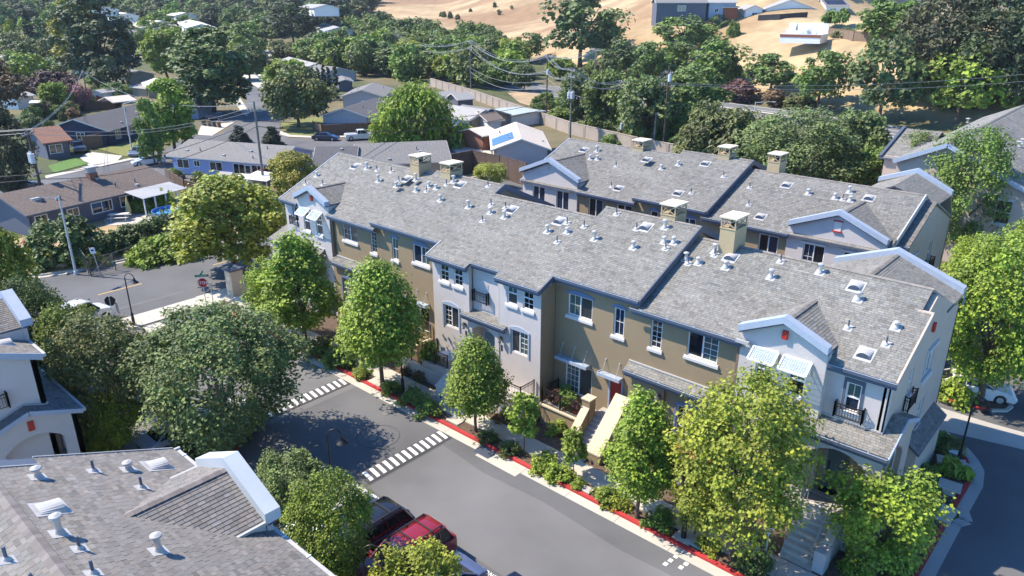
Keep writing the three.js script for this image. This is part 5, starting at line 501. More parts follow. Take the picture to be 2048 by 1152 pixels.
// ---------- ranch houses, sheds and fences of the valley ----------
const RM = { dark: mat(0.10, 0.10, 0.105, { map: T.mulch, roughness: 0.95 }), gray: mat(0.20, 0.195, 0.185, { map: T.mulch, roughness: 0.95 }), brown: mat(0.155, 0.125, 0.105, { map: T.mulch, roughness: 0.95 }), rust: mat(0.27, 0.145, 0.10, { map: T.mulch, roughness: 0.95 }), light: mat(0.34, 0.335, 0.32, { map: T.fine, roughness: 0.9 }), white: mat(0.62, 0.61, 0.58, { map: T.fine, roughness: 0.8 }), cream: mat(0.60, 0.535, 0.45, { map: T.fine, roughness: 0.8 }), teal: mat(0.36, 0.42, 0.42, { map: T.fine, roughness: 0.8 }) };
const WM = { navy: mat(0.035, 0.045, 0.085, { map: T.fine }), lav: mat(0.36, 0.41, 0.64, { map: T.fine }), slate: mat(0.115, 0.12, 0.15, { map: T.fine }), grey: mat(0.42, 0.42, 0.43, { map: T.fine }), white: mat(0.72, 0.72, 0.70, { map: T.fine }), cream: mat(0.52, 0.45, 0.36, { map: T.fine }), blue: mat(0.30, 0.36, 0.46, { map: T.fine }), tan: mat(0.36, 0.30, 0.22, { map: T.fine }), brick: M.brick };
// a gabled house from its near eave line (two directions of view) at height hE over ground y; ridge along the eave ('x') or away from it ('z')
function ranch(label, a, b, o) {
  let { hE = 2.7, depth = 10, pitch = 0.33, y = 0, ridge = 'x', roof = RM.gray, wallM = WM.grey, oh = 0.5, wins = [], fit = 3, name = 'ranch_house', cat = 'house', group } = o;
  const P = o.dist ? CC.clone().addScaledVector(rayDir(...a), o.dist) : onY(a[0], a[1], y + hE), Q = o.dist ? CC.clone().addScaledVector(rayDir(...b), o.dist) : onY(b[0], b[1], y + hE); if (o.dist) y = (P.y + Q.y) / 2 - hE; const X = Q.clone().sub(P); X.y = 0; const w = X.length(); X.normalize(); const Zd = V3(-X.z, 0, X.x); const c = P.clone().add(Q).multiplyScalar(0.5).addScaledVector(Zd, -depth / 2); const turn = Math.atan2(-X.z, X.x);
  const t = thing(name, label, cat, [c.x, y, c.z], turn, group); const hw = w / 2, hd = depth / 2, iw = hw - oh, id = hd - oh;
  const along = ridge === 'x', run = along ? hd : hw, hr = hE + run * pitch, eW = hE - 0.02 + oh * pitch - 0.16; // wall height at the wall line
  const wB = o.dist ? -4 : -0.5; const wl = gb(); if (along) { wl.slab([[-iw, wB, id], [iw, wB, id], [iw, eW, id], [-iw, eW, id]], [0, 0, -0.2]).slab([[iw, wB, -id], [-iw, wB, -id], [-iw, eW, -id], [iw, eW, -id]], [0, 0, 0.2]); const pk = hr - 0.17; wl.slab([[iw, wB, id], [iw, wB, -id], [iw, eW, -id], [iw, pk, 0], [iw, eW, id]], [-0.2, 0, 0]).slab([[-iw, wB, -id], [-iw, wB, id], [-iw, eW, id], [-iw, pk, 0], [-iw, eW, -id]], [0.2, 0, 0]); }
  else { const pk = hr - 0.17; wl.slab([[-iw, wB, id], [iw, wB, id], [iw, eW, id], [0, pk, id], [-iw, eW, id]], [0, 0, -0.2]).slab([[iw, wB, -id], [-iw, wB, -id], [-iw, eW, -id], [0, pk, -id], [iw, eW, -id]], [0, 0, 0.2]); wl.slab([[iw, wB, id], [iw, wB, -id], [iw, eW, -id], [iw, eW, id]], [-0.2, 0, 0]).slab([[-iw, wB, -id], [-iw, wB, id], [-iw, eW, id], [-iw, eW, -id]], [0.2, 0, 0]); }
  local('wall', wl, wallM, t);
  const th = 0.13, r = gb(); if (along) r.slab([[-hw, hE, hd], [hw, hE, hd], [hw, hr, 0], [-hw, hr, 0]], [0, -th, 0]).slab([[hw, hE, -hd], [-hw, hE, -hd], [-hw, hr, 0], [hw, hr, 0]], [0, -th, 0]); else r.slab([[hw, hE, hd], [hw, hE, -hd], [0, hr, -hd], [0, hr, hd]], [0, -th, 0]).slab([[-hw, hE, -hd], [-hw, hE, hd], [0, hr, hd], [0, hr, -hd]], [0, -th, 0]); const rf = local('roof', r, roof, t);
  const e = gb(), dn = 0.11; if (along) { for (const s of [-1, 1]) { e.beam([s * hw, hE - dn, hd], [s * hw, hr - dn, 0], 0.07, 0.2).beam([s * hw, hr - dn, 0], [s * hw, hE - dn, -hd], 0.07, 0.2); e.beam([-hw, hE - dn, s * (hd + 0.03)], [hw, hE - dn, s * (hd + 0.03)], 0.07, 0.17); } } else for (const s of [-1, 1]) { e.beam([hw, hE - dn, s * hd], [0, hr - dn, s * hd], 0.07, 0.2).beam([0, hr - dn, s * hd], [-hw, hE - dn, s * hd], 0.07, 0.2); e.beam([s * (hw + 0.03), hE - dn, -hd], [s * (hw + 0.03), hE - dn, hd], 0.07, 0.17); } local('fascia', e, o.trim ?? M.offwhite, rf);
  const R = RNG(Math.round(a[0] * 31 + a[1])); for (let k = 0; k < fit; k++) { const u = (R() - 0.5) * 1.6, v = 0.15 + 0.7 * R(), yy = hE + run * pitch * v; const p = along ? [u * iw, yy, hd * (1 - v)] : [(R() > 0.5 ? 1 : -1) * hw * (1 - v), yy, u * id]; if (k % 2) local('vent_pipe', gb().cyl([p[0], p[1] - 0.1, p[2]], [p[0], p[1] + 0.45, p[2]], 0.07, 0.07, 6), M.slate, t); else local('roof_vent', gb().box(p[0] - 0.22, p[1] - 0.1, p[2] - 0.2, p[0] + 0.22, p[1] + 0.16, p[2] + 0.2), M.pale, t); }
  if (o.chimney) { const [u, v] = o.chimney; local('chimney', gb().box(u * iw - 0.5, hE - 0.2, hd * v - 0.4, u * iw + 0.5, hr + 0.5, hd * v + 0.4), M.brick, t); local('chimney_cap', gb().box(u * iw - 0.45, hr + 0.5, hd * v - 0.3, u * iw + 0.45, hr + 1.1, hd * v + 0.3).box(u * iw - 0.7, hr + 1.1, hd * v - 0.55, u * iw + 0.7, hr + 1.2, hd * v + 0.55), M.pale, t); }
  for (const [f, u, ww, y0, y1, kind] of wins) { const Mx = f === 'f' ? FZ(id) : f === 'r' ? FXp(iw) : FXm(-iw); const L = f === 'f' ? iw : id; const cu = u * L; if (kind === 'door') { const d = local('door', gb().at(Mx).box(cu - ww / 2, y0, 0.002, cu + ww / 2, y1, 0.05), o.doorM ?? M.white, t); local('door_panel', gb().at(Mx).box(cu - ww / 2 + 0.1, y0 + 0.9, 0.051, cu + ww / 2 - 0.1, y1 - 0.12, 0.058), G.dark, d); continue; } const fr = gb().at(Mx); const A = cu - ww / 2, B = cu + ww / 2; fr.box(A - 0.1, y0 - 0.1, 0.001, A, y1 + 0.1, 0.06).box(B, y0 - 0.1, 0.001, B + 0.1, y1 + 0.1, 0.06).box(A, y1, 0.001, B, y1 + 0.1, 0.06).box(A, y0 - 0.1, 0.001, B, y0, 0.08).box(cu - 0.04, y0, 0.001, cu + 0.04, y1, 0.05); const wd = local('window', fr, M.white, t); for (const [p, q] of [[A, cu - 0.04], [cu + 0.04, B]]) local('pane', gb().at(Mx).box(p, y0, 0.001, q, y1, 0.02), G.dark, wd); }
  return Object.assign(t, { hw, hd, hr, hE, iw, dd: id });
}
const W = (f, u, w = 1.8, y0 = 1.0, y1 = 2.15, k) => [f, u, w, y0, y1, k];
const houseGray = ranch('long slate grey ranch house with brown grey roof and patio cover by the pool', [52, 432], [348, 364.5], { hE: 2.6, depth: 10.5, pitch: 0.32, roof: RM.brown, wallM: WM.slate, trim: M.slate, wins: [W('f', -0.86, 1.2), W('f', -0.45, 1.2, 1.3, 2.1), W('f', -0.05, 2.4), W('f', 0.32, 1.6), W('f', 0.62, 2.0, 0.1, 2.1)], fit: 6, chimney: [0.18, 0.12] });
{ const t = houseGray; const c = local('patio_cover', (() => { const g = gb(); for (let i = 0; i < 18; i++) { const x = lerp(t.iw * 0.28, t.iw * 1.0, i / 18), x1 = lerp(t.iw * 0.28, t.iw * 1.0, (i + 1) / 18) - 0.03; g.slab([[x, 2.35, t.hd + 3.2], [x1, 2.35, t.hd + 3.2], [x1, 2.75, t.hd - 0.2], [x, 2.75, t.hd - 0.2]], [0, -0.06, 0]); } return g; })(), M.pale, t); for (let i = 0; i < 5; i++) { const x = lerp(t.iw * 0.3, t.iw * 0.98, i / 4); local('cover_post', gb().box(x - 0.06, 0, t.hd + 3.0, x + 0.06, 2.32, t.hd + 3.12), M.white, c); } local('dish', gb().cyl([-t.iw * 0.72, 3.3, t.hd * 0.55], [-t.iw * 0.74, 3.5, t.hd * 0.6], 0.5, 0.38, 14).cyl([-t.iw * 0.7, 2.7, t.hd * 0.5], [-t.iw * 0.72, 3.4, t.hd * 0.55], 0.04, 0.04, 6), M.slate, t); }
const houseLav = ranch('lavender ranch house with grey roof and white framed windows', [332, 311], [549, 328], { hE: 2.7, depth: 10.5, pitch: 0.30, roof: RM.gray, wallM: WM.lav, wins: [W('f', -0.78, 2.0), W('f', -0.5, 0.9, 1.4, 2.1), W('f', -0.12, 2.0), W('f', 0.33, 1.8, 0.8), W('f', 0.5, 0.95, 0.1, 2.15, 'door'), W('f', 0.68, 1.8, 0.7), W('f', 0.9, 1.6, 0.9)], fit: 6 });
const houseNavy = ranch('dark navy ranch house with long charcoal roof', [215.6, 261.4], [334, 228], { hE: 2.7, depth: 12, pitch: 0.33, roof: RM.dark, wallM: WM.navy, wins: [W('f', -0.68, 1.5, 0.8), W('f', -0.3, 1.5, 0.8), W('f', 0.05, 1.2, 0.1, 2.2, 'door'), W('l', 0.1, 1.4)], fit: 2 });
ranch('small garage with reddish brown roof beside the navy house', [86, 287], [145, 279.5], { hE: 2.7, depth: 9, pitch: 0.42, roof: RM.rust, wallM: WM.slate, wins: [W('f', -0.2, 1.8, 0.9)], fit: 0, trim: M.brick });
ranch('ranch house behind the front row whose long dark roof shows over the ridge', [712, 330], [904, 321.6], { hE: 2.7, depth: 11, pitch: 0.36, roof: RM.gray, wallM: WM.tan, fit: 3 });
ranch('grey roofed house wing with black stove pipe left of the long dark roof', [622, 336], [712, 334], { hE: 2.7, depth: 11, pitch: 0.34, roof: RM.dark, wallM: WM.blue, fit: 2, wins: [] });
const houseSolar = ranch('pale house with cream roof and a solar panel facing left', [982, 300], [1103, 299], { hE: 2.8, depth: 17, pitch: 0.36, ridge: 'z', roof: RM.cream, wallM: WM.grey, fit: 6 });
{ const t = houseSolar, s = 0.36, f = gb(), g = gb(); const pt = (u, z, l) => [-u, t.hE + (t.hw - u) * s + l, z]; for (const [z0, z1] of [[t.hd - 8.4, t.hd - 5.4], [t.hd - 5.3, t.hd - 2.3]]) { f.slab([pt(4.4, z0, 0.10), pt(4.4, z1, 0.10), pt(1.0, z1, 0.10), pt(1.0, z0, 0.10)], [0, -0.06, 0]); g.slab([pt(4.32, z0 + 0.06, 0.115), pt(4.32, z1 - 0.06, 0.115), pt(1.08, z1 - 0.06, 0.115), pt(1.08, z0 + 0.06, 0.115)], [0, -0.012, 0]); } const p = local('solar_panel', f, M.metal, t); local('panel_glass', g, M.solar, p); }
ranch('small cream entry wing left of the solar panel house', [966, 272], [1004, 266], { hE: 2.6, depth: 7, pitch: 0.25, roof: RM.cream, wallM: WM.brick, fit: 0 });
ranch('white sided house with grey gable roof by the block wall', [938, 240], [1003, 231], { hE: 2.7, depth: 13, pitch: 0.36, ridge: 'z', roof: RM.light, wallM: WM.white, fit: 2 });
ranch('grey roofed house with stone front and dark car before it', [884, 231], [941, 240], { hE: 2.7, depth: 11, pitch: 0.30, roof: RM.gray, wallM: WM.tan, wins: [W('f', 0.2, 1.6)], fit: 1 });
ranch('low house with brown shingle roof tucked behind the cream roof', [975, 243], [1010, 240], { hE: 2.6, depth: 9, pitch: 0.3, roof: RM.brown, wallM: WM.white, fit: 0 });
ranch('flat teal patio roof between two houses at the block wall', [965, 222], [1022, 231], { hE: 2.5, depth: 10, pitch: 0.04, roof: RM.teal, wallM: WM.white, fit: 0, name: 'patio_roof', cat: 'patio roof' });
ranch('white garden shed with gable roof by the left end of the block wall', [862, 190], [888, 192], { hE: 2.4, depth: 6, pitch: 0.4, ridge: 'z', roof: RM.light, wallM: WM.white, fit: 0, name: 'garden_shed', cat: 'shed' });
ranch('smaller dark fronted shed with white roof edge next to the white shed', [890, 195], [915, 200], { hE: 2.2, depth: 5, pitch: 0.45, ridge: 'z', roof: RM.light, wallM: WM.slate, fit: 0, name: 'garden_shed', cat: 'shed' });
ranch('light grey gabled house behind the pickup truck', [639, 231], [737, 234], { hE: 2.9, depth: 17, pitch: 0.30, ridge: 'z', roof: RM.dark, wallM: WM.grey, wins: [W('r', 0.75, 1.4), W('r', 0.2, 1.8)], fit: 5 });
ranch('grey house with wide gable behind the three cypresses', [680, 193], [767, 193], { hE: 2.8, depth: 17, pitch: 0.3, ridge: 'z', roof: RM.gray, wallM: WM.grey, fit: 4 });
ranch('small gabled house with blue shaded front beyond the cypresses', [674, 164], [708, 163], { hE: 2.7, depth: 12, pitch: 0.28, ridge: 'z', roof: RM.gray, wallM: WM.slate, fit: 1 });
ranch('pale roofed house beyond the white vans', [540, 126], [592, 141], { hE: 2.7, depth: 14, pitch: 0.28, roof: RM.light, wallM: WM.white, fit: 3 });
ranch('long low grey roof between the vans and the cypresses', [592, 140], [640, 148], { hE: 2.7, depth: 13, pitch: 0.25, roof: RM.gray, wallM: WM.grey, fit: 1 });
ranch('grey house up the branch street by the dark round tree', [508, 106], [540, 112], { hE: 2.7, depth: 12, pitch: 0.25, roof: RM.light, wallM: WM.grey, fit: 1 });
ranch('house with bright white roof left of the tall dark tree', [291, 175], [352, 172], { hE: 2.8, depth: 14, pitch: 0.3, ridge: 'z', roof: RM.white, wallM: WM.tan, fit: 3 });
ranch('grey brown roofed house behind the white roof', [248, 152], [312, 148], { hE: 2.8, depth: 16, pitch: 0.28, ridge: 'z', roof: RM.gray, wallM: WM.tan, fit: 3 });
ranch('house with light grey roof below the huge conifer', [224, 138], [268, 130], { hE: 2.8, depth: 14, pitch: 0.28, ridge: 'z', roof: RM.light, wallM: WM.grey, fit: 2 });
ranch('white flat roof house right of the huge conifer', [246, 116], [286, 114], { hE: 2.8, depth: 12, pitch: 0.1, roof: RM.white, wallM: WM.white, fit: 0 });
ranch('grey roofed garage with pale blue wall under the tall dark tree', [316, 214], [398, 213], { hE: 2.7, depth: 15, pitch: 0.32, ridge: 'z', roof: RM.gray, wallM: WM.blue, fit: 1 });
ranch('long pale roof at the left edge below the watermark corner', [-30, 120], [34, 127], { hE: 2.8, depth: 15, pitch: 0.22, roof: RM.light, wallM: WM.grey, fit: 3 });
ranch('far grey roof at the left edge above the pale roof', [-20, 96], [32, 104], { hE: 2.8, depth: 12, pitch: 0.22, roof: RM.light, wallM: WM.grey, fit: 1 });
ranch('little weathered shed at the left edge by the tall cypress', [33, 108], [54, 108], { hE: 2.4, depth: 5, pitch: 0.5, ridge: 'z', roof: RM.gray, wallM: WM.tan, fit: 0, name: 'garden_shed', cat: 'shed' });
ranch('grey roofed cottage behind the purple leaved tree', [32, 195], [72, 190], { hE: 2.8, depth: 11, pitch: 0.25, roof: RM.light, wallM: WM.white, fit: 1 });
ranch('white flat carport below the purple leaved tree', [57, 206], [98, 204], { hE: 2.4, depth: 5, pitch: 0.04, roof: RM.white, wallM: WM.slate, fit: 0, name: 'carport', cat: 'carport' });
const mural = ranch('white garage wall painted with a large red flower', [178, 185], [204, 186], { hE: 3.0, depth: 7, pitch: 0.35, ridge: 'z', roof: RM.light, wallM: WM.white, fit: 0, name: 'garage', cat: 'garage' });
{ const g = gb(), R = RNG(5); for (let i = 0; i < 9; i++) { const a = i * 2.4, r = 0.15 + 0.09 * i; const x = r * Math.cos(a), y = 1.5 + r * Math.sin(a) * 0.8; g.cyl([x, y, mural.dd + 0.001], [x, y, mural.dd + 0.02 + i * 0.002], 0.36, 0.3, 8); } local('painted_flower', g, mat(0.36, 0.06, 0.05), mural); }
ranch('beige fabric canopy in the yard behind the navy house', [226, 205], [274, 200], { hE: 2.4, depth: 7, pitch: 0.28, roof: RM.cream, wallM: M.iron, fit: 0, oh: 3.2, name: 'garden_canopy', cat: 'canopy' });
ranch('low patio roof with brown fascia by the white roofed house', [244, 172], [292, 177], { hE: 2.4, depth: 7, pitch: 0.04, roof: RM.light, wallM: WM.tan, fit: 0, name: 'patio_roof', cat: 'patio roof' });
// far roofs
const farH = [[250, 54, 284, 55, 'tan'], [292, 57, 356, 56, 'light'], [240, 68, 312, 66, 'gray'], [212, 30, 230, 32, 'white'], [352, 44, 372, 56, 'white'], [264, 46, 300, 48, 'cream'], [595, 14, 626, 16, 'light'], [150, 18, 190, 19, 'light'], [330, 30, 350, 31, 'cream'], [622, 52, 650, 62, 'light']];
['tan roofed far house among dark shrubs at upper left', 'far house with long pale roof in the upper left', 'far house with dark shadowed roof and white wall, upper left', 'tiny far white roof beside the huge conifer top', 'far white driveway house below the wire junction', 'far cream roof between two round clipped trees', 'far pale roof right of the tall dark pines', 'far pale roof over the top of the huge conifer', 'far cream roof high in the valley', 'pale tiled roof beyond the pines by the hill foot'].forEach((label, i) => { const [x0, y0, x1, y1, m] = farH[i]; const p = onGround((x0 + x1) / 2, y0 + 4); ranch(label, [x0, y0], [x1, y1], { y: p.y, hE: 3, depth: 12, pitch: 0.25, roof: RM[m] ?? RM.cream, wallM: WM.white, fit: 0 }); });
// hilltop houses
const YH = 18.3;
ranch('white hilltop house with small street gable', [1489, 18], [1530, 20], { dist: 245, hE: 3.2, depth: 14, pitch: 0.42, ridge: 'z', roof: RM.light, wallM: WM.white, wins: [W('f', 0.1, 1.6)], fit: 0 });
ranch('white hilltop house with broad gable beside the dark fence', [1530, 20], [1634, 15], { dist: 245, hE: 3.4, depth: 16, pitch: 0.34, ridge: 'z', roof: RM.light, wallM: WM.white, wins: [W('f', -0.5, 1.0), W('f', 0.1, 1.2)], fit: 2 });
const hs = ranch('white two storey hilltop house with solar panels on its roof', [1652, 12], [1702, 12], { dist: 245, hE: 6.2, depth: 12, pitch: 0.36, roof: RM.gray, wallM: WM.white, wins: [W('f', -0.4, 1.8, 3.6, 5.4), W('f', 0.35, 1.5, 0.8, 2.2)], fit: 0 });
{ const p = local('solar_panel', gb().slab([[-3.2, hs.hE + 1.2 * 0.36 + 0.08, hs.hd - 1.2], [3.2, hs.hE + 1.2 * 0.36 + 0.08, hs.hd - 1.2], [3.2, hs.hE + 5 * 0.36 + 0.08, hs.hd - 5], [-3.2, hs.hE + 5 * 0.36 + 0.08, hs.hd - 5]], [0, -0.05, 0]), M.solar, hs); void p; }
ranch('white single storey wing of the hilltop house by the pool', [1613, 21], [1656, 24], { dist: 245, hE: 4.2, depth: 10, pitch: 0.3, roof: RM.gray, wallM: WM.white, wins: [W('f', -0.3, 1.4, 0.9, 3.2), W('f', 0.4, 1.4, 0.9, 3.2)], fit: 0 });
ranch('dark timber hilltop house at the top edge', [1312, 4], [1418, 6], { dist: 245, hE: 3.4, depth: 10, pitch: 0.3, roof: RM.gray, wallM: WM.slate, wins: [W('f', 0.0, 2.6, 0.8, 2.4)], fit: 0 });
ranch('grey sided hilltop house left of the red shed', [1416, 4], [1476, 6], { dist: 245, hE: 4.0, depth: 10, pitch: 0.3, roof: RM.light, wallM: WM.blue, wins: [W('f', -0.4, 1.0)], fit: 0 });
ranch('red brown garden shed on the hilltop', [1446, 14], [1480, 14], { dist: 245, hE: 2.6, depth: 5, pitch: 0.1, roof: RM.gray, wallM: M.redwood, fit: 0, name: 'garden_shed', cat: 'shed' });
// ---------- fences ----------
function fence(label, pts, h, m, o = {}) { // pts in world, planks side by side with posts
  const t = thing(o.name ?? 'wooden_fence', label, o.cat ?? 'fence', [pts[0].x, pts[0].y, pts[0].z]); const R = RNG(pts.length * 77 + Math.round(h * 10)), pw = o.pw ?? 0.3; const g = gb(); const posts = gb();
  for (let i = 0; i + 1 < pts.length; i++) { const a = pts[i], b = pts[i + 1], L = a.distanceTo(b), n = Math.max(1, Math.round(L / pw)), d = b.clone().sub(a).normalize(), s = V3(-d.z, 0, d.x).normalize(); for (let k = 0; k < n; k++) { const p = a.clone().lerp(b, k / n), q = a.clone().lerp(b, (k + 0.95) / n), hh = h + (R() - 0.5) * 0.06, f = 0.02 * R(); const v = (w, y, k2) => [w.x + s.x * k2, w.y + y, w.z + s.z * k2]; g.slab([v(p, -0.3, f + 0.02), v(q, -0.3, f + 0.02), v(q, hh, f + 0.02), v(p, hh, f + 0.02)], [-s.x * 0.05, 0, -s.z * 0.05]); } const np = Math.max(1, Math.round(L / 2.4)); for (let k = 0; k <= np; k++) { const p = a.clone().lerp(b, k / np); posts.beam([p.x, p.y - 0.3, p.z], [p.x, p.y + h + 0.12, p.z], 0.12, 0.12); } posts.beam([a.x, a.y + h - 0.25, a.z], [b.x, b.y + h - 0.25, b.z], 0.12, 0.08).beam([a.x, a.y + h + 0.02, a.z], [b.x, b.y + h + 0.02, b.z], 0.14, 0.05); }
  const pl_ = part('planks', g, m, t); pl_.userData.kind = 'stuff'; part('fence_frame', posts, m, t); return t;
}
const gv = (px, py) => onY(px, py, 0);
fence('dark plank fence behind the front row next to the cream roof', [gv(905, 352), gv(945, 344), gv(1000, 356), gv(1052, 372)], 3.2, M.wood, { pw: 0.2 });
fence('dark fence between the grey and the lavender house yards', [gv(335, 366), gv(372, 392), gv(420, 405)], 2.1, M.wood);
fence('red brown fence right of the lavender house', [gv(505, 376), gv(555, 356), gv(590, 344)], 2.0, M.redwood);
fence('brown gate fence beside the navy house', [gv(170, 299), gv(206, 292)], 2.2, M.wood2, { pw: 0.3 });
fence('low weathered fence in front of the light grey gabled house', [gv(627, 262), gv(645, 271), gv(762, 264)], 1.9, M.wood);
fence('brown fence behind the white roofed house yard', [gv(255, 192), gv(320, 190)], 1.8, M.wood2);
fence('dark fence across the yard behind the navy house', [gv(80, 222), gv(170, 222), gv(240, 216)], 1.8, M.wood);
fence('short red fence panel beside the wheeled bins', [gv(943, 262), gv(963, 262)], 1.8, mat(0.42, 0.11, 0.06, { map: T.fine }));
fence('tan fence under the chimneys behind the front row', [gv(868, 349), gv(905, 346)], 2.0, M.wood2);
const gy = (px, py) => onGround(px, py);
fence('tall brown fence along the top of the grass slope', [gy(1582, 64), gy(1640, 70), gy(1706, 80), gy(1756, 84), gy(1792, 106)], 2.2, M.wood2);
fence('brown fence at the top left edge of the grass slope', [gy(1311, 20), gy(1345, 23), gy(1405, 27)], 1.7, M.wood2);
fence('black screen fence beside the white hilltop house', [gy(1516, 41), gy(1560, 39), gy(1614, 35)], 1.6, M.dark);
// block wall along the arterial
{ const pts = [[862, 172], [941, 196], [1000, 218], [1050, 237], [1090, 250], [1140, 268], [1200, 283], [1265, 299], [1335, 314], [1420, 330]].map((p) => gv(...p)); const t = thing('block_wall', 'long tan concrete block wall along the arterial road verge', 'wall', [pts[0].x, 0, pts[0].z]); const g = gb(), cp = gb(); for (let i = 0; i + 1 < pts.length; i++) { const a = pts[i], b = pts[i + 1]; g.beam([a.x, 1.0, a.z], [b.x, 1.0, b.z], 0.25, 2.4); cp.beam([a.x, 2.25, a.z], [b.x, 2.25, b.z], 0.34, 0.1); const n = Math.round(a.distanceTo(b) / 5); for (let k = 0; k < n; k++) { const p = a.clone().lerp(b, k / n); g.box(p.x - 0.25, -0.2, p.z - 0.25, p.x + 0.25, 2.19, p.z + 0.25); } } part('wall', g, M.block, t); part('wall_cap', cp, M.block, t); }
// ---------- trees and shrubs ----------
const PROFILE = {
  round: (y) => Math.sqrt(Math.max(0, 1 - (2 * y - 1) ** 2)) * (0.95 + 0.05 * y), cone: (y) => Math.pow(1 - y, 0.62) * sstep(-0.06, 0.24, y) * 1.06, tall: (y) => Math.pow(Math.max(0, 1 - (2 * y - 0.85) ** 2 / 1.35), 0.6) * 0.95, spread: (y) => Math.pow(Math.sin(Math.PI * clamp(0.12 + y * 0.88, 0, 1)), 0.55), column: (y) => Math.pow(1 - y, 0.45) * sstep(-0.12, 0.12, y), conifer: (y) => (1 - y) * 0.95 + 0.05, dome: (y) => Math.sqrt(Math.max(0, 1 - y * y)), willow: (y) => Math.sqrt(Math.max(0, 1 - (y * 1.05 - 0.05) ** 2)),
};
// crown in a unit box: y 0..1, radius 0.5; sc = real size used for leaf proportions
function crownGeo(seed, o) {
  const { shape = 'round', n = 5000, clumps = 80, leaf = 0.02, W = 6, H = 6, droop = 0, cr = 0.15, hollow = 0.5, dark = 0.72, tip = 0.22, gap = 0 } = o; const r = RNG(seed * 101 + 7), pr = PROFILE[shape]; const cl = []; let guard = 0;
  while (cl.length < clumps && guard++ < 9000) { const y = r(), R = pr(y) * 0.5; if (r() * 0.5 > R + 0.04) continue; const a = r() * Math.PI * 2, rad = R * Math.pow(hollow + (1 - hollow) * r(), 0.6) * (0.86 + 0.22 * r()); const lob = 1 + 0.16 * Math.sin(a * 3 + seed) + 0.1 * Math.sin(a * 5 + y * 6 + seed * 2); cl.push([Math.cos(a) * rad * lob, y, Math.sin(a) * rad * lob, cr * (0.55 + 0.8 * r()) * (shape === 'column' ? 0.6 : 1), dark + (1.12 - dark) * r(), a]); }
  const P = new Float32Array(n * 18), N = new Float32Array(n * 18), C = new Float32Array(n * 18); let k = 0; const asp = W / H; const sx = W, sy = H;
  for (let i = 0; i < n; i++) { const c = cl[Math.floor(r() * cl.length)]; let ux = r() * 2 - 1, uy = r() * 2 - 1, uz = r() * 2 - 1; const l = Math.hypot(ux, uy, uz) || 1; const q = Math.pow(0.25 + 0.75 * r(), 0.5) * c[3]; ux = ux / l * q; uy = uy / l * q; uz = uz / l * q; if (uy < 0 && r() < 0.4) uy = -uy * 0.6; let x = c[0] + ux, y = c[1] + uy * asp * 0.85, z = c[2] + uz; const dr = droop * r() * r(); y -= dr * 0.34; if (y < -0.04) y = -0.04 + r() * 0.06;
    // leaf: small folded rhombus
    let nx = ux / q * 0.5 + (r() - 0.5) * 1.1, ny = uy / q * 0.4 + 0.55 + (r() - 0.5) * 0.9, nz = uz / q * 0.5 + (r() - 0.5) * 1.1; const nl = Math.hypot(nx, ny, nz); nx /= nl; ny /= nl; nz /= nl; let tx = r() - 0.5, ty = (r() - 0.5) - droop * 1.5, tz = r() - 0.5; const d = tx * nx + ty * ny + tz * nz; tx -= d * nx; ty -= d * ny; tz -= d * nz; const tl = Math.hypot(tx, ty, tz) || 1; tx /= tl; ty /= tl; tz /= tl; const bx = ny * tz - nz * ty, by = nz * tx - nx * tz, bz = nx * ty - ny * tx; const s = leaf * (0.6 + 0.8 * r()), L = s * (droop ? 1.7 : 1.0), B = s * (droop ? 0.34 : 0.52), f = s * 0.16;
    const v = [[x - tx * L * 0.5 / sx, y - ty * L * 0.5 / sy, z - tz * L * 0.5 / sx], [x + (bx * B + nx * f) / sx, y + (by * B + ny * f) / sy, z + (bz * B + nz * f) / sx], [x + tx * L * 0.5 / sx, y + ty * L * 0.5 / sy, z + tz * L * 0.5 / sx], [x + (-bx * B + nx * f) / sx, y + (-by * B + ny * f) / sy, z + (-bz * B + nz * f) / sx]];
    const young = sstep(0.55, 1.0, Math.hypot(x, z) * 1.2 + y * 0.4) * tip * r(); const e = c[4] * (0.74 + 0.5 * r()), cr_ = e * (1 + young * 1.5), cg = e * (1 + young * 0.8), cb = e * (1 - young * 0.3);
    for (const q3 of [[0, 1, 2], [0, 2, 3]]) { let [A, B2, C2] = q3.map((w) => v[w]); const ex = B2[0] - A[0], ey = B2[1] - A[1], ez = B2[2] - A[2], fx = C2[0] - A[0], fy = C2[1] - A[1], fz = C2[2] - A[2]; let gx = ey * fz - ez * fy, gy = ez * fx - ex * fz, gz = ex * fy - ey * fx; if (gx * nx + gy * ny + gz * nz < 0) { [B2, C2] = [C2, B2]; gx = -gx; gy = -gy; gz = -gz; } const gl = Math.hypot(gx, gy, gz) || 1; for (const w of [A, B2, C2]) { const j = k * 3; P[j] = w[0]; P[j + 1] = w[1]; P[j + 2] = w[2]; N[j] = gx / gl; N[j + 1] = gy / gl; N[j + 2] = gz / gl; C[j] = cr_; C[j + 1] = cg; C[j + 2] = cb; k++; } } }
  const g = new THREE.BufferGeometry(); g.setAttribute('position', new THREE.BufferAttribute(P, 3)); g.setAttribute('normal', new THREE.BufferAttribute(N, 3)); g.setAttribute('color', new THREE.BufferAttribute(C, 3)); g.userData.clumps = cl; return g;
}
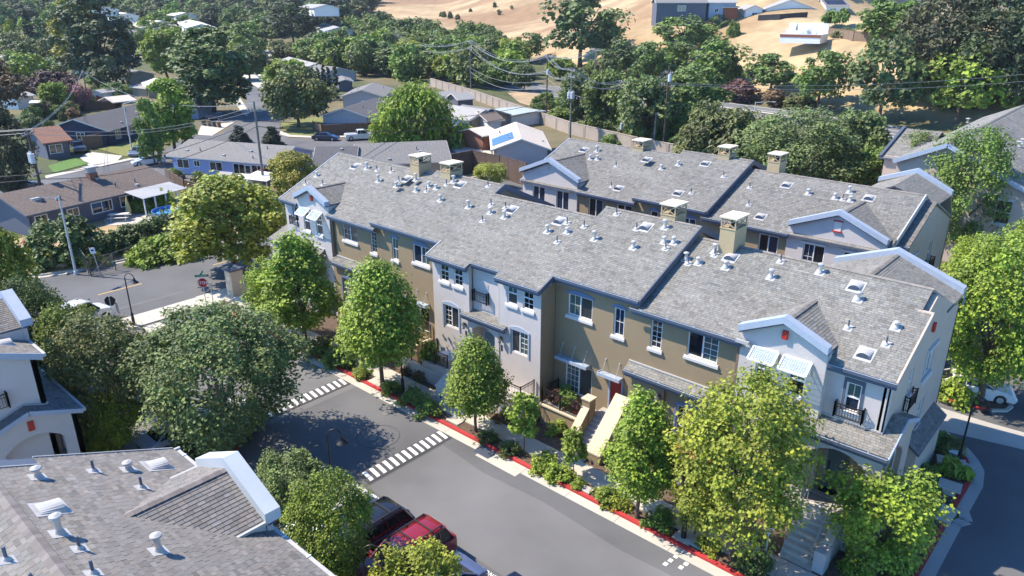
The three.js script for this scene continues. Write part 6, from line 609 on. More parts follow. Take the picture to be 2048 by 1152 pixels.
const tints = { maple: [0.235, 0.33, 0.03], lime: [0.265, 0.385, 0.028], green: [0.18, 0.295, 0.04], mid: [0.20, 0.285, 0.05], dark: [0.125, 0.195, 0.04], deep: [0.075, 0.115, 0.034], olive: [0.19, 0.225, 0.058], gray: [0.185, 0.265, 0.07], euc: [0.125, 0.135, 0.055], gold: [0.33, 0.33, 0.03], yellow: [0.315, 0.375, 0.03], purple: [0.1, 0.045, 0.052], pink: [0.42, 0.22, 0.21], crimson: [0.17, 0.065, 0.048], conifer: [0.06, 0.1, 0.042], rust: [0.24, 0.15, 0.06], blue: [0.085, 0.125, 0.085] };
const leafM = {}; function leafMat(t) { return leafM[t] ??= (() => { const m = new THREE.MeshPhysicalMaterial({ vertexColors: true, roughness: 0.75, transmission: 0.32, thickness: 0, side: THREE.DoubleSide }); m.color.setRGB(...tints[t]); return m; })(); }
// trunk with limbs in the unit box (crown from y0 to 1)
function trunkGeo(seed, y0, W, H, o = {}) { const r = RNG(seed * 31 + 5), g = gb(), tr = (o.tr ?? 0.022) * Math.min(H, 14), X = (v) => v / W, Y = (v) => v / H; const ring = (ax, ay, az, bx, by, bz, r0, r1, n = 7) => { const A = V3(ax * W, ay * H, az * W), B = V3(bx * W, by * H, bz * W), t = B.clone().sub(A).normalize(), U = Math.abs(t.y) > 0.9 ? V3(1, 0, 0) : V3(0, 1, 0), S = t.clone().cross(U).normalize(), T2 = t.clone().cross(S).normalize(); const c = (P, rad, k) => { const w = k / n * 6.2832; const q = P.clone().addScaledVector(S, rad * Math.cos(w)).addScaledVector(T2, rad * Math.sin(w)); return [X(q.x), Y(q.y), X(q.z)]; }; for (let k = 0; k < n; k++) g.quad(c(A, r0, k), c(A, r0, k + 1), c(B, r1, k + 1), c(B, r1, k)); }; let x = 0, z = 0, y = -0.01, rad = tr * 1.35; const fork = y0 + (1 - y0) * (o.fork ?? 0.12); const seg = 4; const pts = [[0, -0.01, 0, tr * 1.5]]; for (let i = 1; i <= seg; i++) { x += (r() - 0.5) * 0.03; z += (r() - 0.5) * 0.03; y = fork * i / seg; rad = tr * (1.1 - 0.25 * i / seg); pts.push([x, y, z, rad]); } for (let i = 0; i < seg; i++) ring(...pts[i].slice(0, 3), ...pts[i + 1].slice(0, 3), pts[i][3], pts[i + 1][3], 9); const nl = o.limbs ?? 6; for (let i = 0; i < nl; i++) { const a = i / nl * 6.28 + r(), up = y0 + (1 - y0) * (0.35 + 0.5 * r()), R = (o.reach ?? 0.3) * (0.5 + 0.6 * r()); const sx = x, sz = z, sy = fork * (0.92 + 0.08 * r()); const mx = x + Math.cos(a) * R * 0.5, mz = z + Math.sin(a) * R * 0.5, my = lerp(sy, up, 0.55); ring(sx, sy, sz, mx, my, mz, tr * 0.5, tr * 0.32, 6); ring(mx, my, mz, x + Math.cos(a) * R, up, z + Math.sin(a) * R, tr * 0.32, tr * 0.1, 5); } if (o.leader !== false) ring(x, fork, z, x * 0.5, y0 + (1 - y0) * 0.85, z * 0.5, tr * 0.65, tr * 0.08, 6); return g.build(); }
const TREE = {}; // templates: [y0, crown, trunk]
function template(key, o) { const y0 = o.y0 ?? 0.2; const W = o.W, H = o.H; const c = crownGeo(o.seed, { ...o, W, H: H * (1 - y0) }); c.scale(1, 1 - y0, 1).translate(0, y0, 0); TREE[key] = { crown: c, trunk: o.noTrunk ? null : trunkGeo(o.seed, y0, W, H, o), bark: o.bark ?? M.bark, shrub: o.noTrunk }; }
template('maple1', { seed: 1, shape: 'cone', n: 15000, clumps: 170, leaf: 0.155, W: 4.6, H: 7.5, y0: 0.24, cr: 0.15, tr: 0.016, limbs: 7, reach: 0.22, tip: 0.35 });
template('maple2', { seed: 2, shape: 'cone', n: 15000, clumps: 150, leaf: 0.155, W: 5, H: 7, y0: 0.28, cr: 0.16, tr: 0.016, limbs: 7, reach: 0.22, tip: 0.35 });
template('maple3', { seed: 3, shape: 'tall', n: 22000, clumps: 200, leaf: 0.145, W: 6, H: 8.5, y0: 0.22, cr: 0.14, tr: 0.018, tip: 0.4, hollow: 0.35 });
template('young', { seed: 4, shape: 'tall', n: 1400, clumps: 30, leaf: 0.20, W: 1.8, H: 4.2, y0: 0.42, cr: 0.2, tr: 0.008, limbs: 3, reach: 0.12 });
template('small', { seed: 5, shape: 'round', n: 10000, clumps: 90, leaf: 0.155, W: 5, H: 5, y0: 0.22, cr: 0.15, tr: 0.016, hollow: 0.4, tip: 0.4 });
template('big', { seed: 6, shape: 'spread', n: 34000, clumps: 220, leaf: 0.18, W: 10, H: 10, y0: 0.20, cr: 0.12, tr: 0.03, limbs: 9, reach: 0.34, hollow: 0.45, bark: M.barkPale, dark: 0.6 });
template('big2', { seed: 7, shape: 'round', n: 24000, clumps: 170, leaf: 0.18, W: 8, H: 9, y0: 0.18, cr: 0.135, tr: 0.024, limbs: 7, dark: 0.6, hollow: 0.45 });
template('plane', { seed: 8, shape: 'tall', n: 13000, clumps: 150, leaf: 0.34, W: 9, H: 10, y0: 0.2, cr: 0.125, tr: 0.02, hollow: 0.5, tip: 0.35 });
template('round1', { seed: 9, shape: 'round', n: 6500, clumps: 80, leaf: 0.5, W: 9, H: 9, y0: 0.18, cr: 0.15, tr: 0.026, dark: 0.6 });
template('round2', { seed: 10, shape: 'spread', n: 6500, clumps: 75, leaf: 0.5, W: 10, H: 8, y0: 0.22, cr: 0.15, tr: 0.03, reach: 0.34, dark: 0.6 });
template('tall1', { seed: 11, shape: 'tall', n: 7000, clumps: 90, leaf: 0.5, W: 8, H: 13, y0: 0.12, cr: 0.17, tr: 0.02, dark: 0.6 });
template('oak', { seed: 12, shape: 'spread', n: 3600, clumps: 34, leaf: 0.62, W: 11, H: 10, y0: 0.3, cr: 0.17, tr: 0.026, limbs: 7, reach: 0.34, hollow: 0.55, dark: 0.55 });
template('oak2', { seed: 13, shape: 'round', n: 3600, clumps: 36, leaf: 0.62, W: 10, H: 11, y0: 0.28, cr: 0.17, tr: 0.026, limbs: 7, reach: 0.32, hollow: 0.55, dark: 0.55 });
template('far1', { seed: 14, shape: 'round', n: 1500, clumps: 30, leaf: 1.0, W: 11, H: 10, y0: 0.08, cr: 0.2, tr: 0.026, limbs: 3, dark: 0.55 });
template('far2', { seed: 15, shape: 'tall', n: 1500, clumps: 34, leaf: 1.0, W: 9, H: 13, y0: 0.08, cr: 0.2, tr: 0.022, limbs: 3, dark: 0.55 });
template('euc', { seed: 16, shape: 'tall', n: 16000, clumps: 150, leaf: 0.55, W: 16, H: 26, y0: 0.12, cr: 0.12, tr: 0.03, droop: 0.3, hollow: 0.4, bark: M.barkPale, limbs: 8, dark: 0.5 });
template('willow', { seed: 17, shape: 'willow', n: 14000, clumps: 120, leaf: 0.42, W: 11, H: 9, y0: 0.06, cr: 0.13, tr: 0.03, droop: 1.0, hollow: 0.55, dark: 0.6 });
template('bottle', { seed: 18, shape: 'willow', n: 9000, clumps: 60, leaf: 0.42, W: 9, H: 10, y0: 0.1, cr: 0.15, tr: 0.018, droop: 0.9, hollow: 0.4, dark: 0.6, bark: M.barkPale });
template('conifer', { seed: 19, shape: 'conifer', n: 6000, clumps: 110, leaf: 0.28, W: 4, H: 6, y0: 0.04, cr: 0.11, tr: 0.016, droop: 0.15, limbs: 0, dark: 0.6 });
template('cypress', { seed: 20, shape: 'column', n: 2600, clumps: 60, leaf: 0.4, W: 1.6, H: 9, y0: 0.03, cr: 0.22, tr: 0.01, limbs: 0, dark: 0.6 });
template('pine', { seed: 21, shape: 'spread', n: 5000, clumps: 60, leaf: 0.8, W: 14, H: 24, y0: 0.22, cr: 0.15, tr: 0.022, limbs: 6, dark: 0.5 });
template('shrub1', { seed: 22, shape: 'dome', n: 1500, clumps: 36, leaf: 0.14, W: 1.8, H: 1.1, y0: 0, cr: 0.2, noTrunk: true, dark: 0.6, tip: 0.4 });
template('shrub2', { seed: 23, shape: 'dome', n: 1500, clumps: 30, leaf: 0.14, W: 1.6, H: 1.2, y0: 0, cr: 0.22, noTrunk: true, dark: 0.6, tip: 0.4 });
template('bush', { seed: 24, shape: 'dome', n: 4500, clumps: 60, leaf: 0.36, W: 6, H: 4, y0: 0, cr: 0.16, noTrunk: true, dark: 0.6 });
template('juniper', { seed: 25, shape: 'dome', n: 3500, clumps: 44, leaf: 0.32, W: 5, H: 2, y0: 0, cr: 0.2, noTrunk: true, droop: 0.5, dark: 0.6 });
template('grass', { seed: 26, shape: 'dome', n: 900, clumps: 10, leaf: 0.34, W: 1.3, H: 0.9, y0: 0, cr: 0.3, noTrunk: true, droop: 1, dark: 0.6 });
template('palm', { seed: 27, shape: 'dome', n: 900, clumps: 12, leaf: 1.1, W: 5, H: 7, y0: 0.5, cr: 0.25, droop: 0.8, tr: 0.02, limbs: 0 });
const treeR = RNG(991);
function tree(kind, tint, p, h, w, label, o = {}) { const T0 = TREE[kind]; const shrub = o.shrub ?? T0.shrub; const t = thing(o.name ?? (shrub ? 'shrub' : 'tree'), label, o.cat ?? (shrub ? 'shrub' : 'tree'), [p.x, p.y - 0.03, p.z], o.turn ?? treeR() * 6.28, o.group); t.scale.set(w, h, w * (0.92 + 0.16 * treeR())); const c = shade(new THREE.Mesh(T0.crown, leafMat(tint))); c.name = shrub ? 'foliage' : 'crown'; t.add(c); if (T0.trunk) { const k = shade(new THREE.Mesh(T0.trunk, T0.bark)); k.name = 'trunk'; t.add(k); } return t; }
function treePx(kind, tint, bx, by, top, wpx, label, o = {}) { const p = onGround(bx, by, o.dy ?? 0); const h = heightAt(p, o.tx ?? bx, top) - p.y; const w = wpx * mPerPx(V3(p.x, p.y + h * 0.6, p.z)); return tree(kind, tint, p, h, w, label, o); }
const NT = [
  // along the red kerb
  ['maple1', 'lime', 612, 700, 466, 165, 'tall bright green street tree in front of the left gray gable'], ['small', 'lime', 549, 672, 528, 110, 'small lime tree left of the tall bright street tree'], ['maple2', 'lime', 767, 778, 530, 195, 'broad bright green street tree before the tan wall, third along the red kerb'], ['maple2', 'maple', 952, 866, 682, 145, 'street tree with a curved trunk beside the right hump bars'], ['young', 'lime', 1049, 915, 788, 62, 'thin staked young tree with narrow crown left of the stucco steps'], ['young', 'maple', 1147, 953, 858, 54, 'smaller staked young tree in front of the stucco steps'], ['maple1', 'lime', 1275, 1037, 786, 165, 'green street tree right of the red door steps'], ['small', 'yellow', 1388, 1072, 930, 120, 'low yellowish tree between two taller street trees'], ['maple3', 'yellow', 1466, 1120, 748, 275, 'largest street tree with a dense yellow green crown before the right porch'], ['small', 'lime', 1750, 1142, 945, 200, 'vivid lime tree at the corner right of the porch steps'],
  // left cluster
  ['big', 'gray', 452, 892, 622, 310, 'big spreading grey green tree over the silver car'], ['big2', 'olive', 240, 885, 632, 205, 'olive green tree left of the big spreading tree'], ['big2', 'dark', 98, 775, 556, 135, 'dark tree behind the gable parapet at the left edge'], ['plane', 'yellow', 14, 690, 425, 150, 'yellow green tree cut by the left edge above the gable parapet'], ['small', 'mid', 168, 800, 610, 120, 'leafy mid green tree between the dark tree and the olive tree'], ['small', 'lime', 236, 905, 790, 110, 'low bright green tree beside the arched porch'],
  // parking court
  ['small', 'gray', 585, 1030, 912, 125, 'thin pale grey green tree by the gable parapet of the near roof'], ['big2', 'maple', 672, 1190, 962, 165, 'full green tree at the roof eave beside the white car'], ['small', 'yellow', 832, 1262, 1112, 190, 'golden green tree in front of the red car at the bottom edge'],
  // right side
  ['big2', 'lime', 1957, 803, 470, 235, 'large lime tree over the white car at the right end'], ['big2', 'lime', 2065, 690, 400, 190, 'second lime tree cut by the right edge'], ['big2', 'green', 1900, 520, 262, 165, 'green tree in front of the right edge townhouse gable'], ['big2', 'mid', 1805, 440, 268, 100, 'slim green tree left of the right edge townhouse'], ['round1', 'green', 1738, 410, 300, 105, 'round green tree behind the second row right chimney'], ['big2', 'gray', 1588, 405, 224, 215, 'wide grey green tree behind the second row chimneys'], ['bottle', 'olive', 1432, 345, 198, 165, 'drooping weeping tree behind the second row'], ['round1', 'gray', 1693, 380, 230, 115, 'grey green tree with see through crown by the turn lane'], ['round1', 'lime', 1664, 392, 322, 80, 'small bright tree just behind the second row ridge'], ['small', 'lime', 2042, 462, 378, 90, 'bright little tree below the right edge window'], ['small', 'green', 1985, 470, 420, 80, 'dark low tree in the gap right of the second row'], ['round1', 'green', 1520, 360, 250, 110, 'green tree between weeping tree and wide grey green tree'],
  // across the cross street
  ['plane', 'yellow', 470, 542, 354, 215, 'large yellow green plane tree on the cross street'], ['plane', 'gold', 592, 402, 303, 95, 'yellow green tree against the left roof end'], ['small', 'yellow', 982, 375, 328, 70, 'small yellow tree in front of the dark plank fence'], ['round1', 'dark', 560, 440, 400, 70, 'dark tree peeking out behind the plane tree by the left gable'],
  // ranch house streets
  ['euc', 'euc', 14, 400, 190, 120, 'dusky eucalyptus tree by the transformer pole at left edge'], ['oak2', 'rust', 8, 240, 125, 95, 'brownish oak at the left edge above the eucalyptus'], ['tall1', 'lime', 352, 308, 160, 95, 'tall yellow green tree before the navy house'], ['tall1', 'green', 310, 330, 200, 50, 'slender dark green tree left of the tall yellow green tree'], ['tall1', 'dark', 428, 228, 58, 145, 'huge dark tree at the corner of the branch street'], ['round1', 'lime', 335, 160, 66, 95, 'lime tree left of the huge dark corner tree'], ['round2', 'dark', 500, 160, 90, 80, 'round dark tree beside the white vans'], ['round2', 'olive', 597, 254, 138, 128, 'round olive tree on the lawn corner'], ['round1', 'lime', 578, 200, 124, 90, 'lime tree behind the round olive tree'], ['willow', 'lime', 831, 293, 172, 155, 'dense weeping tree right of the pickup truck'], ['conifer', 'blue', 480, 286, 246, 44, 'small bluish conifer behind the lavender roof, left one'], ['conifer', 'conifer', 547, 294, 247, 46, 'small conifer behind the lavender roof next to the grey pole'], ['cypress', 'deep', 638, 176, 135, 11, 'leftmost shorter cypress of the dark cypress row'], ['cypress', 'deep', 650, 188, 128, 12, 'second cypress from the left in the dark row'], ['cypress', 'deep', 661, 200, 134, 13, 'third cypress from the left in the dark row'], ['cypress', 'deep', 674, 198, 132, 14, 'rightmost and thickest cypress of the dark row'], ['far1', 'yellow', 658, 158, 118, 26, 'round yellow tree showing above the cypress row'],
  ['tall1', 'deep', 215, 176, -12, 130, 'huge dark conifer left of the roofs, tallest in the valley'], ['tall1', 'gold', 172, 150, -5, 90, 'golden green tree leaning on the huge dark conifer'], ['far1', 'deep', 222, 190, 118, 60, 'dark skirt of low trees at the foot of the huge conifer'], ['cypress', 'deep', 67, 108, 18, 22, 'tall single cypress near the left edge'], ['far2', 'yellow', 30, 98, 40, 30, 'yellow green tree left of the single cypress'], ['far2', 'gray', 92, 100, 38, 52, 'pale green tree right of the single cypress'], ['far1', 'olive', 130, 130, 60, 60, 'olive tree with bare wires crossing it, upper left'], ['round2', 'purple', 106, 198, 145, 92, 'dark purple leaved tree in the yards'], ['round1', 'lime', 116, 226, 168, 56, 'bright green tree before the purple tree'], ['round2', 'pink', 156, 220, 170, 56, 'pink flowering tree right of the bright green tree'], ['far1', 'lime', 58, 166, 110, 74, 'lime green tree left of the purple tree'], ['far1', 'green', 118, 152, 116, 60, 'green bush tree above the purple tree'], ['far1', 'green', 196, 184, 148, 40, 'mid green tree between pink tree and white roof'], ['round2', 'green', 232, 204, 166, 60, 'leafy tree behind the beige canopy'], ['bush', 'green', 115, 236, 210, 34, 'low green bush under the bright green tree'],
  ['pine', 'deep', 588, 96, -4, 80, 'pair of tall dark pines in the middle distance'], ['pine', 'dark', 617, 88, 16, 46, 'right hand dark pine beside the pair'], ['far1', 'olive', 560, 120, 82, 44, 'round olive tree under the dark pines'], ['far1', 'olive', 587, 122, 86, 34, 'olive tree right of the round olive tree'], ['far1', 'green', 620, 128, 82, 56, 'green tree below the right hand pine'], ['far1', 'lime', 655, 132, 84, 60, 'lime green tree left of the yellow belt trees'], ['far1', 'green', 500, 100, 48, 70, 'green tree left of the dark pines'], ['far1', 'dark', 470, 98, 52, 60, 'dark tree behind the huge corner tree'], ['far1', 'olive', 410, 60, 26, 60, 'bright olive tree below the wire junction'],
  // hill and arterial
  ['oak', 'dark', 1160, 132, -14, 165, 'massive dark oak in the fold of the hills'], ['oak2', 'green', 1059, 126, 68, 62, 'lone oak at the foot of the grass hill'], ['oak', 'dark', 1240, 160, 84, 90, 'oak right of the massive oak along the road'], ['oak2', 'green', 1312, 172, 86, 98, 'full green oak behind the red shrubs'], ['oak', 'green', 1432, 178, 84, 118, 'broad oak left of the clear slope'], ['oak2', 'green', 1538, 192, 110, 98, 'oak in front of the clear slope'], ['oak2', 'green', 1636, 224, 106, 104, 'oak with forked trunk at the roadside'], ['oak', 'dark', 1756, 248, 88, 142, 'wide dark oak right of the forked oak'], ['oak', 'lime', 1912, 246, 102, 140, 'light green oak before the eucalyptus grove'], ['oak', 'lime', 2040, 232, 165, 100, 'light green tree at the right edge above the grey roof'], ['oak2', 'green', 1385, 250, 138, 118, 'green tree between two utility poles and the road'], ['oak2', 'green', 1350, 130, 86, 70, 'oak behind the light pole on the slope foot'], ['oak', 'green', 1365, 100, 38, 110, 'low wide trees under the hilltop fence'],
  ['euc', 'euc', 1862, 205, -40, 165, 'tall olive eucalyptus left in the grove'], ['euc', 'deep', 1968, 215, -50, 190, 'dark eucalyptus in the middle of the grove'], ['euc', 'deep', 2062, 230, -60, 170, 'darkest eucalyptus at the top right corner'], ['far2', 'green', 1752, 84, -6, 80, 'green tree behind the brown slope fence'], ['far1', 'green', 1805, 84, 8, 70, 'tree left of the eucalyptus grove on the hilltop'], ['palm', 'green', 1655, 62, 24, 30, 'left small palm in front of the two storey house'], ['palm', 'green', 1682, 60, 20, 26, 'right small palm in front of the two storey house'], ['bush', 'gray', 1690, 72, 56, 52, 'grey green shrub above the brown slope fence'], ['bush', 'lime', 1427, 44, 12, 26, 'round yellow green bush by the red hilltop shed'], ['bush', 'green', 1466, 72, 42, 26, 'green bush on the slope below the hilltop houses'], ['bush', 'gray', 1432, 54, 30, 46, 'grey green bushes at the top of the slope'], ['bush', 'crimson', 1415, 68, 44, 30, 'reddish bush at the top of the slope'],
  ['far1', 'crimson', 1222, 150, 118, 56, 'crimson shrub tree beside the massive oak'], ['far1', 'crimson', 1275, 158, 126, 56, 'crimson shrub tree under the second oak'], ['far1', 'crimson', 1478, 205, 162, 66, 'purple red shrub tree on the roadside'], ['far1', 'rust', 1548, 214, 180, 52, 'bronze shrub tree behind the street light'], ['bush', 'olive', 1600, 216, 186, 62, 'rounded roadside shrub left of the forked oak'], ['far1', 'crimson', 1335, 160, 130, 40, 'small crimson tree behind the brown pole'],
  ['round1', 'green', 985, 178, 128, 66, 'green tree by the left end of the block wall'], ['round1', 'dark', 1048, 182, 132, 58, 'dark tree over the bare patch by the road'], ['round1', 'mid', 1215, 262, 148, 96, 'leafy tree behind the block wall between poles'], ['round1', 'gray', 1290, 296, 162, 118, 'pale green tree left of the brown pole'], ['round1', 'gray', 1150, 236, 150, 60, 'thin pale tree by the first tall pole'], ['bush', 'green', 1074, 216, 194, 26, 'round shrub on the bare patch'], ['round1', 'lime', 1120, 160, 118, 56, 'lime tree beside the road in front of the lone oak'], ['bush', 'lime', 1120, 240, 216, 60, 'bright creeper mound on the verge by the pole'], ['bush', 'lime', 1165, 262, 244, 44, 'ivy mound spilling over the block wall'], ['bush', 'green', 1225, 290, 268, 46, 'ivy hanging on the block wall near the chimney'], ['oak2', 'green', 1345, 292, 176, 96, 'tree behind the right pair of poles'],
  ['bush', 'dark', 135, 522, 434, 132, 'big rounded dark bush beside the lamp post'], ['juniper', 'lime', 325, 516, 482, 110, 'spreading bright juniper on the verge by the plane tree'], ['bush', 'green', 40, 372, 350, 34, 'clipped bush at the pavement by the eucalyptus'],
];
for (const [k, t, bx, by, top, w, label, o] of NT) treePx(k, t, bx, by, top, w, label, o);
// hedge along the back yard with the pool
{ const a = onY(206, 512, 0), b = onY(392, 458, 0); const t = thing('hedge', 'long dark ivy hedge on the yard fence by the pool', 'hedge', [a.x, 0, a.z]); const g = []; const n = 12; for (let i = 0; i < n; i++) { const c = crownGeo(300 + i, { shape: 'dome', n: 1300, clumps: 30, leaf: 0.28, W: 3, H: 2.3, cr: 0.2, dark: 0.6 }); const p = a.clone().lerp(b, i / (n - 1)); c.scale(3.2, 2.2 + 0.5 * hash2(i, 4), 2.2).translate(p.x - a.x, 0, p.z - a.z); g.push(c); } local('foliage', mergeGeometries(g), leafMat('dark'), t); }
// shrubs of the planting strip and beds
const SH = [
  ['shrub1', 'lime', 588, 690, 40, 'low lime shrub at the left start of the planting strip'], ['shrub1', 'mid', 640, 706, 52, 'wide green shrub in the strip under the tall bright tree'], ['shrub2', 'green', 680, 728, 58, 'green shrub row piece left of the broad street tree'], ['shrub2', 'maple', 722, 752, 34, 'yellowish little shrub left of the broad street tree'], ['shrub1', 'green', 782, 782, 36, 'dark shrub right of the broad street tree trunk'], ['shrub1', 'green', 828, 806, 52, 'dark shrub mass left of the grey stucco bin house'], ['shrub2', 'green', 858, 826, 48, 'dark shrub mass below the grey stucco bin house'], ['shrub2', 'dark', 974, 880, 36, 'dark ball shrub right of the curved trunk'], ['shrub1', 'dark', 1020, 905, 42, 'dark shrub left of the thin staked tree'], ['shrub1', 'lime', 1090, 938, 56, 'fresh green shrub between the two staked trees'], ['shrub2', 'lime', 1118, 955, 50, 'tall fresh green shrub left of the smaller staked tree'], ['shrub2', 'maple', 1155, 972, 30, 'small shrub at the foot of the smaller staked tree'], ['shrub1', 'maple', 1212, 1000, 50, 'light shrub left of the water meter lid'], ['shrub1', 'yellow', 1242, 1012, 40, 'yellow tipped shrub right of the meter lid'], ['shrub2', 'green', 1320, 1050, 56, 'green shrub right of the street tree by the lamp post'], ['shrub2', 'yellow', 1418, 1098, 44, 'bright yellow shrub right of the lamp post'], ['shrub1', 'dark', 1510, 1140, 64, 'dark shrub below the largest street tree'], ['shrub2', 'lime', 1122, 862, 50, 'light green shrub in the bed left of the stucco stair wall'],
  ['shrub1', 'lime', 1795, 1140, 70, 'lime mound under the vivid corner tree, bottom right'], ['shrub1', 'lime', 1712, 1150, 60, 'lime mound left of the vivid corner tree trunk'], ['shrub2', 'green', 1710, 1105, 50, 'green shrub beside the porch cheek wall'], ['grass', 'lime', 1905, 945, 44, 'grass tuft over the pale stone pad by the lane'], ['grass', 'green', 1845, 970, 50, 'dim grass tuft against the right end wall'], ['grass', 'olive', 1898, 905, 40, 'grass tuft at the foot of the lane lamp post'], ['grass', 'green', 1880, 885, 34, 'dark grass tuft behind the lane lamp post'], ['shrub1', 'lime', 1905, 800, 70, 'green groundcover below the white car'],
  ['shrub1', 'rust', 760, 708, 34, 'dry brown shrub in the bed before the tan wall'], ['shrub2', 'rust', 818, 745, 30, 'dry brown shrub along the low garden wall'], ['shrub1', 'rust', 842, 758, 30, 'second dry shrub along the low garden wall'], ['shrub2', 'rust', 1000, 842, 30, 'rusty shrub in the bed behind the curved trunk'], ['shrub2', 'green', 700, 670, 40, 'green shrub against the left tan wall'], ['shrub1', 'green', 480, 860, 70, 'low green shrub on the island by the lamp'], ['shrub2', 'green', 440, 905, 80, 'green groundcover on the island under the big tree'], ['shrub1', 'dark', 385, 915, 70, 'dark groundcover beside the silver car'], ['shrub2', 'lime', 190, 862, 60, 'bright shrub beside the arched porch pier'], ['grass', 'lime', 196, 890, 60, 'bright grass clump beside the porch steps'], ['shrub1', 'gold', 105, 530, 60, 'dry golden grass mound by the yard wall'], ['shrub2', 'gold', 190, 530, 40, 'dry golden grass at the chain link gate'], ['shrub2', 'green', 565, 1030, 70, 'dark shrub by the gable parapet of the near roof'],
];
for (const [k, t, bx, by, w, label] of SH) { const p = onY(bx, by, 0.1), W_ = w * mPerPx(p); tree(k, t, p, W_ * (k === 'grass' ? 0.75 : 0.62), W_, label); }
// tree masses that nobody could count
function mass(name, label, poly, n, kinds, tintsL, hs, seed) { const R = RNG(seed); const per = kinds.map(() => []); let guard = 0; const inside = (x, y) => { let c = false; for (let i = 0, j = poly.length - 1; i < poly.length; j = i++) { const [xi, yi] = poly[i], [xj, yj] = poly[j]; if ((yi > y) !== (yj > y) && x < (xj - xi) * (y - yi) / (yj - yi) + xi) c = !c; } return c; }; const x0 = Math.min(...poly.map((p) => p[0])), x1 = Math.max(...poly.map((p) => p[0])), y0 = Math.min(...poly.map((p) => p[1])), y1 = Math.max(...poly.map((p) => p[1])); let cnt = 0; while (cnt < n && guard++ < n * 30) { const px = lerp(x0, x1, R()), py = lerp(y0, y1, R()); if (!inside(px, py)) continue; const p = onGround(px, py); const h = hs[0] + (hs[1] - hs[0]) * R(), w = h * (0.8 + 0.45 * R()); per[Math.floor(R() * kinds.length)].push([p, h, w, R() * 6.28, R()]); cnt++; }
  const t = thing(name, label, 'trees', [0, 0, 0]); t.userData.kind = 'stuff'; delete t.userData.category; kinds.forEach((k, i) => { if (!per[i].length) return; const I = new THREE.InstancedMesh(TREE[k].crown, leafMat('white_'), per[i].length); const q = new THREE.Object3D(); per[i].forEach(([p, h, w, a, u], j) => { q.position.copy(p); q.rotation.y = a; q.scale.set(w, h, w); q.updateMatrix(); I.setMatrixAt(j, q.matrix); const tn = tints[tintsL[Math.floor(u * tintsL.length)]], v = 0.8 + 0.4 * hash2(j, i); I.setColorAt(j, new THREE.Color().setRGB(tn[0] * v, tn[1] * v, tn[2] * v)); }); I.name = 'foliage'; I.userData.kind = 'stuff'; shade(I); t.add(I); }); return t; }
tints.white_ = [1, 1, 1];
mass('tree_belt', 'dense belt of mixed green trees between the houses and the arterial road', [[610, 92], [700, 88], [860, 110], [1010, 128], [1040, 165], [960, 178], [870, 165], [780, 162], [700, 150], [640, 130]], 150, ['far1', 'far2', 'round1'], ['green', 'mid', 'lime', 'mid', 'yellow', 'olive', 'green', 'gray'], [6, 11], 41);
mass('tree_belt', 'line of dark oaks along the foot of the grass hill', [[690, 66], [760, 74], [880, 92], [1010, 108], [1006, 122], [880, 108], [760, 92], [690, 82]], 44, ['oak', 'oak2', 'far1'], ['dark', 'green', 'dark', 'mid'], [8, 12], 42);
mass('tree_belt', 'wooded slope left of the grass hill', [[620, 12], [700, 8], [760, 4], [740, 26], [690, 58], [640, 72], [620, 50]], 60, ['far1', 'far2'], ['dark', 'deep', 'olive', 'dark', 'gray'], [9, 15], 43);
mass('woodland', 'far wooded valley floor along the top left of the view', [[-60, 2], [620, 3], [620, 70], [560, 80], [470, 70], [380, 62], [300, 68], [230, 50], [150, 60], [-60, 60]], 300, ['far1', 'far2'], ['dark', 'green', 'olive', 'deep', 'gray', 'mid', 'green'], [7, 13], 44);
mass('woodland', 'leafy gardens between the branch street houses and the far valley', [[250, 85], [380, 72], [480, 76], [560, 92], [480, 140], [440, 100], [380, 140], [270, 110]], 50, ['far1', 'far2'], ['green', 'lime', 'mid', 'green', 'dark'], [6, 11], 45);
mass('woodland', 'gardens and trees along the left edge of the valley', [[-60, 60], [150, 60], [170, 100], [160, 140], [60, 150], [-60, 150]], 46, ['far1', 'far2'], ['gray', 'green', 'olive', 'dark', 'lime'], [4, 9], 46);
mass('shrubbery', 'low garden shrubs among the yards left of the navy house', [[60, 225], [190, 205], [150, 240], [120, 260], [60, 262]], 26, ['bush', 'far1'], ['gray', 'olive', 'rust', 'yellow', 'green'], [1.5, 3.5], 47);
mass('shrubbery', 'green undergrowth on the verge behind the block wall', [[1080, 200], [1240, 250], [1380, 290], [1440, 310], [1380, 320], [1260, 290], [1140, 255], [1080, 232]], 60, ['bush', 'round1'], ['lime', 'green', 'mid', 'green'], [1.5, 4], 48);
mass('tree_belt', 'roadside trees on the far side of the arterial road under the oaks', [[1180, 130], [1460, 170], [1460, 190], [1180, 165]], 26, ['oak', 'far1', 'bush'], ['green', 'dark', 'mid', 'green'], [4, 8], 49);
mass('woodland', 'dark grove floor below the eucalyptus trees at the top right', [[1860, 180], [2080, 150], [2080, 232], [1900, 236]], 30, ['far1', 'oak'], ['deep', 'dark', 'deep'], [5, 10], 50);
mass('woodland', 'trees behind the hilltop houses along the top edge', [[1320, -40], [1800, -40], [1800, -14], [1320, -14]], 30, ['far1', 'far2'], ['green', 'dark', 'mid'], [6, 9], 51);
mass('shrubbery', 'scattered dark bushes high on the grass hill', [[820, 16], [1040, 14], [1040, 32], [960, 30], [900, 44], [820, 36]], 9, ['bush', 'far1'], ['dark', 'deep', 'olive'], [2, 4], 52);
mass('woodland', 'trees in the gap between the right end and the right edge townhouse', [[1860, 440], [1990, 440], [2010, 560], [1900, 620], [1880, 520]], 10, ['small', 'big2'], ['green', 'mid', 'lime'], [3, 6], 53);
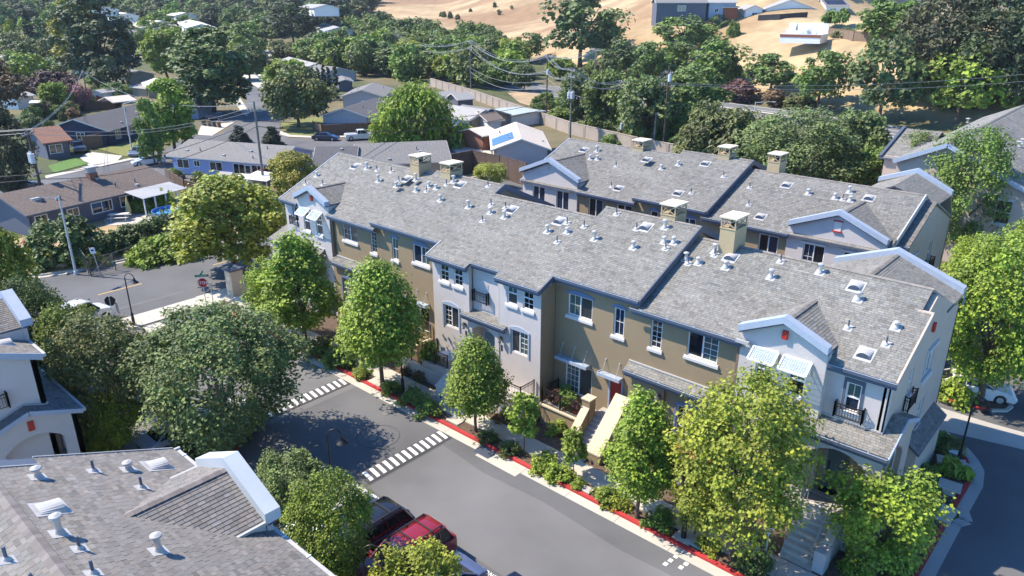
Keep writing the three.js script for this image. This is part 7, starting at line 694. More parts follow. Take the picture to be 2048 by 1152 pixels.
// ---------- cars ----------
const paint = (r, g, b, o = {}) => { const m = new THREE.MeshPhysicalMaterial({ roughness: 0.35, metalness: 0.0, clearcoat: 1, clearcoatRoughness: 0.06, ...o }); m.color.setRGB(r, g, b); return m; };
const CARS = {
  sedan: { L: 4.75, W: 1.82, yS: 0.93, yT: 1.44, cab: [-1.95, -1.15, 0.35, 1.25], nose: 0.70, tail: 0.86, r: 0.33 }, hatch: { L: 4.3, W: 1.78, yS: 0.95, yT: 1.50, cab: [-2.02, -1.55, 0.35, 1.25], nose: 0.74, tail: 0.92, r: 0.33 }, suv: { L: 4.85, W: 1.94, yS: 1.08, yT: 1.76, cab: [-2.3, -1.95, 0.35, 1.15], nose: 0.92, tail: 1.06, r: 0.38, rails: true }, van: { L: 5.1, W: 1.98, yS: 1.05, yT: 1.95, cab: [-2.48, -2.3, 0.75, 1.6], nose: 0.90, tail: 1.05, r: 0.36 }, pickup: { L: 5.7, W: 2.0, yS: 1.12, yT: 1.86, cab: [-0.85, -0.55, 0.65, 1.35], nose: 1.02, tail: 1.12, r: 0.41, bed: true },
};
function car(kind, pm, p, turn, label, o = {}) {
  const c = CARS[kind], t = thing(kind === 'pickup' ? 'pickup_truck' : kind === 'van' ? 'van' : 'car', label, kind === 'pickup' ? 'pickup truck' : kind === 'van' ? 'van' : 'car', [p.x, p.y ?? 0, p.z], turn, o.group); const h = c.L / 2, w = c.W / 2, g0 = 0.24, f = h - 0.88, b = -h + 0.95, R = c.r + 0.07;
  const sh = new THREE.Shape(); sh.moveTo(-h + 0.1, g0 + 0.12); sh.lineTo(b - R, g0); sh.absarc(b, c.r, R, Math.PI, 0, true); sh.lineTo(f - R, g0); sh.absarc(f, c.r, R, Math.PI, 0, true); sh.lineTo(h - 0.12, g0 + 0.05); sh.lineTo(h - 0.02, 0.45); sh.quadraticCurveTo(h, c.nose - 0.1, h - 0.25, c.nose); sh.quadraticCurveTo(h - 0.7, c.nose + 0.12, c.cab[3], c.yS); sh.lineTo(c.cab[0] + (c.bed ? -0.02 : 0), c.yS); sh.quadraticCurveTo(-h + 0.3, c.tail + 0.05, -h + 0.06, c.tail); sh.quadraticCurveTo(-h - 0.02, 0.6, -h + 0.1, g0 + 0.12);
  const bg = new THREE.ExtrudeGeometry(sh, { depth: c.W - 0.2, bevelEnabled: true, bevelSize: 0.07, bevelThickness: 0.10, bevelSegments: 3, curveSegments: 10 }); bg.translate(0, 0, -w + 0.10); const body = local('body', bg, pm, t);
  // greenhouse
  const [x0, x1, x2, x3] = c.cab, yb = c.yS - 0.02, yt = c.yT - 0.05, wb = w - 0.10, wt = w - 0.30; const hull = gb(); const B = [[x0, yb, -wb], [x3, yb, -wb], [x3, yb, wb], [x0, yb, wb]], Tt = [[x1, yt, -wt], [x2, yt, -wt], [x2, yt, wt], [x1, yt, wt]]; for (let i = 0; i < 4; i++) { const j = (i + 1) % 4; hull.quad(B[i], Tt[i], Tt[j], B[j]); } hull.quad(Tt[0], Tt[3], Tt[2], Tt[1]); local('windows', hull, M.blackGlass, t);
  const roofG = new THREE.PlaneGeometry(1, 1, 12, 10), P = roofG.attributes.position; for (let i = 0; i < P.count; i++) { const u = P.getX(i) * 2, v = P.getY(i) * 2; const ru = Math.sign(u) * Math.pow(Math.abs(u), 1.0); const k = (1 - Math.pow(Math.abs(u), 5)) * (1 - Math.pow(Math.abs(v), 5)); P.setXYZ(i, lerp(x1 - 0.12, x2 + 0.12, (ru + 1) / 2), yt - 0.04 + 0.11 * k + 0.03 * (1 - v * v) * k, -v * (wt + 0.05) * (1 - 0.06 * Math.pow(Math.abs(u), 4))); } roofG.computeVertexNormals(); local('roof', roofG, pm, t);
  const pil = (...v) => local('pillar', gb().beam(...v), pm, t); for (const s of [-1, 1]) { pil([x0, yb, s * wb], [x1, yt, s * wt], 0.10, 0.06); pil([x3, yb, s * wb], [x2, yt, s * wt], 0.07, 0.05); const xm = lerp(x1, x2, 0.5); pil([xm - 0.1, yb, s * (wb + 0.005)], [xm - 0.1, yt, s * (wt + 0.005)], 0.05, 0.08); pil([x1, yt, s * wt], [x2, yt, s * wt], 0.06, 0.06); if (kind !== 'pickup') pil([lerp(x0, x1, 0.5) + 0.55, yb, s * wb], [x1 + 0.35, yt, s * wt], 0.05, 0.07); }
  for (const [x, s] of [[f, 1], [f, -1], [b, 1], [b, -1]]) { const zz = s * (w - 0.13); const wl = local('wheel', gb().cyl([x, c.r, zz - 0.11], [x, c.r, zz + 0.11], c.r, c.r, 18), M.rubber, t); local('rim', gb().cyl([x, c.r, s * (w - 0.035)], [x, c.r, s * (w - 0.015)], c.r * 0.66, c.r * 0.6, 14), M.metal, wl); }
  for (const s of [-1, 1]) { local('headlight', gb().box(h - 0.30, c.nose - 0.2, s * (w - 0.42), h - 0.045, c.nose - 0.05, s * (w - 0.08)), M.chrome, t); local('tail_light', gb().box(-h + 0.02, c.tail - 0.26, s * (w - 0.30), -h + 0.2, c.tail - 0.04, s * (w - 0.045)), M.red, t); local('mirror', gb().box(x3 - 0.25, yb + 0.02, s * (wb + 0.02), x3 - 0.1, yb + 0.17, s * (wb + 0.24)), pm, t); }
  local('number_plate', gb().box(-h - 0.012, c.tail - 0.35, -0.26, -h + 0.1, c.tail - 0.2, 0.26), M.pale, t); local('bumper', gb().box(-h - 0.02, 0.36, -w + 0.16, -h + 0.14, 0.56, w - 0.16).box(h - 0.14, 0.34, -w + 0.16, h + 0.015, 0.52, w - 0.16), o.bumper ?? M.dark, t);
  if (c.rails) { const g = gb(); for (const s of [-1, 1]) { g.beam([x1 + 0.1, yt + 0.14, s * (wt - 0.08)], [x2 - 0.05, yt + 0.14, s * (wt - 0.08)], 0.05, 0.05); for (const x of [x1 + 0.15, (x1 + x2) / 2, x2 - 0.1]) g.box(x - 0.05, yt + 0.04, s * (wt - 0.08) - 0.02, x + 0.05, yt + 0.13, s * (wt - 0.08) + 0.02); } for (const x of [lerp(x1, x2, 0.3), lerp(x1, x2, 0.72)]) g.beam([x, yt + 0.16, -wt + 0.08], [x, yt + 0.16, wt - 0.08], 0.06, 0.03); local('roof_rack', g, M.dark, t); }
  if (c.bed) { local('cargo_bed', gb().box(-h + 0.25, c.yS - 0.02, -w + 0.18, x0 - 0.1, c.yS + 0.012, w - 0.18), M.dark, t); const g = gb(); g.box(-h + 0.12, c.yS - 0.05, -w + 0.06, x0, c.yS + 0.06, -w + 0.18).box(-h + 0.12, c.yS - 0.05, w - 0.18, x0, c.yS + 0.06, w - 0.06).box(-h + 0.12, c.yS - 0.05, -w + 0.06, -h + 0.24, c.yS + 0.06, w - 0.06); local('bed_rail', g, pm, t); }
  return t;
}
function carPx(kind, pm, a, b, label, o) { const A = onY(a[0], a[1], 0), B = onY(b[0], b[1], 0), d = B.clone().sub(A); const c = A.clone().add(B).multiplyScalar(0.5); return car(kind, pm, V3(c.x, o?.y ?? 0.01, c.z), Math.atan2(-d.z, d.x), label, o); }
const PT = { white: paint(0.74, 0.74, 0.72), black: paint(0.012, 0.012, 0.014), red: paint(0.24, 0.010, 0.018), blue: paint(0.11, 0.15, 0.27, { metalness: 0.3 }), navy: paint(0.012, 0.02, 0.055), silver: paint(0.46, 0.50, 0.58, { metalness: 0.4 }), gray: paint(0.10, 0.12, 0.16, { metalness: 0.3 }) };
const NOSE_IN = -Math.PI / 2;
car('hatch', PT.white, V3(-26.35, 0.01, -16.2), NOSE_IN, 'white hatchback nose in to the stalls under the full green tree'); car('suv', PT.black, V3(-23.75, 0.01, -16.05), NOSE_IN, 'black estate wagon with roof bars between white and red cars'); car('suv', PT.red, V3(-21.35, 0.01, -16.45), NOSE_IN, 'dark red estate wagon with roof rack in the stalls'); car('sedan', PT.blue, V3(-18.85, 0.01, -16.0), NOSE_IN, 'slate blue sedan in the stall right of the red car'); car('sedan', PT.navy, V3(-16.2, 0.01, -16.75), NOSE_IN, 'dark navy car whose roof is cut by the bottom edge');
carPx('sedan', PT.silver, [325, 900], [415, 862], 'silver sedan parked under the big spreading tree'); carPx('hatch', PT.white, [420, 868], [475, 838], 'white car mostly hidden behind the big spreading tree trunk'); carPx('van', PT.white, [120, 665], [196, 638], 'white van parked on the cross street behind the olive tree'); carPx('sedan', PT.white, [1878, 778], [2004, 800], 'white sedan in the shade of the large lime tree');
carPx('pickup', PT.white, [690, 281], [753, 277], 'white pickup truck on the street by the low weathered fence'); carPx('sedan', PT.navy, [626, 280], [678, 281], 'dark blue sedan parked behind the pickup truck'); carPx('suv', PT.black, [150, 296], [166, 310], 'black car in the driveway of the navy house'); carPx('hatch', PT.gray, [288, 306], [268, 316], 'dark blue hatchback at the kerb before the navy house'); carPx('sedan', PT.white, [325, 326], [270, 332], 'white sedan on the ranch street, roof behind the grey house'); carPx('sedan', PT.gray, [30, 384], [62, 378], 'dark car under the eucalyptus branches on the ranch street'); carPx('hatch', PT.gray, [456, 240], [410, 238], 'grey blue estate car on the dark driveway'); carPx('van', PT.white, [545, 152], [512, 158], 'white van farthest of the three parked vans'); carPx('suv', PT.white, [548, 160], [518, 164], 'white jeep like car in the middle of the parked vans'); carPx('sedan', PT.silver, [552, 166], [526, 172], 'pale blue car nearest of the cars by the vans'); carPx('suv', PT.navy, [936, 266], [908, 266], 'dark car in front of the stone fronted house');

// ---------- lamps, signs, posts ----------
function gooseneck(p, label, dir = [1, 0], H = 4.4) { const t = thing('street_lamp', label, 'street lamp', [p.x, p.y, p.z], 0, 'black gooseneck lamps of the private street'); local('base', gb().cyl([0, 0, 0], [0, 0.9, 0], 0.13, 0.10, 12).cyl([0, 0.9, 0], [0, 1.0, 0], 0.12, 0.06, 12), M.iron, t); const g = gb(); g.cyl([0, 0.9, 0], [0, H - 0.5, 0], 0.055, 0.045, 10); let q = [0, H - 0.5, 0]; for (let i = 1; i <= 9; i++) { const a = Math.PI * i / 9 * 1.02, x = 0.36 * (1 - Math.cos(a)), y = H - 0.5 + 0.40 * Math.sin(a); const n = [x * dir[0], y, x * dir[1]]; g.cyl(q, n, 0.03, 0.03, 8); q = n; } local('pole', g, M.iron, t); const s = local('lamp_shade', gb().cyl([q[0], q[1] + 0.02, q[2]], [q[0], q[1] - 0.14, q[2]], 0.07, 0.10, 14).cyl([q[0], q[1] - 0.14, q[2]], [q[0], q[1] - 0.34, q[2]], 0.10, 0.30, 16, false), M.iron, t); local('lamp_bowl', gb().cyl([q[0], q[1] - 0.33, q[2]], [q[0], q[1] - 0.42, q[2]], 0.26, 0.10, 14), M.pale, s); return t; }
gooseneck(onY(268, 649, 0.1), 'black gooseneck lamp at the entrance pavement', [0.75, -0.65]); gooseneck(onY(806, 784, 0.15), 'black lamp post among the shrubs left of the small stucco cabinet', [0, 1]); gooseneck(V3(...(() => { const p = onY(653, 860, 4.35); return [p.x, 0.1, p.z]; })()), 'grey lamp reaching over the tree shadow in the street', [0.75, -0.65]); gooseneck(V3(...(() => { const p = onY(724, 1092, 4.35); return [p.x, 0.1, p.z]; })()), 'lamp beside the golden green tree at the bottom edge', [0.75, -0.65]); gooseneck(onY(1367, 1074, 0.15), 'black lamp post on a concrete pad by the red kerb, right half', [0, 1]); gooseneck(onY(1915, 929, 0.15), 'lamp post in the mulch bed by the right hand lane', [1, 0]); gooseneck(onY(477, 856, 0.15), 'lamp post on the tip of the left island', [0.7, -0.7]);
function plate(name, cat, label, p, H, turn, build) { const t = thing(name, label, cat, [p.x, p.y, p.z], turn); local('post', gb().cyl([0, 0, 0], [0, H, 0], 0.035, 0.035, 8), M.galv, t); build(t, H); return t; }
const flat = (txt, size, x, y, z) => { const g = new THREE.ShapeGeometry(font.generateShapes(txt, size), 4); g.computeBoundingBox(); const b = g.boundingBox; g.translate(x - (b.min.x + b.max.x) / 2, y - (b.min.y + b.max.y) / 2, z); return g; };
const octagon = (r) => new THREE.Shape(Array.from({ length: 8 }, (_, i) => new THREE.Vector2(r * Math.cos((i + 0.5) * Math.PI / 4), r * Math.sin((i + 0.5) * Math.PI / 4))));
function oct(parent, r, y, z, m, name) { const g = new THREE.ExtrudeGeometry(octagon(r), { depth: 0.012, bevelEnabled: false }); g.translate(0, y, z); return local(name, g, m, parent); }
plate('stop_sign', 'stop sign', 'red STOP sign with green street name blades at the entrance', onY(413, 612, 0.1), 2.55, Math.PI * 0.28, (t, H) => { const s = oct(t, 0.43, H - 0.45, 0.04, M.white, 'sign_face'); oct(s, 0.40, H - 0.45, 0.048, mat(0.45, 0.02, 0.02), 'red_field'); const l = local('lettering', flat('STOP', 0.27, 0, H - 0.45, 0.0645), M.white, s); void l; const gm = mat(0.02, 0.20, 0.16); const b = local('street_name_blade', gb().box(-0.55, H + 0.05, -0.012, 0.55, H + 0.25, 0.012), gm, t); local('street_name_blade', gb().box(-0.012, H + 0.28, -0.5, 0.012, H + 0.48, 0.5), gm, t); local('blade_lettering', mergeGeometries([new THREE.PlaneGeometry(0.8, 0.07).translate(0, H + 0.15, 0.014)]), M.pale, b); });
plate('stop_sign', 'stop sign', 'back of a stop sign turned away beside the entrance lamp', onY(230, 652, 0.1), 2.5, Math.PI * 0.3, (t, H) => { oct(t, 0.42, H - 0.4, -0.06, M.dark, 'sign_back'); });
plate('notice_sign', 'sign', 'tall narrow notice sign behind the turned away stop sign', onY(243, 652, 0.1), 2.1, Math.PI * 0.1, (t, H) => local('sign_face', gb().box(-0.15, H - 1.0, 0.04, 0.15, H, 0.05), M.pale, t)); plate('notice_sign', 'sign', 'small white sign leaning at the chain link gate', onY(199, 545, 0.1), 2.5, Math.PI * 0.3, (t, H) => { const s = local('sign_face', gb().box(-0.23, H - 0.6, 0.04, 0.23, H, 0.05), M.white, t); local('sign_text', gb().box(-0.12, H - 0.35, 0.051, 0.12, H - 0.2, 0.053), M.dark, s); t.rotation.z = 0.09; }); plate('notice_sign', 'sign', 'slim grey sign post right of the red STOP sign', onY(427, 609, 0.1), 2.0, Math.PI * 0.3, (t, H) => local('sign_face', gb().box(-0.13, H - 0.5, 0.04, 0.13, H, 0.05), M.galv, t)); plate('parking_sign', 'sign', 'white and red no parking sign in the strip by the largest street tree', onY(1529, 1121, 0.15), 2.1, Math.PI * 0.2, (t, H) => { const s = local('sign_face', gb().box(-0.17, H - 0.55, 0.04, 0.17, H, 0.052), M.white, t); local('sign_text', gb().box(-0.12, H - 0.14, 0.053, 0.12, H - 0.05, 0.056).box(-0.12, H - 0.26, 0.053, 0.12, H - 0.2, 0.056).box(-0.12, H - 0.36, 0.053, 0.12, H - 0.3, 0.056).box(-0.12, H - 0.48, 0.053, 0.12, H - 0.40, 0.056), M.red, s); });
function cobra(p, H, dir, arm, label, m = M.galv) { const t = thing('street_light', label, 'street light', [p.x, p.y, p.z], 0); local('pole', gb().cyl([0, -0.1, 0], [0, H, 0], 0.12, 0.07, 10).cyl([0, -0.1, 0], [0, 0.25, 0], 0.2, 0.18, 10), m, t); const e = [dir[0] * arm, H + 0.25, dir[1] * arm]; local('arm', gb().cyl([0, H - 0.15, 0], e, 0.045, 0.035, 8), m, t); const L = local('lamp_head', gb().beam(e, [e[0] + dir[0] * 0.8, e[1] + 0.02, e[2] + dir[1] * 0.8], 0.3, 0.16), M.pale, t); local('lamp_lens', gb().beam([e[0] + dir[0] * 0.15, e[1] - 0.09, e[2] + dir[1] * 0.15], [e[0] + dir[0] * 0.65, e[1] - 0.08, e[2] + dir[1] * 0.65], 0.2, 0.06), M.white, L); return t; }
{ const p = onY(152, 547, 0.1); cobra(p, heightAt(p, 114, 390) - 0.2, [0.35, 0.94], 1.8, 'pale street light pole at the bend of the cross street'); const q = onY(266, 311, 0.05); cobra(q, heightAt(q, 246, 205) - 0.1, [0.86, -0.5], 1.6, 'grey street light before the navy house'); const a = onY(1508, 232, 0.05); cobra(a, heightAt(a, 1508, 204), [0.95, -0.2], 3.6, 'pale street light over the arterial road'); }
{ const p = onY(473, 588, 0.05); const t = thing('gate_pillar', 'square tan gate pillar with grey cap at the entrance', 'pillar', [p.x, 0, p.z]); local('shaft', gb().box(-0.55, 0, -0.55, 0.55, 2.35, 0.55), M.cap, t); local('pillar_cap', gb().box(-0.7, 2.36, -0.7, 0.7, 2.52, 0.7).slab([[-0.66, 2.52, 0.66], [0.66, 2.52, 0.66], [0.66, 2.53, -0.66], [-0.66, 2.53, -0.66]], [0, -0.01, 0]), M.slate, t); }
{ const p = onY(890, 802, 0.14); const t = thing('cabinet', 'small pale stucco cabinet with sloped top beside the pavement', 'cabinet', [p.x, p.y, p.z]); local('box', gb().slab([[-0.3, 0, 0.45], [-0.3, 0, -0.45], [-0.3, 1.65, -0.45], [-0.3, 1.2, 0.45]].reverse(), [0.75, 0, 0]), M.sill, t); local('cabinet_lid', gb().slab([[-0.36, 1.2, 0.52], [0.51, 1.2, 0.52], [0.51, 1.72, -0.5], [-0.36, 1.72, -0.5]], [0, -0.06, 0]), M.gray, t); local('door', gb().box(0.0, 0.45, 0.452, 0.22, 0.8, 0.47), M.slate, t); }
{ const lids = [[1172, 978, 'pale rectangular meter lid right of the staked tree'], [1391, 1086, 'grey meter lid on the strip beside the lamp pad'], [1936, 932, 'white lid in the mulch by the lane lamp']]; for (const [x, y, l] of lids) { const p = onY(x, y, 0.15); const t = thing('meter_lid', l, 'lid', [p.x, p.y - 0.05, p.z]); local('frame', gb().box(-0.36, 0, -0.24, 0.36, 0.075, 0.24), M.conc, t); local('lid', gb().box(-0.28, 0.076, -0.17, 0.28, 0.085, 0.17), M.pale, t); } }
{ const p = onY(1898, 985, 0.12); const t = thing('stone_bench', 'pale stone slab bench in the mulch by the lane', 'bench', [p.x, p.y, p.z], 0.1); local('seat', gb().box(-0.55, 0.35, -0.42, 0.5, 0.47, 0.42), M.conc, t); local('leg', gb().box(-0.35, 0, -0.3, 0.3, 0.35, 0.3), M.conc2, t); const q = onY(1917, 931, 0.12); const u = thing('stone_bench', 'second pale stone slab near the lane lamp post', 'bench', [q.x - 0.3, q.y, q.z + 0.5], 0.3); local('seat', gb().box(-0.7, 0.3, -0.4, 0.7, 0.42, 0.4), M.conc, u); local('leg', gb().box(-0.5, 0, -0.3, 0.5, 0.3, 0.3), M.conc2, u); const w = onY(1909, 917, 0.12); const v = thing('utility_box', 'white utility box beside the lane lamp post', 'utility box', [w.x, w.y, w.z]); local('box', gb().box(-0.28, 0, -0.22, 0.28, 0.4, 0.22), M.pale, v); local('lid', gb().box(-0.31, 0.401, -0.25, 0.31, 0.45, 0.25), M.white, v); const e = onY(1895, 1030, 0.12); const s = thing('storm_drain', 'concrete storm drain hood set in the red kerb of the lane', 'drain', [e.x, 0, e.z]); local('hood', gb().box(-0.4, 0, -0.75, 0.3, 0.2, 0.75), M.conc, s); local('opening', gb().box(0.301, 0.03, -0.55, 0.31, 0.14, 0.55), M.dark, s); }
// things on the patios
function pot(p, label, tint, h = 0.5, m = M.terracotta) { const t = thing('potted_plant', label, 'potted plant', [p[0], p[1], p[2]]); local('pot', gb().cyl([0, 0, 0], [0, 0.3, 0], 0.13, 0.18, 12), m, t); const c = new THREE.Mesh(TREE.grass.crown, leafMat(tint)); c.name = 'foliage'; shade(c); c.position.y = 0.28; c.scale.set(h * 1.1, h, h * 1.1); t.add(c); }
pot([-24.3, 1.40, -30.9], 'terracotta pot with red flowers at the patio rail corner', 'crimson'); pot([-23.9, 1.40, -31.4], 'terracotta pot with a leafy plant by the sliding door', 'green', 0.7); pot([-23.4, 1.40, -30.75], 'pot of green leaves in the middle of the red door patio', 'lime', 0.45); pot([-22.7, 1.40, -30.75], 'pot with bright red bloom beside the stair pier', 'crimson', 0.4); pot([-23.0, 1.40, -30.9], 'wide pot of herbs on the red door patio', 'green', 0.5, M.slate);
for (const [x, z, l] of [[-33.4, -30.0, 'white metal patio chair left of the round patio table'], [-32.5, -29.9, 'white metal patio chair right of the round patio table']]) { const t = thing('patio_chair', l, 'chair', [x, 1.53, z]); local('seat', gb().box(-0.22, 0.42, -0.22, 0.22, 0.46, 0.22), M.white, t); local('backrest', gb().box(-0.22, 0.46, -0.24, 0.22, 0.9, -0.20), M.white, t); for (const [a, b] of [[-1, -1], [1, -1], [-1, 1], [1, 1]]) local('leg', gb().box(a * 0.2 - 0.015, 0, b * 0.2 - 0.015, a * 0.2 + 0.015, 0.42, b * 0.2 + 0.015), M.white, t); }
{ const t = thing('patio_table', 'small round white table on the grey patio', 'table', [-32.95, 1.53, -29.85]); local('tabletop', gb().cyl([0, 0.68, 0], [0, 0.72, 0], 0.4, 0.4, 18), M.white, t); local('leg', gb().cyl([0, 0, 0], [0, 0.68, 0], 0.03, 0.03, 8), M.iron, t); pot([-33.9, 1.53, -29.6], 'green potted plant at the rail of the grey patio', 'lime', 0.8); }
// back yard of the grey house
{ const p = onY(345, 437, 0.08); const t = thing('swimming_pool', 'round blue above ground pool in the grey house yard', 'pool', [p.x, p.y, p.z]); const g = gb(), R = 2.15; for (let i = 0; i < 28; i++) { const a = i / 28 * 6.2832, b = (i + 1) / 28 * 6.2832; const c = (r, w, y) => [r * Math.cos(w), y, r * Math.sin(w)]; g.quad(c(R, b, 0), c(R, a, 0), c(R, a, 1.1), c(R, b, 1.1)).quad(c(R, b, 1.1), c(R, a, 1.1), c(R - 0.12, a, 1.1), c(R - 0.12, b, 1.1)).quad(c(R - 0.12, a, 0), c(R - 0.12, b, 0), c(R - 0.12, b, 1.1), c(R - 0.12, a, 1.1)); } local('pool_wall', g, mat(0.06, 0.17, 0.45, { roughness: 0.4 }), t); local('water', gb().cyl([0, 0.0, 0], [0, 0.75, 0], R - 0.13, R - 0.13, 28), (() => { const m = new THREE.MeshPhysicalMaterial({ roughness: 0.06 }); m.color.setRGB(0.10, 0.36, 0.62); return m; })(), t); }
{ const p = onY(240, 440, 0.07); const t = thing('picnic_table', 'pale wooden picnic table on the grey house patio', 'picnic table', [p.x, p.y, p.z], 0.9); for (let i = 0; i < 4; i++) local('board', gb().box(-1.1, 0.72, -0.42 + i * 0.215, 1.1, 0.77, -0.22 + i * 0.215), M.offwhite, t); for (const s of [-1, 1]) { local('bench', gb().box(-1.1, 0.42, s * 0.72 - 0.14, 1.1, 0.47, s * 0.72 + 0.14), M.offwhite, t); local('leg', gb().beam([-0.8, 0, s * 0.7], [-0.8, 0.72, s * 0.2], 0.08, 0.1).beam([0.8, 0, s * 0.7], [0.8, 0.72, s * 0.2], 0.08, 0.1), M.offwhite, t); } const q = onY(259, 432, 0.07); const u = thing('parasol', 'folded yellow parasol behind the picnic table', 'parasol', [q.x, q.y, q.z]); local('pole', gb().cyl([0, 0, 0], [0, 2.5, 0], 0.03, 0.03, 8), M.pale, u); local('canopy', gb().cyl([0, 0.5, 0], [0, 1.2, 0], 0.34, 0.26, 10).cyl([0, 1.2, 0], [0, 2.45, 0], 0.26, 0.04, 10), mat(0.52, 0.45, 0.20), u); for (const [x, y, l] of [[271, 425, 'red pot plant left of the row by the patio cover'], [283, 424, 'tall red pot plant under the patio cover'], [292, 424, 'red pot plant at the middle cover post'], [315, 420, 'leafy pot plant at the pool side']]) { const w = onY(x, y, 0.08); pot([w.x, w.y, w.z], l, 'green', 1.1); } for (const [x, y, h, l] of [[330, 420, 378, 'tall narrow green plant at the end of the patio cover'], [345, 424, 382, 'tall sunlit plant beside the pool'], [262, 420, 400, 'bushy plant by the folded parasol']]) treePx('shrub2', 'lime', x, y, h, 16, l); }
{ const p = onY(72, 530, 0.05); const t = thing('low_wall', 'low cream stucco wall stub at the corner of the yard', 'wall', [p.x, 0, p.z], 0.35); local('wall', gb().box(-1.0, 0, -0.5, 1.2, 1.0, 0.5), M.cap, t); local('wall_cap', gb().box(-1.08, 1.001, -0.58, 1.28, 1.12, 0.58), M.offwhite, t); const q = onY(38, 520, 0.05); const u = thing('low_wall', 'second cream stucco stub behind the low wall', 'wall', [q.x, 0, q.z], 0.35); local('wall', gb().box(-0.6, 0, -0.5, 0.6, 1.2, 0.5), M.cap, u); local('wall_cap', gb().box(-0.68, 1.201, -0.58, 0.68, 1.3, 0.58), M.offwhite, u); const r = onY(120, 532, 0.05); const s = new THREE.IcosahedronGeometry(0.7, 2), P = s.attributes.position; for (let i = 0; i < P.count; i++) { const k = 0.8 + 0.4 * noise2(P.getX(i) * 2 + 9, P.getZ(i) * 2 + P.getY(i) * 3); P.setXYZ(i, P.getX(i) * k * 1.3, P.getY(i) * k * 0.7 + 0.3, P.getZ(i) * k); } s.computeVertexNormals(); s.translate(r.x, 0, r.z); solo('boulder', s, M.block, 'tan boulder beside the dry grass by the street light', 'boulder'); }
{ // chain link fence and gate
  const pts = [[146, 500], [178, 548], [183, 552], [232, 540], [280, 522], [330, 505]].map(([x, y]) => onY(x, y, 0.05)); const t = thing('chain_link_fence', 'rusty chain link fence and gate at the yard corner', 'fence', [pts[0].x, 0, pts[0].z]); const fr = gb(), ms = gb(); for (let i = 0; i + 1 < pts.length; i++) { const a = pts[i], b = pts[i + 1], L = a.distanceTo(b), n = Math.max(1, Math.round(L / 2.6)); for (let k = 0; k <= n; k++) { const p = a.clone().lerp(b, k / n); fr.cyl([p.x, 0, p.z], [p.x, 1.85, p.z], 0.045, 0.045, 7); } fr.cyl([a.x, 1.75, a.z], [b.x, 1.75, b.z], 0.025, 0.025, 6).cyl([a.x, 0.15, a.z], [b.x, 0.15, b.z], 0.02, 0.02, 6); if (i === 2) fr.cyl([a.x, 0.15, a.z], [b.x, 1.75, b.z], 0.03, 0.03, 6); const m = Math.round(L / 0.22); for (let k = 0; k < m; k++) { const p = a.clone().lerp(b, k / m), q1 = a.clone().lerp(b, Math.min(1, k / m + 1.6 / L)), q0 = a.clone().lerp(b, Math.max(0, k / m - 1.6 / L)); ms.cyl([p.x, 0.15, p.z], [q1.x, 1.72, q1.z], 0.007, 0.007, 3, false).cyl([p.x, 0.15, p.z], [q0.x, 1.72, q0.z], 0.007, 0.007, 3, false); } } part('fence_frame', fr, M.poleGray, t); part('mesh', ms, M.poleGray, t); }
// bins
function bin(p, label, m) { const t = thing('wheeled_bin', label, 'bin', [p.x, p.y, p.z], 0, 'wheeled bins on the driveways'); local('body', gb().slab([[-0.28, 0.1, 0.3], [0.28, 0.1, 0.3], [0.34, 1.0, 0.36], [-0.34, 1.0, 0.36]], [0, 0, -0.66]), m, t); local('lid', gb().box(-0.37, 1.0, -0.36, 0.37, 1.1, 0.42), m, t); local('wheel', gb().cyl([-0.32, 0.14, -0.3], [0.32, 0.14, -0.3], 0.14, 0.14, 8), M.rubber, t); }
const binM = mat(0.06, 0.085, 0.075, { roughness: 0.7 }); ['leftmost of the four wheeled bins by the red fence', 'second from left of the four wheeled bins by the red fence', 'third from left of the four wheeled bins by the red fence', 'rightmost of the four wheeled bins by the red fence'].forEach((l, i) => bin(onY(914 + i * 12, 280 - i * 0.8, 0.05), l, binM)); ['wheeled bin at the left of the row by the grey estate car', 'wheeled bin second of the row by the grey estate car', 'wheeled bin third of the row by the grey estate car', 'wheeled bin at the right of the row by the grey estate car'].forEach((l, i) => bin(onY(408 + i * 10, 251 + i * 1.2, 0.05), l, i % 2 ? M.wood2 : binM));
// yard of the lavender house
{ const p = onY(528, 388, 0.03); const t = thing('tarp_canopy', 'bright white canopy roof below the grey utility pole', 'canopy', [p.x, 0, p.z], 0.3); local('canopy', gb().slab([[-2, 2.3, 1.6], [2.2, 2.3, 1.6], [2.2, 2.7, -1.4], [-2, 2.7, -1.4]], [0, -0.06, 0]), M.white, t); for (const [a, b] of [[-1.9, 1.5], [2.1, 1.5], [-1.9, -1.3], [2.1, -1.3]]) local('post', gb().box(a - 0.05, 0, b - 0.05, a + 0.05, 2.3, b + 0.05), M.galv, t); ranch('tan play shed between the white canopy and the lavender house', [466, 362], [500, 366], { hE: 1.7, depth: 3, pitch: 0.5, roof: RM.cream, wallM: WM.cream, fit: 0, oh: 0.15, name: 'garden_shed', cat: 'shed' }); ranch('pale grey garden shed left of the tan play shed', [428, 358], [452, 360], { hE: 1.6, depth: 3, pitch: 0.5, roof: RM.light, wallM: WM.grey, fit: 0, oh: 0.15, name: 'garden_shed', cat: 'shed' }); for (const [x, y, l] of [[352, 356, 'low wooden raised bed at the left of the lavender house'], [400, 362, 'wooden raised bed in the middle of the lavender yard'], [440, 372, 'raised bed beside the dark fence of the lavender yard']]) { const q = onY(x, y, 0.03); const b = thing('raised_bed', l, 'planter', [q.x, 0, q.z], 0.6); local('box', gb().box(-1.2, 0, -0.5, 1.2, 0.5, 0.5), M.wood2, b); const c = shade(new THREE.Mesh(TREE.shrub1.crown, leafMat('mid'))); c.name = 'foliage'; c.position.y = 0.45; c.scale.set(2.2, 1.0, 0.95); b.add(c); } }
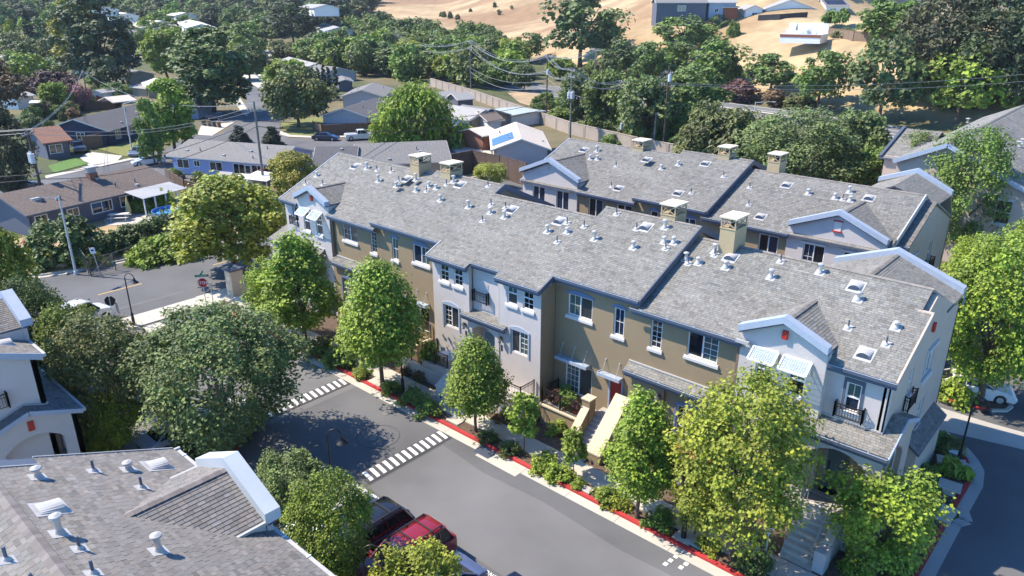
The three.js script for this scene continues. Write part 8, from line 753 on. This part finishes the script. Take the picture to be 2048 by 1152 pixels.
// hilltop pool terrace
{ const YD = 15.4, a = onY(1600, 69, YD), t = thing('pool_terrace', 'white hilltop pool terrace with railing and small blue pool', 'terrace', [a.x, YD, a.z], 0.12); local('deck', gb().box(-5, -2.2, -7, 5.5, 0.1, 0.6), M.white, t); local('retaining_wall', gb().box(-5, 0.1, -7, 5.5, 2.7, -6.6).box(-5, 0.1, -6.6, 0.5, 1.2, -4.5), M.white, t); local('water', gb().box(-0.5, 0.101, -3.2, 4.6, 0.13, -0.4), (() => { const m = new THREE.MeshPhysicalMaterial({ roughness: 0.06 }); m.color.setRGB(0.08, 0.33, 0.62); return m; })(), t); const g = gb(); for (let i = 0; i <= 10; i++) g.box(-5 + i, 0.1, 0.5, -4.94 + i, 1.1, 0.56); g.box(-5, 1.06, 0.48, 5.06, 1.12, 0.58).box(-5, 0.5, 0.5, 5, 0.53, 0.55); local('railing', g, M.galv, t); local('deck_edge', gb().box(-5.05, -0.7, 0.601, 5.55, 0.0, 0.7), M.redwood, t); const u = thing('parasol', 'folded grey parasol on the hilltop pool terrace', 'parasol', [a.x - 2.5, YD + 0.1, a.z - 3.5]); local('pole', gb().cyl([0, 0, 0], [0, 2.6, 0], 0.04, 0.04, 8), M.pale, u); local('canopy', gb().cyl([0, 0.9, 0], [0, 2.6, 0], 0.3, 0.05, 10), M.slate, u); const s = thing('pool_table', 'long white table on the hilltop pool terrace', 'table', [a.x + 1, YD + 0.1, a.z - 5], 0.1); local('tabletop', gb().box(-1.6, 0.7, -0.5, 1.6, 0.78, 0.5), M.white, s); for (const x of [-1.4, 1.4]) local('leg', gb().box(x - 0.06, 0, -0.4, x + 0.06, 0.7, 0.4), M.white, s); }

// ---------- utility poles and wires ----------
const poles = {};
function pole(key, base, top, m, label, o = {}) { const p = onGround(...base), H = heightAt(p, ...top) - p.y; const t = thing('utility_pole', label, 'utility pole', [p.x, p.y, p.z], 0); local('pole', gb().cyl([0, -0.3, 0], [0, H, 0], o.r ?? 0.19, (o.r ?? 0.19) * 0.62, 9), m, t); const hooks = []; for (const [dy, len, ang] of o.arms ?? []) { const d = [Math.cos(ang), Math.sin(ang)]; const y = H - dy; const a = local('crossarm', gb().beam([-d[0] * len, y, -d[1] * len], [d[0] * len, y, d[1] * len], 0.14, 0.16), o.armM ?? m, t); const ins = gb(); for (const k of [-0.94, -0.5, 0.5, 0.94]) ins.cyl([d[0] * len * k, y + 0.08, d[1] * len * k], [d[0] * len * k, y + 0.36, d[1] * len * k], 0.07, 0.04, 7); local('insulator', ins, M.pale, a); hooks.push([-0.94, -0.5, 0.5, 0.94].map((k) => V3(p.x + d[0] * len * k, p.y + y + 0.36, p.z + d[1] * len * k))); } if (o.can) { const [dy, n] = o.can; for (let i = 0; i < n; i++) { const a = i * 2.1 + 0.6; local('transformer', gb().cyl([0.45 * Math.cos(a), H - dy - 0.55, 0.45 * Math.sin(a)], [0.45 * Math.cos(a), H - dy + 0.55, 0.45 * Math.sin(a)], 0.28, 0.28, 12).cyl([0.45 * Math.cos(a), H - dy + 0.55, 0.45 * Math.sin(a)], [0.45 * Math.cos(a), H - dy + 0.8, 0.45 * Math.sin(a)], 0.09, 0.05, 8), M.galv, t); } } poles[key] = { p, H, hooks, at: (f) => V3(p.x, p.y + H * f, p.z) }; }
pole('a', [942, 188], [942, 82], M.poleGray, 'grey pole at the left end of the block wall', { arms: [[0.3, 1.5, 1.2], [2.0, 1.5, 1.2]] }); pole('b', [1093, 228], [1093, 112], M.pole, 'brown pole with long top arm beside the creeper mound', { arms: [[0.2, 1.6, 0.4], [3.6, 1.4, 0.4]], can: [3.4, 1] }); pole('c', [1140, 281], [1142, 134], M.poleGray, 'grey pole crowded with transformers at the block wall', { arms: [[0.6, 1.4, 0.5], [1.7, 1.4, 0.5], [4.3, 1.2, 0.5]], can: [4.9, 3] }); pole('d', [1186, 252], [1188, 98], M.poleGray, 'tallest pole standing between two transformer poles', { arms: [[0.2, 1.7, 0.4]] }); pole('e', [1240, 278], [1243, 160], M.pole, 'brown pole with white insulators right of the tallest pole', { arms: [[0.5, 1.5, 0.5], [1.3, 1.3, 0.5]], can: [8.2, 1] }); pole('f', [1326, 307], [1334, 131], M.pole, 'dark brown pole with transformer arms rising behind the chimney', { r: 0.22, arms: [[1.2, 1.0, 0.4], [3.2, 1.7, 0.4]], can: [1.9, 1] }); pole('g', [1307, 305], [1303, 224], M.poleGray, 'short grey pole left of the dark brown pole', { arms: [[0.3, 0.7, 0.4]] }); pole('h', [530, 388], [506, 203], M.poleGray, 'leaning grey brown pole in front of the lavender house', { r: 0.2, arms: [[1.2, 1.0, -0.6]] }); pole('i', [95, 434], [54, 265], M.pole, 'transformer pole with wide arm behind the grey house', { r: 0.2, arms: [[0.2, 1.9, 0.6], [4.8, 1.2, 0.6]], can: [2.9, 2], armM: M.poleGray }); pole('j', [180, 219], [172, 142], M.poleGray, 'far pole between pink tree and mural garage', { arms: [[0.3, 1.3, 0.3]] }); pole('k', [676, 92], [675, 44], M.poleGray, 'far pole above the yellow belt trees', { arms: [[0.3, 1.6, 1.2], [2.4, 1.6, 1.2]] }); pole('l', [790, 124], [790, 66], M.poleGray, 'pole half hidden in the tree belt below the hill', { arms: [[0.3, 1.6, 1.2], [2.2, 1.6, 1.2]] }); pole('m', [532, 90], [532, 36], M.poleGray, 'distant pole left of the dark pines', { arms: [[0.3, 1.6, 1.2]] });
function wire(a, b, sag, m, label, group, r = 0.03) { const pts = []; for (let i = 0; i <= 14; i++) { const t = i / 14; const p = a.clone().lerp(b, t); p.y -= sag * 4 * t * (1 - t); pts.push(p); } const g = new THREE.TubeGeometry(new THREE.CatmullRomCurve3(pts), 28, r, 4, false); solo('overhead_wire', g, m, label, 'wire', group); }
const spans = [['m', 'k', 3, 'far wires running to the pole above the belt trees'], ['k', 'l', 3, 'pale wires sagging across the foot of the grass hill'], ['l', 'a', 3, 'pale wires over the tree belt to the grey end pole'], ['a', 'b', 3, 'pale wires from the grey end pole to the long armed brown pole'], ['b', 'd', 1.2, 'taut wires from the long armed pole to the tallest pole'], ['b', 'c', 1.2, 'short wires into the crowded transformer pole'], ['c', 'e', 1.4, 'wires from the transformer pole to the white insulator pole'], ['e', 'f', 1.6, 'wires from the white insulator pole to the dark brown pole']];
for (const [x, y, sag, l] of spans) { const A = poles[x].hooks, B = poles[y].hooks; const n = Math.min(A.length, B.length); for (let i = 0; i < n; i++) for (const k of [0, 1, 2, 3]) { if (i > 0 && k === 2) continue; wire(A[i][k], B[i][k], sag * (0.9 + 0.2 * hash2(i, k)), M.wire, l.split(' ').slice(0, 10).join(' ') + ', ' + ['far outer', 'far inner', 'near inner', 'near outer'][k] + ' ' + (i ? 'below' : 'on top'), l, 0.032); } }
wire(poles.c.at(0.62), poles.h.at(0.80), 2.0, M.wireDark, 'upper dark cable from the leaning pole across the long dark roof', undefined, 0.04); wire(poles.c.at(0.55), poles.h.at(0.74), 2.6, M.wireDark, 'lower dark cable from the leaning pole across the long dark roof', undefined, 0.045); wire(poles.h.at(0.80), poles.i.at(0.52), 1.2, M.wireDark, 'upper dark cable crossing above the grey house roof', undefined, 0.035); wire(poles.h.at(0.74), poles.i.at(0.46), 1.8, M.wireDark, 'lower dark cable crossing above the grey house roof', undefined, 0.04); { const off = V3(-30, 0, 26); wire(poles.i.at(0.52), poles.i.at(0.52).add(off), 0.9, M.wireDark, 'upper dark cable leaving past the left edge', undefined, 0.035); wire(poles.i.at(0.46), poles.i.at(0.46).add(off), 1.1, M.wireDark, 'lower dark cable leaving past the left edge', undefined, 0.04); for (const k of [0, 1, 3]) wire(poles.i.hooks[0][k], poles.i.hooks[0][k].clone().add(off), 0.8, M.wire, 'pale wires leaving the transformer pole past the left edge', 'pale wires at the left edge', 0.028); for (const k of [0, 3]) wire(poles.i.hooks[0][k], poles.j.hooks[0][k], 1.6, M.wire, 'pale wires over the yards from transformer pole to far pole', 'pale wires over the yards', 0.03); for (const k of [0, 3]) wire(poles.i.hooks[0][k], poles.h.hooks[0][k], 1.4, M.wire, 'pale wires from the transformer pole to the leaning pole', 'pale wires to the leaning pole', 0.026); wire(poles.j.hooks[0][1], poles.h.at(0.98), 3.0, M.wire, 'single pale wire dropping from the far pole over the navy house', undefined, 0.03); }
wire(poles.g.at(0.98), poles.f.at(0.42), 0.3, M.wire, 'thin wire from the short grey pole to the dark brown pole', undefined, 0.03); wire(poles.g.at(0.96), poles.e.at(0.42), 0.8, M.wire, 'thick sagging cable between short pole and insulator pole', undefined, 0.05); wire(poles.d.at(0.36), poles.e.at(0.12), 0.5, M.wire, 'slanting cable from the tallest pole down to the canister', undefined, 0.045); wire(poles.d.at(0.36), poles.b.at(0.62), 1.0, M.wire, 'sagging cable between the long armed pole and the tallest pole', undefined, 0.04); wire(poles.a.at(0.5), poles.b.at(0.6), 2.0, M.wire, 'low cable over the bare patch by the road', undefined, 0.04); wire(poles.a.at(0.42), poles.b.at(0.52), 2.6, M.wire, 'lowest cable over the bare patch by the road', undefined, 0.05);
{ const q = onGround(2100, 200); wire(poles.f.hooks[1][0], V3(q.x + 20, 16, q.z), 2.5, M.wire, 'upper pale wire running to the right edge before the grove', undefined, 0.03); wire(poles.f.hooks[1][3], V3(q.x + 20, 14.5, q.z), 2.5, M.wire, 'lower pale wire running to the right edge before the grove', undefined, 0.03); }

scene.traverse((o) => { if (o.isMesh) { o.castShadow = true; o.receiveShadow = true; } });
renderer.render(scene, camera);
